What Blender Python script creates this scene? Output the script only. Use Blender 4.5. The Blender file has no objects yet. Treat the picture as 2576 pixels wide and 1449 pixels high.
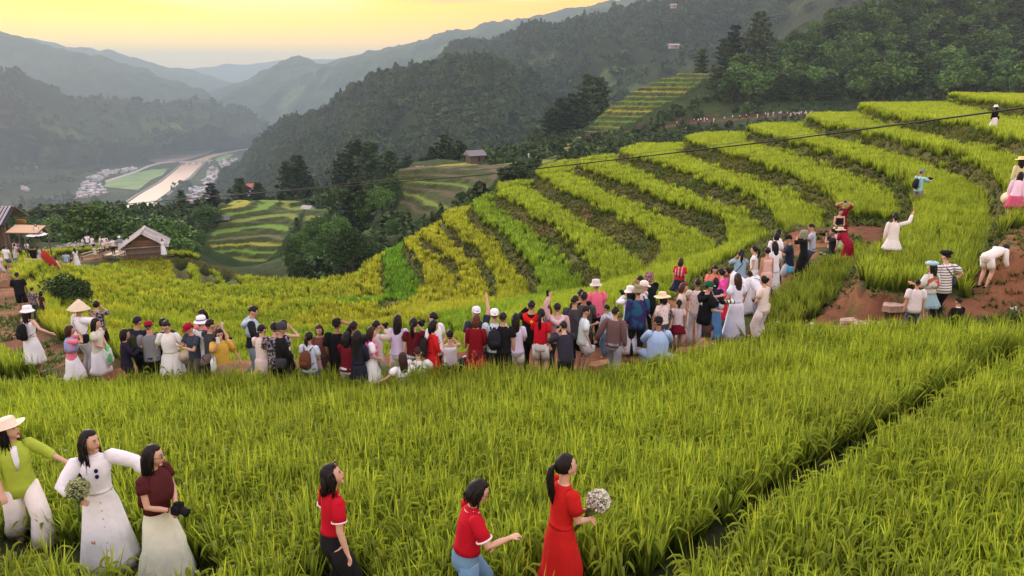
import bpy, bmesh, math, random
import numpy as np
from mathutils import Vector, Matrix, noise
R = math.radians
random.seed(7)
rng = np.random.default_rng(7)
scene = bpy.context.scene
COL = scene.collection
# ------------------------------------------------------------------ camera, sky, sun, exposure
FPX, CU, CV, PITCH = 1850.0, 1288.0, 724.5, R(16.3)
cam_d = bpy.data.cameras.new('camera')
cam_d.sensor_width = 36.0
cam_d.lens = 36.0 * FPX / 2576.0
cam_d.clip_start, cam_d.clip_end = 0.1, 40000
cam = bpy.data.objects.new('camera', cam_d)
cam.rotation_euler = (math.pi / 2 - PITCH, 0, 0)
COL.objects.link(cam)
scene.camera = cam
SUN_AZ, SUN_EL = R(-32), R(14)
world = bpy.data.worlds.new('World')
scene.world = world
world.use_nodes = True
def make_world():
    nt = world.node_tree
    nt.nodes.clear()
    N = lambda t: nt.nodes.new(t)
    out = N('ShaderNodeOutputWorld'); bg = N('ShaderNodeBackground')
    sky = N('ShaderNodeTexSky'); sky.sky_type = 'NISHITA'; sky.sun_disc = False
    sky.sun_elevation = R(6); sky.sun_rotation = SUN_AZ
    sky.dust_density = 3.0; sky.air_density = 1.0
    tc = N('ShaderNodeTexCoord'); sep = N('ShaderNodeSeparateXYZ')
    nt.links.new(tc.outputs['Generated'], sep.inputs[0])
    # the evening sky's colour by elevation: orange at the ridges, yellow, cream, pale blue-grey overhead
    el = N('ShaderNodeValToRGB')
    cr = el.color_ramp
    stops = [(0.0, (1.05, .27, .01)), (.045, (.98, .32, .004)), (.085, (.90, .37, .006)), (.14, (.80, .42, .035)),
             (.26, (.80, .78, .80)), (.45, (.72, .82, 1.02)), (1.0, (.68, .80, 1.04))]
    while len(cr.elements) < len(stops):
        cr.elements.new(.5)
    for e, (p, c) in zip(cr.elements, stops):
        e.position = p; e.color = (*c, 1)
    nt.links.new(sep.outputs['Z'], el.inputs['Fac'])
    # warmer and brighter towards the hidden sun
    dot = N('ShaderNodeVectorMath'); dot.operation = 'DOT_PRODUCT'
    sd = (math.sin(SUN_AZ), math.cos(SUN_AZ), .05)
    dot.inputs[1].default_value = sd
    nt.links.new(tc.outputs['Generated'], dot.inputs[0])
    mr = N('ShaderNodeMapRange'); mr.inputs['From Min'].default_value = .80; mr.inputs['From Max'].default_value = 1.0
    nt.links.new(dot.outputs['Value'], mr.inputs['Value'])
    mx = N('ShaderNodeMix'); mx.data_type = 'RGBA'
    mx.inputs[7].default_value = (1.05, .66, .002, 1)
    vv = N('ShaderNodeMapRange'); vv.inputs['From Min'].default_value = .0; vv.inputs['From Max'].default_value = .30
    vv.inputs['To Min'].default_value = 1.; vv.inputs['To Max'].default_value = .0
    nt.links.new(sep.outputs['Z'], vv.inputs['Value'])
    mu = N('ShaderNodeMath'); mu.operation = 'MULTIPLY'
    nt.links.new(mr.outputs[0], mu.inputs[0]); nt.links.new(vv.outputs[0], mu.inputs[1])
    nt.links.new(mu.outputs[0], mx.inputs[0])
    nt.links.new(el.outputs['Color'], mx.inputs[6])
    # thin pink clouds
    mp = N('ShaderNodeMapping'); mp.inputs['Scale'].default_value = (2.2, 2.2, 16)
    nz = N('ShaderNodeTexNoise'); nz.inputs['Scale'].default_value = 1.7; nz.inputs['Detail'].default_value = 5
    nt.links.new(tc.outputs['Generated'], mp.inputs[0]); nt.links.new(mp.outputs[0], nz.inputs['Vector'])
    cm = N('ShaderNodeMapRange'); cm.inputs['From Min'].default_value = .44; cm.inputs['From Max'].default_value = .60
    nt.links.new(nz.outputs['Fac'], cm.inputs['Value'])
    cz = N('ShaderNodeMapRange'); cz.inputs['From Min'].default_value = .06; cz.inputs['From Max'].default_value = .12
    nt.links.new(sep.outputs['Z'], cz.inputs['Value'])
    cmu = N('ShaderNodeMath'); cmu.operation = 'MULTIPLY'
    nt.links.new(cm.outputs[0], cmu.inputs[0]); nt.links.new(cz.outputs[0], cmu.inputs[1])
    cmx = N('ShaderNodeMix'); cmx.data_type = 'RGBA'; cmx.inputs[7].default_value = (.95, .50, .36, 1)
    nt.links.new(cmu.outputs[0], cmx.inputs[0]); nt.links.new(mx.outputs[2], cmx.inputs[6])
    # one soft pink cloud bank above the far ridge
    o2 = N('ShaderNodeVectorMath'); o2.operation = 'SUBTRACT'; o2.inputs[1].default_value = (-.10, .99, .112); nt.links.new(tc.outputs['Generated'], o2.inputs[0])
    o3 = N('ShaderNodeVectorMath'); o3.operation = 'MULTIPLY'; o3.inputs[1].default_value = (8.5, 0, 38); nt.links.new(o2.outputs[0], o3.inputs[0])
    o4 = N('ShaderNodeVectorMath'); o4.operation = 'LENGTH'; nt.links.new(o3.outputs[0], o4.inputs[0])
    o5 = N('ShaderNodeMath'); o5.operation = 'MULTIPLY_ADD'; o5.inputs[1].default_value = -1.6; nt.links.new(nz.outputs['Fac'], o5.inputs[0]); nt.links.new(o4.outputs['Value'], o5.inputs[2])
    o6 = N('ShaderNodeMapRange'); o6.inputs['From Min'].default_value = .45; o6.inputs['From Max'].default_value = -.05; nt.links.new(o5.outputs[0], o6.inputs['Value'])
    c9 = N('ShaderNodeMix'); c9.data_type = 'RGBA'; c9.inputs[7].default_value = (.72, .26, .13, 1); nt.links.new(o6.outputs[0], c9.inputs[0]); nt.links.new(cmx.outputs[2], c9.inputs[6]); cmx = c9
    # add the physical sky under it
    sc = N('ShaderNodeVectorMath'); sc.operation = 'SCALE'; sc.inputs['Scale'].default_value = SKY_GAIN
    nt.links.new(cmx.outputs[2], sc.inputs[0])
    # brighter near the horizon glow than overhead
    g = N('ShaderNodeMapRange'); g.inputs['From Min'].default_value = .0; g.inputs['From Max'].default_value = .5
    g.inputs['To Min'].default_value = GLOW_GAIN; g.inputs['To Max'].default_value = 1.
    nt.links.new(sep.outputs['Z'], g.inputs['Value'])
    sc2 = N('ShaderNodeVectorMath'); sc2.operation = 'SCALE'
    nt.links.new(sc.outputs[0], sc2.inputs[0]); nt.links.new(g.outputs[0], sc2.inputs['Scale'])
    # the low sky is all sunset: the physical sky only adds its blue higher up
    nb_ = N('ShaderNodeMapRange'); nb_.inputs['From Min'].default_value = .08; nb_.inputs['From Max'].default_value = .35
    nt.links.new(sep.outputs['Z'], nb_.inputs['Value']); sk = N('ShaderNodeVectorMath'); sk.operation = 'SCALE'
    nt.links.new(sky.outputs[0], sk.inputs[0]); nt.links.new(nb_.outputs[0], sk.inputs['Scale'])
    ad = N('ShaderNodeVectorMath'); ad.operation = 'ADD'
    nt.links.new(sc2.outputs[0], ad.inputs[0]); nt.links.new(sk.outputs[0], ad.inputs[1])
    nt.links.new(ad.outputs[0], bg.inputs['Color'])
    bg.inputs['Strength'].default_value = SKY_STRENGTH
    nt.links.new(bg.outputs[0], out.inputs['Surface'])
SKY_STRENGTH, SKY_GAIN, GLOW_GAIN = .10, 16.0, 1.5
make_world()
sun_d = bpy.data.lights.new('sun', 'SUN')
sun_d.energy, sun_d.angle, sun_d.color = 2.4, R(14), (1.0, .90, .76)
sun = bpy.data.objects.new('sun', sun_d)
sdir = Vector((math.sin(SUN_AZ) * math.cos(SUN_EL), math.cos(SUN_AZ) * math.cos(SUN_EL), math.sin(SUN_EL)))
sun.rotation_euler = sdir.to_track_quat('Z', 'Y').to_euler()
COL.objects.link(sun)
scene.view_settings.view_transform = 'Standard'
scene.view_settings.look = 'None'
scene.view_settings.gamma = 1.0
scene.view_settings.use_curve_mapping = False
scene.view_settings.exposure = 0.22
scene.render.engine = 'CYCLES'
cy = scene.cycles
cy.use_denoising = True
cy.max_bounces, cy.diffuse_bounces, cy.transmission_bounces, cy.transparent_max_bounces = 5, 3, 3, 6
cy.glossy_bounces = 2
cy.volume_bounces = 1
cy.sample_clamp_indirect = 4
HAZE_DENSITY = 0.00018

# ------------------------------------------------------------------ helpers
def ray(u, v):
    a, b = (u - CU) / FPX, (CV - v) / FPX
    cp, sp = math.cos(PITCH), math.sin(PITCH)
    return np.array([a, cp + b * sp, -sp + b * cp])
def atz(u, v, z):                      # the point of height z seen at (u, v)
    d = ray(u, v); return d * (z / d[2])
def atd(u, v, D):                      # the point seen at (u, v) that stands D metres down the valley (y = D)
    d = ray(u, v); return d * (D / d[1])
MATS = {}
def mat(name, col, rough=.8, bump=0., bscale=20., vary=0., spec=.3, transl=0., metal=0., c2=None, nscale=None):
    key = (name, tuple(col), rough, bump, bscale, vary, spec, transl, metal, c2, nscale)
    if key in MATS:
        return MATS[key]
    m = bpy.data.materials.new(name); m.use_nodes = True
    nt = m.node_tree; bs = nt.nodes['Principled BSDF']; out = nt.nodes['Material Output']
    bs.inputs['Roughness'].default_value = rough; bs.inputs['Specular IOR Level'].default_value = spec
    bs.inputs['Metallic'].default_value = metal
    bs.inputs['Base Color'].default_value = (*col, 1)
    tc = nt.nodes.new('ShaderNodeTexCoord')
    if vary or c2:
        nz = nt.nodes.new('ShaderNodeTexNoise'); nz.inputs['Scale'].default_value = nscale or bscale
        nz.inputs['Detail'].default_value = 5
        nt.links.new(tc.outputs['Object'], nz.inputs['Vector'])
        mx = nt.nodes.new('ShaderNodeMix'); mx.data_type = 'RGBA'
        a = c2 if c2 else tuple(min(1, c * (1 + vary)) for c in col)
        b = col if c2 else tuple(c * (1 - vary) for c in col)
        mx.inputs[6].default_value = (*b, 1); mx.inputs[7].default_value = (*a, 1)
        r = nt.nodes.new('ShaderNodeMapRange'); r.inputs['From Min'].default_value = .35; r.inputs['From Max'].default_value = .65
        nt.links.new(nz.outputs['Fac'], r.inputs['Value']); nt.links.new(r.outputs[0], mx.inputs[0])
        nt.links.new(mx.outputs[2], bs.inputs['Base Color'])
    if bump:
        nb = nt.nodes.new('ShaderNodeTexNoise'); nb.inputs['Scale'].default_value = bscale; nb.inputs['Detail'].default_value = 6
        nt.links.new(tc.outputs['Object'], nb.inputs['Vector'])
        bp = nt.nodes.new('ShaderNodeBump'); bp.inputs['Strength'].default_value = bump; bp.inputs['Distance'].default_value = .6 / bscale
        nt.links.new(nb.outputs['Fac'], bp.inputs['Height']); nt.links.new(bp.outputs[0], bs.inputs['Normal'])
    MATS[key] = m
    return m
class MB:
    """collects verts and faces of one mesh"""
    def __init__(s): s.v = []; s.f = []; s.m = []
    def add(s, vs, fs, mi=0):
        o = len(s.v); s.v.extend([tuple(map(float, p)) for p in vs])
        s.f.extend([tuple(i + o for i in f) for f in fs]); s.m.extend([mi] * len(fs))
    def mesh(s, name, mats, smooth=True):
        me = bpy.data.meshes.new(name); me.from_pydata(s.v, [], s.f)
        for m in (mats if isinstance(mats, (list, tuple)) else [mats]): me.materials.append(m)
        me.polygons.foreach_set('material_index', s.m)
        me.polygons.foreach_set('use_smooth', [smooth] * len(s.f))
        me.update(); return me
    def box(s, c, h, rot=None, mi=0):
        vs = [Vector((x * h[0], y * h[1], z * h[2])) for x in (-1, 1) for y in (-1, 1) for z in (-1, 1)]
        if rot is not None: vs = [rot @ p for p in vs]
        s.add([p + Vector(c) for p in vs], [(0, 1, 3, 2), (4, 6, 7, 5), (0, 4, 5, 1), (2, 3, 7, 6), (0, 2, 6, 4), (1, 5, 7, 3)], mi)
    def tube(s, pts, rad, n=8, cap=True, mi=0, flat=1.0, up=None):
        """round tube through pts; rad per point (number or (a, b)); flat squeezes the second axis"""
        P = [Vector(p) for p in pts]; rings = []
        prev = None
        for i, p in enumerate(P):
            t = (P[min(i + 1, len(P) - 1)] - P[max(i - 1, 0)])
            if t.length < 1e-7: t = Vector((0, 0, 1))
            t.normalize()
            if prev is None:
                ref = Vector(up) if up is not None else (Vector((1, 0, 0)) if abs(t.x) < .8 else Vector((0, 1, 0)))
                a = (ref - t * ref.dot(t)).normalized()
            else:
                a = (prev - t * prev.dot(t)).normalized()
            prev = a; b = t.cross(a)
            r = rad[i] if isinstance(rad, list) else rad
            ra, rb = r if isinstance(r, (list, tuple)) else (r, r * flat)
            rings.append([p + a * (ra * math.cos(2 * math.pi * k / n)) + b * (rb * math.sin(2 * math.pi * k / n)) for k in range(n)])
        vs = [q for r_ in rings for q in r_]; fs = []
        for i in range(len(P) - 1):
            for k in range(n):
                k2 = (k + 1) % n
                fs.append((i * n + k, i * n + k2, (i + 1) * n + k2, (i + 1) * n + k))
        if cap:
            fs.append(tuple(range(n))[::-1]); fs.append(tuple((len(P) - 1) * n + k for k in range(n)))
        s.add(vs, fs, mi)
    def ball(s, c, r, nu=12, nv=8, mi=0, rot=None, fn=None):
        vs = []; c = Vector(c)
        for j in range(nv + 1):
            th = math.pi * j / nv
            for i in range(nu):
                ph = 2 * math.pi * i / nu
                d = Vector((math.sin(th) * math.cos(ph), math.sin(th) * math.sin(ph), math.cos(th)))
                p = Vector((d.x * r[0], d.y * r[1], d.z * r[2]))
                if fn: p = fn(d, p)
                if rot is not None: p = rot @ p
                vs.append(c + p)
        fs = []
        for j in range(nv):
            for i in range(nu):
                i2 = (i + 1) % nu
                fs.append((j * nu + i, (j + 1) * nu + i, (j + 1) * nu + i2, j * nu + i2))
        s.add(vs, fs, mi)
def link(name, me, parent=None, loc=None, **props):
    o = bpy.data.objects.new(name, me); COL.objects.link(o)
    if parent is not None: o.parent = parent
    if loc is not None: o.location = loc
    for k, v in props.items(): o[k] = v
    return o
def empty(name, loc, label, cat, group=None, rz=0., sc=1.):
    o = bpy.data.objects.new(name, None); COL.objects.link(o)
    o.empty_display_size = .2
    o.location = loc; o.rotation_euler = (0, 0, rz); o.scale = (sc, sc, sc)
    o['label'] = label; o['category'] = cat
    if group: o['group'] = group
    return o
def copy_tree(o, parent=None):
    c = o.copy(); COL.objects.link(c); c.parent = parent
    for ch in list(o.children): copy_tree(ch, c)
    return c
def fbm(x, y, sc, seed=0., oc=4):
    """cheap vectorised value noise, about -1..1"""
    x = np.asarray(x, float) / sc + seed * 17.3; y = np.asarray(y, float) / sc - seed * 9.1
    out = 0.; a = 1.; tot = 0.
    for o in range(oc):
        xi = np.floor(x).astype(np.int64); yi = np.floor(y).astype(np.int64); fx = x - xi; fy = y - yi
        fx = fx * fx * (3 - 2 * fx); fy = fy * fy * (3 - 2 * fy)
        def h(i, j):
            n = (i * 374761393 + j * 668265263 + o * 1274126177) & 0xffffffff
            n = ((n ^ (n >> 13)) * 1274126177) & 0xffffffff
            return ((n ^ (n >> 16)) & 0xffff) / 32767.5 - 1
        v = (h(xi, yi) * (1 - fx) + h(xi + 1, yi) * fx) * (1 - fy) + (h(xi, yi + 1) * (1 - fx) + h(xi + 1, yi + 1) * fx) * fy
        out = out + a * v; tot += a; a *= .5; x = x * 2.03 + 5.1; y = y * 2.03 + 1.7
    return out / tot * 1.6
def in_poly(x, y, poly):
    x = np.asarray(x, float); y = np.asarray(y, float)
    ins = np.zeros(x.shape, bool); n = len(poly)
    for i in range(n):
        x1, y1 = poly[i][:2]; x2, y2 = poly[(i + 1) % n][:2]
        if y1 == y2: continue
        c = ((y1 > y) != (y2 > y)) & (x < (x2 - x1) * (y - y1) / (y2 - y1) + x1)
        ins ^= c
    return ins
def dist_poly(x, y, pl):
    d = np.full(np.shape(x), 1e9)
    for (a, b) in zip(pl[:-1], pl[1:]):
        ax, ay, bx, by = a[0], a[1], b[0], b[1]
        L = (bx - ax) ** 2 + (by - ay) ** 2 + 1e-9
        t = np.clip(((x - ax) * (bx - ax) + (y - ay) * (by - ay)) / L, 0, 1)
        d = np.minimum(d, np.hypot(x - ax - t * (bx - ax), y - ay - t * (by - ay)))
    return d
class Field:
    """a height field: polylines of known height, the ground between them relaxed"""
    def __init__(s, x0, x1, y0, y1, res):
        s.x0, s.y0, s.res = x0, y0, res
        s.nx = int(round((x1 - x0) / res)) + 1; s.ny = int(round((y1 - y0) / res)) + 1
        s.lines = []
        s.X, s.Y = np.meshgrid(x0 + np.arange(s.nx) * res, y0 + np.arange(s.ny) * res)
    def line(s, pts):                   # pts: (x, y, z)
        s.lines.append(np.array(pts, float))
    def solve(s):
        levels = []; r = s.res; fac = 1
        while min(s.nx, s.ny) / fac > 12: levels.append(fac); fac *= 2
        Z = None
        for fac in reversed(levels):
            nx = (s.nx - 1) // fac + 2; ny = (s.ny - 1) // fac + 2; res = s.res * fac
            S = np.zeros((ny, nx)); C = np.zeros((ny, nx))
            for L in s.lines:
                for a, b in zip(L[:-1], L[1:]):
                    n = max(2, int(np.hypot(*(b - a)[:2]) / res * 2) + 1)
                    t = np.linspace(0, 1, n)[:, None]; P = a + (b - a) * t
                    i = np.rint((P[:, 0] - s.x0) / res).astype(int); j = np.rint((P[:, 1] - s.y0) / res).astype(int)
                    ok = (i >= 0) & (i < nx) & (j >= 0) & (j < ny)
                    np.add.at(S, (j[ok], i[ok]), P[ok, 2]); np.add.at(C, (j[ok], i[ok]), 1)
            fix = C > 0; val = np.where(fix, S / np.maximum(C, 1), 0)
            if Z is None: Z = np.full((ny, nx), val[fix].mean())
            else:
                yy = np.minimum(np.arange(ny) / 2, Z.shape[0] - 1.001); xx = np.minimum(np.arange(nx) / 2, Z.shape[1] - 1.001)
                yi = yy.astype(int); xi = xx.astype(int); fy = (yy - yi)[:, None]; fx = (xx - xi)[None]
                Z = (Z[yi][:, xi] * (1 - fy) * (1 - fx) + Z[yi + 1][:, xi] * fy * (1 - fx) + Z[yi][:, xi + 1] * (1 - fy) * fx + Z[yi + 1][:, xi + 1] * fy * fx)
            for it in range(60 if fac > 1 else 40):
                Z[fix] = val[fix]
                P = np.pad(Z, 1, mode='edge')
                Z = (P[:-2, 1:-1] + P[2:, 1:-1] + P[1:-1, :-2] + P[1:-1, 2:]) * .25
            Z[fix] = val[fix]
        s.Z = Z[:s.ny, :s.nx].copy()
    def at(s, x, y):
        x = np.asarray(x, float); y = np.asarray(y, float)
        fx = np.clip((x - s.x0) / s.res, 0, s.nx - 1.001); fy = np.clip((y - s.y0) / s.res, 0, s.ny - 1.001)
        i = fx.astype(int); j = fy.astype(int); fx = fx - i; fy = fy - j; Z = s.Z
        return Z[j, i] * (1 - fx) * (1 - fy) + Z[j, i + 1] * fx * (1 - fy) + Z[j + 1, i] * (1 - fx) * fy + Z[j + 1, i + 1] * fx * fy
    def slope(s):
        gy, gx = np.gradient(s.Z, s.res); return np.hypot(gx, gy)
    def mesh(s, name, m, keep=None, col=None, smooth=True):
        nx, ny = s.nx, s.ny
        co = np.stack([s.X.ravel(), s.Y.ravel(), s.Z.ravel()], 1)
        idx = np.arange(nx * ny).reshape(ny, nx)
        q = np.stack([idx[:-1, :-1], idx[:-1, 1:], idx[1:, 1:], idx[1:, :-1]], -1)
        if keep is not None:
            k = keep[:-1, :-1] & keep[:-1, 1:] & keep[1:, 1:] & keep[1:, :-1]; q = q[k]
        return grid_mesh(name, co, q.reshape(-1, 4), m, None if col is None else col.reshape(-1, 3), smooth)
def grid_mesh(name, co, q, m, col=None, smooth=True):
    used = np.unique(q); remap = np.full(len(co), -1); remap[used] = np.arange(len(used)); q = remap[q]; co = co[used]
    me = bpy.data.meshes.new(name)
    me.vertices.add(len(co)); me.vertices.foreach_set('co', co.astype(np.float32).ravel())
    me.loops.add(len(q) * 4); me.loops.foreach_set('vertex_index', q.ravel().astype(np.int32))
    me.polygons.add(len(q)); me.polygons.foreach_set('loop_start', np.arange(len(q), dtype=np.int32) * 4)
    me.polygons.foreach_set('use_smooth', np.full(len(q), smooth))
    me.materials.append(m)
    me.update(calc_edges=True)
    if col is not None:
        a = me.attributes.new('Col', 'FLOAT_COLOR', 'POINT')
        c = np.ones((len(co), 4), np.float32); c[:, :3] = col[used]
        a.data.foreach_set('color', c.ravel())
    return me
def ground_mat(name, bump=.5, bscale=6., rough=.95, vary=.25, nscale=1.5, fine=40.):
    """colour comes from the mesh (what grows or lies there), broken up by noise, with relief"""
    m = bpy.data.materials.new(name); m.use_nodes = True
    nt = m.node_tree; bs = nt.nodes['Principled BSDF']; N = nt.nodes.new; L = nt.links.new
    bs.inputs['Roughness'].default_value = rough; bs.inputs['Specular IOR Level'].default_value = .1
    at = N('ShaderNodeAttribute'); at.attribute_name = 'Col'
    tc = N('ShaderNodeTexCoord')
    n1 = N('ShaderNodeTexNoise'); n1.inputs['Scale'].default_value = nscale; n1.inputs['Detail'].default_value = 8; n1.inputs['Roughness'].default_value = .65
    n2 = N('ShaderNodeTexNoise'); n2.inputs['Scale'].default_value = bscale; n2.inputs['Detail'].default_value = 8; n2.inputs['Roughness'].default_value = .7
    L(tc.outputs['Object'], n1.inputs['Vector']); L(tc.outputs['Object'], n2.inputs['Vector'])
    mr = N('ShaderNodeMapRange'); mr.inputs['From Min'].default_value = .3; mr.inputs['From Max'].default_value = .7
    mr.inputs['To Min'].default_value = 1 - vary; mr.inputs['To Max'].default_value = 1 + vary
    L(n1.outputs['Fac'], mr.inputs['Value'])
    sc = N('ShaderNodeVectorMath'); sc.operation = 'SCALE'
    L(at.outputs['Color'], sc.inputs[0]); L(mr.outputs[0], sc.inputs['Scale'])
    L(sc.outputs[0], bs.inputs['Base Color'])
    bp = N('ShaderNodeBump'); bp.inputs['Strength'].default_value = bump; bp.inputs['Distance'].default_value = 1. / bscale
    L(n2.outputs['Fac'], bp.inputs['Height']); L(bp.outputs[0], bs.inputs['Normal'])
    return m
# ------------------------------------------------------------------ the near hillside: rice terraces traced contour by contour
ZK = {0: -15.8, 1: -15.0, 2: -14.1, 3: -13.3, 4: -12.4, 5: -11.4, 6: -10.4, 7: -9.4, 8: -8.4, 9: -7.4, 10: -6.4, 11: -5.4, 12: -4.4, 13: -3.45, 14: -2.5}
CAN = .44
def zz(n, pts):
    ox, oy = {1: (1006.3, 402.5), 2: (1274.6, 335.4), 3: (1610., 268.3), 4: (1932., 201.25), 5: (1932., 469.6), 6: (644., 509.8)}[n]
    return [(ox + x / 4., oy + y / 4.) for x, y in pts]
UK, WK = {}, {}
UK[0] = zz(6, [(1080, 650), (1040, 740), (990, 835)])
WK[-1] = zz(6, [(1075, 655), (1010, 760), (975, 838)])
UK[1] = zz(6, [(1290, 530), (1330, 700), (1350, 830), (1370, 900), (1290, 1000)])
WK[0] = zz(6, [(1275, 540), (1230, 620), (1250, 740), (1230, 880), (1260, 980)])
UK[2] = zz(6, [(1500, 400), (1510, 450), (1580, 530), (1690, 650), (1740, 740), (1700, 860), (1650, 960), (1600, 1030), (1400, 1120), (1150, 1200)])
WK[1] = zz(6, [(1490, 410), (1470, 500), (1530, 640), (1600, 760), (1640, 860), (1600, 1000)])
UK[3] = zz(1, [(215, 740), (260, 830), (400, 900), (500, 970), (580, 1040), (620, 1110), (615, 1200), (590, 1310), (560, 1449)])
WK[2] = zz(1, [(180, 790), (190, 840), (260, 930), (400, 1050), (520, 1140), (545, 1230), (540, 1400)])
UK[4] = zz(1, [(420, 580), (480, 650), (600, 740), (700, 830), (830, 930), (890, 1010), (930, 1110), (980, 1220), (1010, 1330), (1030, 1449)])
WK[3] = zz(1, [(370, 640), (400, 720), (500, 820), (600, 920), (720, 1010), (800, 1120), (850, 1250), (900, 1400), (905, 1449)])
UK[5] = zz(1, [(710, 450), (740, 530), (850, 620), (980, 700), (1090, 770), (1130, 870), (1230, 970), (1310, 1030), (1350, 1130), (1400, 1220), (1425, 1330), (1420, 1449)])
WK[4] = zz(1, [(640, 510), (660, 590), (760, 700), (880, 780), (980, 870), (1010, 950), (1080, 1050), (1170, 1140), (1240, 1220), (1290, 1370), (1290, 1449)])
UK[6] = zz(1, [(960, 290), (1060, 370), (1250, 480), (1380, 570), (1500, 630), (1600, 690), (1700, 780), (1790, 860), (1840, 940), (1930, 1030), (2000, 1110), (2060, 1200), (2070, 1290), (2000, 1400)])
WK[5] = zz(1, [(880, 380), (890, 440), (1000, 530), (1100, 590), (1200, 650), (1300, 740), (1420, 830), (1540, 940), (1640, 1060), (1700, 1180), (1790, 1250), (1830, 1330)])
UK[7] = zz(2, [(270, 430), (440, 490), (560, 580), (750, 660), (950, 760), (1150, 860), (1300, 940), (1430, 1020), (1530, 1070), (1610, 1160), (1615, 1230), (1560, 1320), (1500, 1420)])
WK[6] = zz(2, [(175, 500), (210, 570), (420, 690), (620, 810), (730, 890), (850, 980), (1000, 1080), (1140, 1170), (1250, 1270), (1300, 1350), (1310, 1449)])
UK[8] = zz(2, [(680, 320), (760, 330), (900, 400), (1100, 480), (1250, 540), (1400, 590), (1600, 680), (1800, 750), (2000, 810), (2170, 870), (2250, 930), (2290, 1020), (2300, 1100), (2200, 1210), (2130, 1300)])
WK[7] = zz(2, [(600, 360), (700, 440), (820, 510), (1000, 600), (1150, 660), (1300, 740), (1450, 800), (1620, 880), (1780, 940), (1900, 1020), (2000, 1110), (2030, 1200), (2030, 1300)])
UK[9] = zz(2, [(1150, 215), (1250, 250), (1450, 290), (1700, 370), (1900, 440), (2100, 520), (2350, 600), (2576, 700)]) + zz(3, [(1310, 1030), (1370, 1130), (1380, 1240)])
WK[8] = zz(2, [(1085, 270), (1130, 310), (1300, 380), (1500, 480), (1700, 560), (1900, 640), (2100, 720), (2280, 760), (2400, 830), (2500, 910), (2560, 1000)]) + zz(3, [(1240, 1270), (1250, 1400)])
UK[10] = zz(3, [(450, 350), (560, 395), (720, 430), (850, 470), (1000, 520), (1200, 590), (1400, 660), (1600, 740), (1800, 830), (1950, 905), (2030, 970), (1990, 1100)])
WK[9] = zz(3, [(360, 440), (400, 470), (560, 540), (700, 590), (850, 650), (1000, 700), (1200, 760), (1400, 830), (1550, 920), (1700, 1040), (1820, 1160), (1880, 1240)])
UK[11] = zz(3, [(1090, 245), (1300, 320), (1500, 360), (1650, 400), (1800, 440), (2000, 500), (2200, 570), (2400, 640), (2576, 700)]) + zz(4, [(1400, 1010), (1470, 1060), (1500, 1140), (1540, 1300)]) + zz(5, [(1530, 380), (1440, 520), (1290, 610), (1180, 690), (1050, 740), (930, 850)])
WK[10] = zz(3, [(1040, 330), (1150, 370), (1300, 410), (1450, 460), (1600, 520), (1750, 580), (1900, 625), (2050, 680), (2200, 740), (2350, 810), (2470, 890), (2550, 970)]) + zz(4, [(1280, 1290)]) + zz(5, [(1270, 260), (1240, 400), (1180, 560), (1080, 660)])
UK[12] = zz(4, [(420, 415), (600, 470), (850, 510), (1050, 560), (1300, 640), (1500, 690), (1700, 740), (1900, 775), (2050, 830), (2180, 920), (2300, 1030), (2380, 1130), (2430, 1250), (2450, 1440)]) + zz(5, [(2410, 480), (2430, 600), (2520, 680)])
WK[11] = zz(4, [(330, 470), (450, 540), (650, 600), (900, 645), (1100, 690), (1288, 740), (1450, 790), (1650, 870), (1850, 940), (2000, 1020), (2120, 1120), (2190, 1230), (2215, 1350)]) + zz(5, [(2180, 440), (2130, 600), (2060, 720), (1980, 820)])
UK[13] = zz(4, [(990, 300), (1150, 340), (1300, 390), (1500, 420), (1700, 445), (1900, 465), (2100, 495), (2250, 540), (2400, 590), (2576, 660)])
WK[12] = zz(4, [(890, 380), (1000, 410), (1150, 450), (1300, 500), (1500, 550), (1700, 600), (1900, 640), (2100, 690), (2300, 725), (2576, 780)])
UK[14] = zz(4, [(1910, 180), (2050, 220), (2300, 240), (2576, 285)])
WK[13] = zz(4, [(1830, 240), (1950, 280), (2100, 320), (2300, 370), (2576, 420)])
# canopy edge seen on the far side of each nose
BACK = {7: (1500, 382), 8: (1560, 385), 9: (1700, 356), 10: (1870, 330), 11: (2030, 307), 12: (2160, 281), 13: (2390, 255), 14: (2576, 226), 6: (1300, 447)}
NX0, NX1, NY0, NY1, NRES = -66., 66., -8., 104., .25
near = Field(NX0, NX1, NY0, NY1, NRES)
TREADS = {}
for k, pl in UK.items():
    pts = [atz(u, v, ZK[k]) for u, v in pl]
    P = [(p[0], p[1], ZK[k]) for p in pts]
    tip = P[0]
    if k in BACK:
        b = atz(*BACK[k], ZK[k] + CAN); yb = min(b[1], tip[1] + 9 + .25 * (14 - k))
        ext = [(tip[0] + .4, tip[1] + 2.2, ZK[k]), (tip[0] + 3, yb - 1.0, ZK[k]), (max(b[0], tip[0] + 7), yb, ZK[k]), (b[0] + 22, yb + 5, ZK[k]), (b[0] + 45, yb + 9, ZK[k])]
    else:
        ext = [(tip[0] + 1.0, tip[1] + 3.5, ZK[k]), (tip[0] + 5, tip[1] + 7, ZK[k]), (tip[0] + 30, tip[1] + 16, ZK[k])]
    if k in (12, 13, 14):
        a, c = P[-2], P[-1]; d = np.array([c[0] - a[0], c[1] - a[1]]); d = d / np.hypot(*d) * 14
        if k > 12: P.append((c[0] + d[0], c[1] + d[1], ZK[k]))
    near.line(ext[::-1] + P)
    TREADS[k] = [p[:2] for p in ext[::-1] + P]
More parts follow.
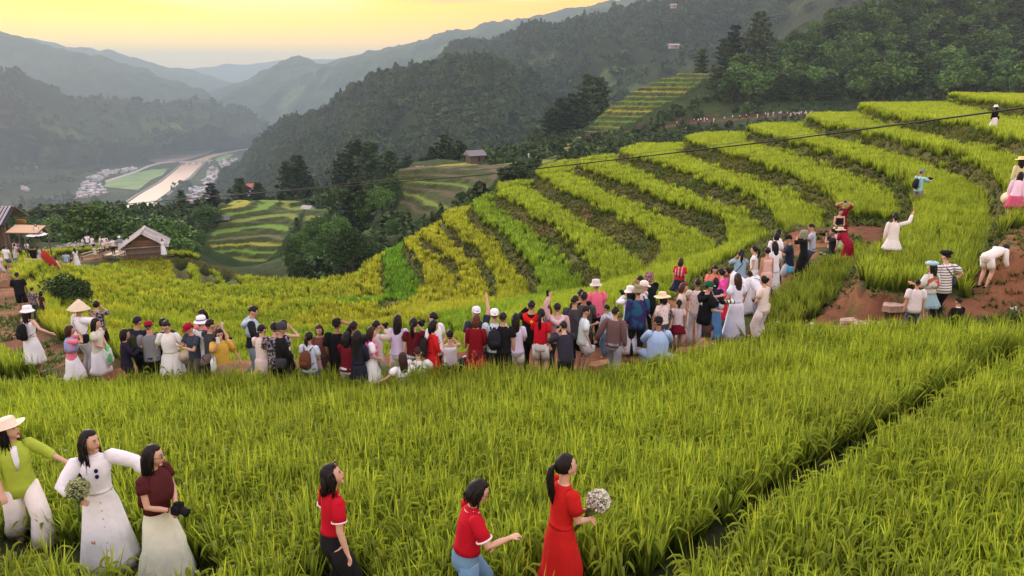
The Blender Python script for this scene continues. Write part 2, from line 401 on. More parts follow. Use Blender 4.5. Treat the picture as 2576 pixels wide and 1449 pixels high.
for k, pl in WK.items():
    zk = ZK.get(k, -16.5)
    pts = [atz(u, v, zk + CAN) for u, v in pl]
    near.line([(p[0], p[1], zk) for p in pts])
    if k in TREADS:
        w = [(p[0], p[1]) for p in pts]
        tip = w[0]
        TREADS[k] = TREADS[k] + w[::-1] + [(tip[0] + 1.5, tip[1] + 1.2), (TREADS[k][0][0], TREADS[k][0][1] - 1.2)]
# the crowd's path: a bench of level ground that rounds the bowl
PATH = [(-60, 14.6, -6.75), (250, 14.8, -6.75), (500, 14.8, -6.65), (900, 15.1, -6.6), (1240, 15.6, -6.6), (1500, 16.8, -6.6), (1650, 18.0, -6.6), (1800, 20., -6.6), (1900, 22, -6.6), (1980, 24.5, -6.6), (2030, 26, -6.55), (2085, 28.5, -6.5), (2115, 31.5, -6.45)]
def xd(u, D, z):       # a point at distance D whose column is u
    cp, sp = math.cos(PITCH), math.sin(PITCH)
    return ((u - CU) / FPX * (D * cp - z * sp), D)
path_w = [(*xd(u, D, z), z) for u, D, z in PATH]
def offset(pl, d):
    out = []
    for i, p in enumerate(pl):
        a = pl[max(i - 1, 0)]; b = pl[min(i + 1, len(pl) - 1)]
        t = np.array([b[0] - a[0], b[1] - a[1]]); t /= np.hypot(*t)
        out.append((p[0] - t[1] * d, p[1] + t[0] * d, p[2]))
    return out
near.line(offset(path_w, 1.6)); near.line([(x, y, z - 1.5) for x, y, z in offset(path_w, 2.9)[:9]]); near.line(path_w); near.line(offset(path_w, -1.0))
# left branch of the path going down beside the bush
LPATH = [(320, 15.2, -6.8), (190, 17.5, -7.3), (100, 20, -7.9), (40, 24, -8.7), (35, 29, -9.6), (10, 35, -10.6), (-10, 42, -11.7), (40, 50, -13.2), (110, 58, -15.2), (200, 66, -16.7), (280, 72, -17.4), (400, 76, -17.9)]
lpath_w = [(*xd(u, D, z), z) for u, D, z in LPATH]
near.line(lpath_w)
for d in (-.9, .9): near.line(offset(lpath_w[1:], d))
# slope of the bowl and its rim
def zline(pts, canopy=0.):
    near.line([(*atz(u, v, z + canopy)[:2], z) for u, v, z in pts])
zline([(60, 672, -14.8), (170, 668, -15.6), (300, 672, -16.2), (420, 690, -16.3), (470, 715, -16.0), (560, 745, -15.7), (700, 755, -15.7), (820, 745, -15.8), (891, 720, -15.8)], CAN)
zline([(0, 730, -11.6), (120, 735, -12.2), (260, 745, -12.6), (420, 790, -12.2), (620, 815, -12.4), (800, 815, -12.8), (950, 800, -13.3), (1030, 770, -14.0)], CAN)
zline([(150, 800, -9.0), (300, 815, -9.3), (420, 838, -9.3), (700, 850, -10.2), (1000, 850, -10.6), (1200, 830, -11.2)], CAN)
RIM = [(380, 650, -17.7), (448, 640, -17.6), (475, 640, -17.6), (520, 662, -17.5), (590, 682, -17.5), (650, 700, -17.4), (720, 708, -17.2), (790, 712, -17.1), (850, 708, -16.9), (905, 688, -16.6), (955, 655, -16.3), (1000, 622, -16.0), (1030, 600, -15.4)]
zline(RIM)
rim_w = [(*atz(u, v, z)[:2], z) for u, v, z in RIM]
near.line([(x, y + 9 + 1.5 * math.sin(x), z - 9) for x, y, z in rim_w])
near.line([(x, y + 18, z - 19) for x, y, z in rim_w])
# hut terrace and the ground behind it
near.line([(*xd(u, D, z), z) for u, D, z in [(-30, 60, -15.5), (60, 66, -16.6), (160, 78, -18.6), (260, 84, -19.4), (420, 80, -18.6)]])
near.line([(*xd(u, D, z), z) for u, D, z in [(-30, 86, -23), (160, 92, -24), (300, 98, -26), (480, 98, -27)]])
near.line([(-66, 104, -27), (-50, 104, -31), (-34, 104, -38), (6, 104, -38), (25, 104, -32), (66, 104, -18)])
# foreground field, coming down from the camera's side
for u0 in (-400, 300, 900, 1500, 2100, 2700, 3300):
    r = np.clip((u0 - 1500) / 1000, 0, 1.3)
    near.line([(*xd(u0, D, z + .9 * r * min(1, D / 15)), z + .9 * r * min(1, D / 15)) for D, z in [(3, -4.5), (6.5, -5.0), (9, -5.45), (11.5, -6.1), (13.4, -6.65)]])
near.line([(-66, -8, -3), (66, -8, -2.5)])
near.line([(-66, 10, -5.2), (-40, 14, -6.6), (-40, 30, -8), (-66, 40, -9)])
# right: bank of red earth around the end of the second strip, then the hillside outside the frame
near.line([(*atz(u, v, z)[:2], z) for u, v, z in [(1932, 806, -6.45), (1982, 818, -6.4), (2044, 796, -6.4), (2082, 763, -6.4), (2107, 742, -6.4), (2124, 720, -6.4), (2132, 700, -6.4), (2160, 688, -6.2)]])
near.line([(*atz(u, v, z)[:2], z) for u, v, z in [(2140, 690, -6.0), (2128, 715, -5.95), (2150, 740, -5.7), (2200, 752, -5.6), (2290, 762, -5.55), (2430, 745, -5.5)]])
near.line([(*atz(u, v, z)[:2], z) for u, v, z in [(2157, 684, -5.4), (2157, 722, -5.4), (2182, 736, -5.4), (2290, 748, -5.4), (2427, 730, -5.4), (2440, 690, -5.4)]])
near.line([(*atz(u, v, z)[:2], z) for u, v, z in [(1850, 846, -6.6), (1990, 832, -6.45), (2110, 805, -6.3), (2290, 815, -5.9), (2420, 800, -5.7), (2576, 775, -5.6), (2700, 760, -5.4)]])
near.line([(*atz(u, v, z)[:2], z) for u, v, z in [(2440, 716, -5.4), (2500, 718, -5.2), (2576, 690, -4.9), (2700, 680, -4.6)]])
near.line([(34, 14, -4.3), (60, 14, -2)]); near.line([(66, 0, -1), (66, 40, 0), (66, 75, -1.0)])
near.solve()
tread = np.zeros(near.Z.shape, int) - 99
for k, pg in TREADS.items():
    m = in_poly(near.X, near.Y, pg) & (dist_poly(near.X, near.Y, path_w) > 2.9)
    if k == 11: m &= ~((near.Y < 20.5) & (near.Z > -5.2))
    near.Z[m] = ZK[k] + (near.Z[m] - ZK[k]) * .05; tread[m] = k
ext10 = [atz(*p, -6.15)[:2] for p in zz(5, [(480, 760), (560, 560), (700, 600), (950, 620), (1150, 690), (1050, 750), (900, 850), (790, 900), (770, 990), (700, 1070), (600, 1160), (450, 1280), (200, 1375), (0, 1330), (0, 1080), (130, 990), (300, 920)])]
ext11 = [atz(*p, -5.4)[:2] for p in zz(5, [(900, 870), (905, 1000), (1000, 1065), (1400, 1115), (1980, 1060), (2000, 840), (1900, 700), (1500, 500), (1290, 610), (1180, 700)])]
for pg, k in ((ext10, 10), (ext11, 11)):
    m = in_poly(near.X, near.Y, pg) & (tread < -9); near.Z[m] = ZK[k] + (near.Z[m] - ZK[k]) * .15; tread[m] = k
# the bowl's planted slope steps down in low terraces
bowl = (tread < -9) & (near.X < np.interp(near.Y, [0, 18, 45, 60, 80], [60, 3, -9, -11.5, -12])) & (near.Z < -8.4) & (near.Z > -17.5) & (dist_poly(near.X, near.Y, path_w) > 3.4) & (dist_poly(near.X, near.Y, lpath_w) > 1.8)
qz = (near.Z + .10 * fbm(near.X, near.Y, 9, 33)) / .95; kz = np.floor(qz); fz = qz - kz
near.Z = np.where(bowl, (kz + np.clip((fz - .72) / .28, 0, 1)) * .95, near.Z)
GAPS = [[(449, 636), (452, 680), (466, 706)], [(505, 648), (522, 690), (535, 722)], [(556, 666), (572, 696), (588, 718)]]
gapd = np.min([dist_poly(near.X, near.Y, [atz(u, v, -16.9)[:2] for u, v in g]) for g in GAPS], axis=0)
near.Z = near.Z - .7 * np.clip(1 - gapd / .8, 0, 1)
riser = bowl & (fz > .80)
slopeN = near.slope()
# colours of what covers the ground
X, Y, Z = near.X, near.Y, near.Z
flat = slopeN < .30
dpath = np.minimum(dist_poly(X, Y, path_w), 9); dl = dist_poly(X, Y, lpath_w)
DIRT = [atz(u, v, z)[:2] for u, v, z in [(1700, 880, -6.6), (1850, 830, -6.6), (1932, 815, -6.5), (2044, 802, -6.4), (2112, 745, -6.2), (2128, 700, -6.1), (2150, 690, -6), (2160, 740, -5.6), (2290, 752, -5.5), (2432, 740, -5.4), (2450, 700, -5.3), (2480, 670, -5), (2576, 600, -4.8), (2750, 640, -4.7), (2750, 790, -5.4), (2576, 788, -5.6), (2430, 815, -5.8), (2290, 835, -6), (2100, 850, -6.3), (1900, 862, -6.6)]]
in_dirt = in_poly(X, Y, DIRT) & ~in_poly(X, Y, ext10)
n1 = fbm(X, Y, 3.0, 1); n2 = fbm(X, Y, .9, 2); n3 = fbm(X, Y, 9., 3)
soil = np.array([.045, .055, .018]); weeds = np.array([.050, .075, .020]); olive = np.array([.10, .115, .030]); brown = np.array([.105, .082, .042]); red = np.array([.17, .070, .040]); orange = np.array([.27, .125, .065])
colr = np.broadcast_to(soil, X.shape + (3,)).copy()
bank = (slopeN > .30) & (tread < -9)
mixb = np.clip(.5 + 1.1 * n1 + .5 * n2, 0, 1)[..., None]
mixb = np.clip(mixb - .15, 0, 1); bcol = olive * (1 - mixb) + brown * mixb
redm = np.clip((n3 + .6 * n1 - 1.0) * 4, 0, 1)[..., None] * (X > 0)[..., None]
bcol = bcol * (1 - redm) + red * redm
colr = np.where(bank[..., None], bcol, colr)
pm = ((dpath < 2.2) & (X > -7.0)) | (dl < .75)
pc = red * (1 - np.clip(.5 + n1, 0, 1))[..., None] + orange * np.clip(.5 + n1, 0, 1)[..., None]
gm = np.clip((n2 + .5 * n3 - .35) * 4, 0, 1)[..., None]
pc = pc * (1 - gm) + np.array([.07, .09, .025]) * gm
colr = np.where((pm | in_dirt)[..., None], pc, colr)
behind = (Y > 80) | ((Y > 60) & (X < -2) & (near.Z < -18.2))
colr = np.where(behind[..., None], np.array([.03, .05, .018]), colr)
Zs = near.Z.copy()
near.Z = near.Z + .05 * n2 * (bank | pm | in_dirt) + .06 * n1 * in_dirt
M_ground = ground_mat('hillside_earth', bump=.7, bscale=5, nscale=2.5)
link('hillside_ground', near.mesh('hillside_ground', M_ground, col=colr), kind='structure')
near.Z = Zs
# ------------------------------------------------------------------ rice and ground cover: stuff nobody could count
def leaf_mat(name, transl=.45, rough=.55, attr='tint', vary=.25):
    m = bpy.data.materials.new(name); m.use_nodes = True
    nt = m.node_tree; nt.nodes.clear(); N = nt.nodes.new; L = nt.links.new
    out = N('ShaderNodeOutputMaterial'); d = N('ShaderNodeBsdfPrincipled'); t = N('ShaderNodeBsdfTranslucent'); mx = N('ShaderNodeMixShader')
    d.inputs['Roughness'].default_value = rough; d.inputs['Specular IOR Level'].default_value = .25
    at = N('ShaderNodeAttribute'); at.attribute_type = 'INSTANCER'; at.attribute_name = attr
    vc = N('ShaderNodeAttribute'); vc.attribute_name = 'Col'
    mul = N('ShaderNodeVectorMath'); mul.operation = 'MULTIPLY'
    L(at.outputs['Color'], mul.inputs[0]); L(vc.outputs['Color'], mul.inputs[1])
    L(mul.outputs[0], d.inputs['Base Color'])
    br = N('ShaderNodeVectorMath'); br.operation = 'SCALE'; br.inputs['Scale'].default_value = 1.25
    L(mul.outputs[0], br.inputs[0]); L(br.outputs[0], t.inputs['Color'])
    mx.inputs[0].default_value = transl
    L(d.outputs[0], mx.inputs[1]); L(t.outputs[0], mx.inputs[2]); L(mx.outputs[0], out.inputs['Surface'])
    return m
M_rice = leaf_mat('rice_leaf')
M_weed = leaf_mat('weed_leaf', transl=.3)
def blades_mesh(name, m, n, h, w, spread, seed, bend=.5, segs=3, grain=0, gcol=(1.15, .95, .45), base_r=.05, hvar=.25):
    r = random.Random(seed); vs = []; fs = []; cs = []
    def strip(P, W, side, c0, c1):
        o = len(vs)
        for i, (p, ww) in enumerate(zip(P, W)):
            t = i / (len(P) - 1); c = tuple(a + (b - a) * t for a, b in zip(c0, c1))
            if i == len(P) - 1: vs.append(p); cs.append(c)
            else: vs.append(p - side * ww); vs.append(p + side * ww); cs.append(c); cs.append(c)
        for i in range(len(P) - 2): fs.append((o + 2 * i, o + 2 * i + 1, o + 2 * i + 3, o + 2 * i + 2))
        k = o + 2 * (len(P) - 2); fs.append((k, k + 1, k + 2))
    for b in range(n):
        a = r.uniform(0, 2 * math.pi); rr = base_r * math.sqrt(r.random())
        out = Vector((math.cos(a), math.sin(a), 0)); hh = h * (1 + r.uniform(-hvar, hvar * .5)); sp = spread * r.uniform(.15, 1.0)
        base = Vector((rr * math.cos(a * 1.7), rr * math.sin(a * 1.7), 0)); bd = bend * r.uniform(.1, 1) ** 1.6
        P = []
        for i in range(segs + 1):
            t = i / segs; P.append(base + out * (sp * (t + bd * t * t)) + Vector((0, 0, hh * (t - bd * .38 * t ** 3))))
        side = Vector((-out.y, out.x, 0)); side = (side + Vector((r.uniform(-.6, .6), r.uniform(-.6, .6), 0))).normalized()
        ww = w * r.uniform(.7, 1.25); W = [ww * (1 - .12 * i) for i in range(segs + 1)]
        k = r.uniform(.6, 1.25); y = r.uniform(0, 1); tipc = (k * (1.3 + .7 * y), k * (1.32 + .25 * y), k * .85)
        strip(P, W, side, (.14, .18, .14), tipc)  # dark foot and bright tip paint depth shade and highlight into each blade
    for g in range(grain):
        a = r.uniform(0, 2 * math.pi); out = Vector((math.cos(a), math.sin(a), 0)); hh = h * r.uniform(.82, .98)
        q = spread * .4; P = [Vector((0, 0, hh * .5)) + out * .03, Vector((0, 0, hh * .86)) + out * q, Vector((0, 0, hh * .93)) + out * (q + .05), Vector((0, 0, hh * .90)) + out * (q + .11), Vector((0, 0, hh * .80)) + out * (q + .16)]
        side = Vector((-out.y, out.x, 0)); strip(P, [.003, .006, .014, .016, .012], side, (.8, .8, .6), gcol)
        strip([p + Vector((0, 0, .004)) for p in P], [.003, .006, .012, .013, .012], Vector((0, 0, 1)), (.8, .8, .6), gcol)
    me = bpy.data.meshes.new(name); me.from_pydata(vs, [], fs); me.materials.append(m)
    at = me.attributes.new('Col', 'FLOAT_COLOR', 'POINT'); at.data.foreach_set('color', np.array([(*c, 1) for c in cs], np.float32).ravel())
    me.polygons.foreach_set('use_smooth', [True] * len(fs)); me.update()
    return me
def protos(cname, meshes):
    c = bpy.data.collections.new(cname)
    for i, me in enumerate(meshes): c.objects.link(bpy.data.objects.new(me.name, me))
    return c
def scatter(name, pts, rot, sc, tint, coll, label, cat, keep_kind='stuff'):
    me = bpy.data.meshes.new(name); me.vertices.add(len(pts)); me.vertices.foreach_set('co', np.asarray(pts, np.float32).ravel())
    def attr(n, t, arr, key): a = me.attributes.new(n, t, 'POINT'); a.data.foreach_set(key, np.asarray(arr, np.float32).ravel())
    attr('rot', 'FLOAT_VECTOR', rot, 'vector'); attr('sc', 'FLOAT_VECTOR', sc if np.ndim(sc) == 2 else np.repeat(np.asarray(sc)[:, None], 3, 1), 'vector')
    attr('tint', 'FLOAT_COLOR', np.concatenate([tint, np.ones((len(pts), 1))], 1), 'color')
    me.update()
    o = link(name, me, kind=keep_kind, label=label, category=cat)
    ng = bpy.data.node_groups.new(name + '_scatter', 'GeometryNodeTree')
    ng.interface.new_socket('Geometry', in_out='INPUT', socket_type='NodeSocketGeometry'); ng.interface.new_socket('Geometry', in_out='OUTPUT', socket_type='NodeSocketGeometry')
    N = ng.nodes.new; L = ng.links.new
    gi = N('NodeGroupInput'); go = N('NodeGroupOutput'); ip = N('GeometryNodeInstanceOnPoints'); ci = N('GeometryNodeCollectionInfo')
    ci.inputs['Collection'].default_value = coll; ci.inputs['Separate Children'].default_value = True; ci.inputs['Reset Children'].default_value = True
    ip.inputs['Pick Instance'].default_value = True
    a1 = N('GeometryNodeInputNamedAttribute'); a1.data_type = 'FLOAT_VECTOR'; a1.inputs['Name'].default_value = 'rot'
    a2 = N('GeometryNodeInputNamedAttribute'); a2.data_type = 'FLOAT_VECTOR'; a2.inputs['Name'].default_value = 'sc'
    e2r = N('FunctionNodeEulerToRotation')
    L(gi.outputs[0], ip.inputs['Points']); L(ci.outputs[0], ip.inputs['Instance'])
    L(a1.outputs['Attribute'], e2r.inputs[0]); L(e2r.outputs[0], ip.inputs['Rotation']); L(a2.outputs['Attribute'], ip.inputs['Scale'])
    L(ip.outputs[0], go.inputs[0])
    md = o.modifiers.new('scatter', 'NODES'); md.node_group = ng
    return o
def jitter_grid(x0, x1, y0, y1, s, seed):
    r = np.random.default_rng(seed)
    gx, gy = np.meshgrid(np.arange(x0, x1, s), np.arange(y0, y1, s))
    return gx.ravel() + r.uniform(-.5, .5, gx.size) * s, gy.ravel() + r.uniform(-.5, .5, gx.size) * s
# --- where rice stands
def inview(x, y, m=1.5): return (np.abs(x) < .70 * y + m + 2.5)
Sl = Field(NX0, NX1, NY0, NY1, NRES); Sl.Z = slopeN
tread_wide = tread.copy()
for _ in range(1):
    for sh, ax in ((1, 0), (-1, 0), (1, 1), (-1, 1)):
        r_ = np.roll(tread_wide, sh, ax); tread_wide = np.where((tread_wide < -9) & (slopeN < .9), r_, tread_wide)
LOW_ENDS = [atz(*WK[-1][0], -16.3)[:2]] + [atz(*UK[k][-1], ZK[k])[:2] for k in (0, 1, 2, 3, 4, 5, 6, 7, 8, 9)] + [p[:2] for p in offset(path_w, 2.9)[::-1]]
def rice_ok(x, y):
    s = Sl.at(x, y); z = near.at(x, y)
    j = np.clip(np.rint((y - NY0) / NRES).astype(int), 0, near.ny - 1); i = np.clip(np.rint((x - NX0) / NRES).astype(int), 0, near.nx - 1)
    tr = tread_wide[j, i]
    # the bowl is planted right across; the steep noses only on their level strips
    slopy = (x < np.interp(y, [0, 18, 45, 60, 80], [60, 3, -9, -11.5, -12]))
    low_ends = in_poly(x, y, LOW_ENDS) & (s < 1.1)
    ok = ((tr > -9) | low_ends | (y < 14.3) | (slopy & (s < .62))) & inview(x, y)
    e10 = in_poly(x, y, ext10)
    ok &= (dist_poly(x, y, path_w) > np.where(e10, 1.0, np.where(x < -7.5, 1.1, np.where(x < 12, 2.9, 2.0)))) | (y < 14.25)
    ok &= ~((dist_poly(x, y, path_w) <= 1.75) & (y > 13.2) & (x > 3.0) & ~e10)
    ok &= dist_poly(x, y, lpath_w) > .85
    ok &= ~in_poly(x, y, DIRT) | in_poly(x, y, ext10)
    ok &= ~(riser[j, i] & (y > 20)) & (gapd[j, i] > .45)
    ok &= z > -17.9
    ok &= ~((x < -18) & (y > 58) & (dist_poly(x, y, lpath_w) < 3.5))
    return ok
FURROW = [atz(u, v, z)[:2] for u, v, z in [(2760, 800, -5.2), (2576, 900, -5.4), (2400, 1010, -5.35), (2150, 1170, -5.2), (1900, 1340, -5.0), (1700, 1480, -4.9), (1500, 1640, -4.8)]]
TRENCH = [atz(u, v, z)[:2] for u, v, z in [(-150, 1330, -4.95), (60, 1385, -5), (215, 1425, -5), (400, 1455, -5), (560, 1490, -5)]]
yel = np.array([.36, .43, .055]); ygr = np.array([.27, .40, .05]); grn = np.array([.225, .325, .05]); brg = np.array([.14, .32, .04]); olv = np.array([.25, .31, .05])
def rice_tint(x, y, z):
    n = len(x); a = fbm(x, y, 3.5, 5); b = fbm(x, y, .8, 6); t = np.clip(.5 + .5 * a + .2 * b, 0, 1)[:, None]
    c = grn * (1 - t) + ygr * t
    lev = [(-17.9, -16.2, olv * .95), (-16.2, -15.35, yel), (-15.35, -14.55, brg), (-14.55, -13.7, yel * .97 + .0), (-13.7, -12.85, yel), (-12.85, -11.9, .75 * yel + .25 * ygr), (-11.9, -10.9, ygr * .5 + brg * .5), (-10.9, -9.9, ygr)]
    far = (y > 24) & (y < 104)
    for z0, z1, cc in lev:
        m = far & (z > z0) & (z <= z1) & (x > -12)
        c[m] = cc * (1 + .12 * a[m])[:, None]
    m = far & (z > -9.9); c[m] = (ygr * .95 + yel * .05) * (1 + .10 * a[m])[:, None]
    m = (z < -8) & (x <= -12)
    t = np.clip(.35 + .6 * a + .35 * b + .25 * np.sin(np.floor(z / .95) * 2.4), 0, 1)[:, None]; c[m] = (ygr * .95 * (1 - t) + yel * t)[m]
    s10 = (z > -6.9) & (z < -5.9) & (y < 24) & (y > 16.5); c[s10] = (grn * 1.0)
    return np.clip(c * rng.uniform(.72, 1.12, (n, 1)), 0, 1)
def rice_layer(name, s, dmin, dmax, coll, hs, seed, label):
    x, y = jitter_grid(-62, 62, 3.2, 100, s, seed)
    D = np.hypot(x, y)
    k = (D >= dmin) & (D < dmax) & (y > 0) & inview(x, y); x, y = x[k], y[k]
    ok = rice_ok(x, y)
    if dmin < 20:
        ok &= dist_poly(x, y, FURROW) > .33; ok &= dist_poly(x, y, TRENCH) > .30
        for (px, py) in FRONT_FEET: ok &= np.hypot(x - px, (y - py + .15) * .8) > .40
    x, y = x[ok], y[ok]; z = near.at(x, y); n = len(x); r = np.random.default_rng(seed + 1)
    # keep to the hillside side of the noses' skyline: nothing down the back slope
    rot = np.stack([r.normal(0, .06, n), r.normal(0, .06, n), r.uniform(0, 6.28, n)], 1)
    wob = 1 + (.20 if dmin < 10 else .09) * fbm(x, y, .9, seed)
    if dmin < 10: wob = wob * np.interp(y, [6, 7.2, 10, 13], [.9, .95, 1.05, 1.22])
    sc = hs * wob * r.uniform(.88, 1.12, n)
    sc3 = np.stack([np.full(n, 1.) * r.uniform(.85, 1.2, n), np.full(n, 1.) * r.uniform(.85, 1.2, n), sc], 1)
    scatter(name, np.stack([x, y, z - .02], 1), rot, sc3, rice_tint(x, y, z), coll, label, 'rice')
    print(name, n)
FRONT_FEET = []
for u, v in [(15, 1048), (215, 1080), (385, 1117), (827, 1167), (1215, 1205), (1425, 1140)]:
    d = ray(u, v); t = 3.35 / -d[2]; FRONT_FEET.append((d[0] * t, d[1] * t))
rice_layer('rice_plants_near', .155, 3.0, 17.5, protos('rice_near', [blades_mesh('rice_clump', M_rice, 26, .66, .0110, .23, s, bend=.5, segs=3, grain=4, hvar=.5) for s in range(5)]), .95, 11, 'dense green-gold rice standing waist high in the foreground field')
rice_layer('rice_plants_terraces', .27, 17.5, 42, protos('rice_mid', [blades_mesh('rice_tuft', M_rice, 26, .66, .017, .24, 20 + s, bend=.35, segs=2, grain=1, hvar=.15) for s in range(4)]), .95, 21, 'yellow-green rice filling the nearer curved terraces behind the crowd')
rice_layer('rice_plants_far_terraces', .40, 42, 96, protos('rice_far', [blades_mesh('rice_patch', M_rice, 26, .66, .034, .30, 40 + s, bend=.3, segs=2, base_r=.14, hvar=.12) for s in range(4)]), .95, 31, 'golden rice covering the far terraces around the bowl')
# weeds on banks and along the paths
def weeds():
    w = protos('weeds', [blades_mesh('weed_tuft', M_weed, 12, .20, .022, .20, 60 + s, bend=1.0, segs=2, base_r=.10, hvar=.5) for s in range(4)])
    x, y = jitter_grid(-60, 62, 12, 98, .24, 71)
    s = Sl.at(x, y); z = near.at(x, y)
    tr = tread[np.clip(np.rint((y - NY0) / NRES).astype(int), 0, near.ny - 1), np.clip(np.rint((x - NX0) / NRES).astype(int), 0, near.nx - 1)]
    k = (tr < -9) & (s > .10) & (z > -19) & inview(x, y) & (x > np.interp(y, [0, 18, 45, 60, 80], [60, 3, -9, -11.5, -12]))
    k &= (dist_poly(x, y, path_w) > 1.6) & ~in_poly(x, y, DIRT); x, y, z = x[k], y[k], z[k]
    k = fbm(x, y, 1.6, 9) + fbm(x, y, 6, 8) * .5 > -.9; x, y, z = x[k], y[k], z[k]
    n = len(x); r = np.random.default_rng(5)
    a = np.clip(.5 + fbm(x, y, 2., 12), 0, 1)[:, None]
    tint = (np.array([.085, .145, .035]) * (1 - a) + np.array([.16, .19, .055]) * a) * r.uniform(.7, 1.3, (n, 1))
    scatter('bank_weeds', np.stack([x, y, z - .02], 1), np.stack([r.normal(0, .3, n), r.normal(0, .3, n), r.uniform(0, 6.28, n)], 1), r.uniform(.7, 1.6, n), tint, w, 'low weeds and grass growing on the brown terrace banks', 'weeds')
    print('weeds', n)
    # short grass by the paths and in the furrows
    x, y = jitter_grid(-24, 24, 3.5, 34, .22, 72); s = Sl.at(x, y); z = near.at(x, y)
    k = ((dist_poly(x, y, path_w) < 2.6) | (dist_poly(x, y, lpath_w) < 2.2) | in_poly(x, y, DIRT)) & (fbm(x, y, 1.8, 19) + .4 * fbm(x, y, .5, 3) > .12) & (dist_poly(x, y, path_w[:9]) > .7)
    k |= (dist_poly(x, y, FURROW) < .34) & (fbm(x, y, .5, 4) > -.1)
    x, y, z = x[k], y[k], z[k]; n = len(x)
    tint = np.array([.085, .15, .03]) * r.uniform(.7, 1.4, (n, 1))
    scatter('path_grass', np.stack([x, y, z - .02], 1), np.stack([r.normal(0, .2, n), r.normal(0, .2, n), r.uniform(0, 6.28, n)], 1), r.uniform(.4, 1.0, n), tint, w, 'short grass tufts growing beside the red earth path', 'grass')
weeds()
# ------------------------------------------------------------------ valley, mountains, air
ZV = -250.
M_mtn = ground_mat('mountain_forest', bump=1., bscale=.035, nscale=.012, vary=.45)
def resample(row, n):
    us = np.array([p[0] for p in row], float); P = np.array([atd(*p) if p[2] else atz(p[0], p[1], ZV) for p in row])
    s = np.concatenate([[0], np.cumsum(np.hypot(np.diff(P[:, 0]), np.diff(P[:, 1])))]); t = np.linspace(0, s[-1], n)
    return np.stack([np.interp(t, s, P[:, i]) for i in range(3)], 1)
def ridge(name, rows, nu, nv, amp, gully, col, col2, back=(500, -260), seed=1, patches=()):
    """a mountain flank from its crest line down through further lines to its foot, with its far side behind"""
    Rw = [resample(r, nu) for r in rows]
    bk = Rw[0].copy(); bk[:, 1] += back[0]; bk[:, 2] = np.minimum(bk[:, 2] + back[1], bk[:, 2] - 40)
    Rw = [bk] + Rw
    k = len(Rw) - 1; seg = [max(3, nv // 4)] + [nv // (k - 1) if k > 1 else nv] * (k - 1)
    out = []
    for i in range(k):
        for t in np.linspace(0, 1, seg[i], endpoint=False): out.append(Rw[i] * (1 - t) + Rw[i + 1] * t)
    out.append(Rw[-1]); G = np.array(out); rowi = np.arange(len(out)) / (len(out) - 1)
    crest = seg[0] / (len(out) - 1)
    w = np.clip(np.abs(rowi - crest) * 6, .10, 1)[:, None] * np.clip((1 - rowi) * 8, 0, 1)[:, None]
    x, y = G[..., 0], G[..., 1]
    g = np.abs(fbm(x, y * .45, gully, seed, 4))
    G[..., 2] += (-(g) * amp * 2 + amp * .6) * w + fbm(x, y, gully * .12, seed + 2, 3) * amp * .16 * np.clip((1 - rowi) * 8, 0, 1)[:, None]
    t = np.clip(.45 + fbm(x, y, gully * .8, seed + 5), 0, 1)[..., None]
    c = np.array(col) * (1 - t) + np.array(col2) * t
    fl = np.clip((fbm(x, y, gully * .7, seed + 9, 2) - .42) * 8, 0, 1)[..., None] * np.clip((rowi - crest - .12) * 5, 0, 1)[:, None, None]
    c = c * (1 - fl) + np.array([.10, .15, .045]) * fl
    for (pl, pc) in patches:
        m = in_poly(x, y, pl); c[m] = pc
    n0, n1 = G.shape[:2]; idx = np.arange(n0 * n1).reshape(n0, n1)
    q = np.stack([idx[:-1, :-1], idx[:-1, 1:], idx[1:, 1:], idx[1:, :-1]], -1).reshape(-1, 4)[:, ::-1]
    me = grid_mesh(name, G.reshape(-1, 3), q, M_mtn, c.reshape(-1, 3))
    link(name, me, kind='structure')
    return G
fo, fo2 = (.022, .038, .014), (.050, .070, .022)
ridge('far_mountains', [[(380, 190, 9000), (463, 174, 9000), (537, 168, 9000), (570, 160, 9000), (630, 163, 9000), (685, 154, 9000), (722, 150, 9000), (850, 148, 9000), (1000, 120, 9000)], [(350, 260, 7500), (1000, 260, 7500)]], 160, 20, 30, 900, fo, fo2, seed=3)
ridge('left_far_mountain', [[(-1300, 10, 6000), (-700, 0, 6000), (-260, 20, 6000), (-100, 60, 6000), (61, 96, 6000), (89, 97, 6000), (137, 109, 6000), (170, 120, 6000), (226, 120, 6000), (248, 128, 6000), (267, 123, 6000), (333, 144, 6000), (407, 168, 6000), (481, 176, 6000), (555, 198, 6000), (640, 225, 6000), (720, 262, 6000)], [(-1300, 240, 5000), (-200, 240, 5000), (300, 280, 5000), (700, 300, 5000)]], 220, 36, 60, 700, fo, fo2, seed=4)
ridge('left_mountain', [[(-1500, 0, 4000), (-900, 10, 4000), (-400, 20, 4000), (-200, 40, 4000), (-60, 60, 4000), (0, 76, 4000), (55, 94, 4000), (111, 111, 4000), (185, 130, 4000), (255, 137, 4000), (296, 155, 4000), (370, 178, 3950), (444, 204, 3900), (518, 230, 3850), (555, 268, 3800), (620, 300, 3800), (680, 330, 3800)], [(-1500, 300, 3000), (-300, 300, 3000), (300, 330, 3000), (640, 345, 3200)]], 260, 50, 70, 520, fo, fo2, seed=5)
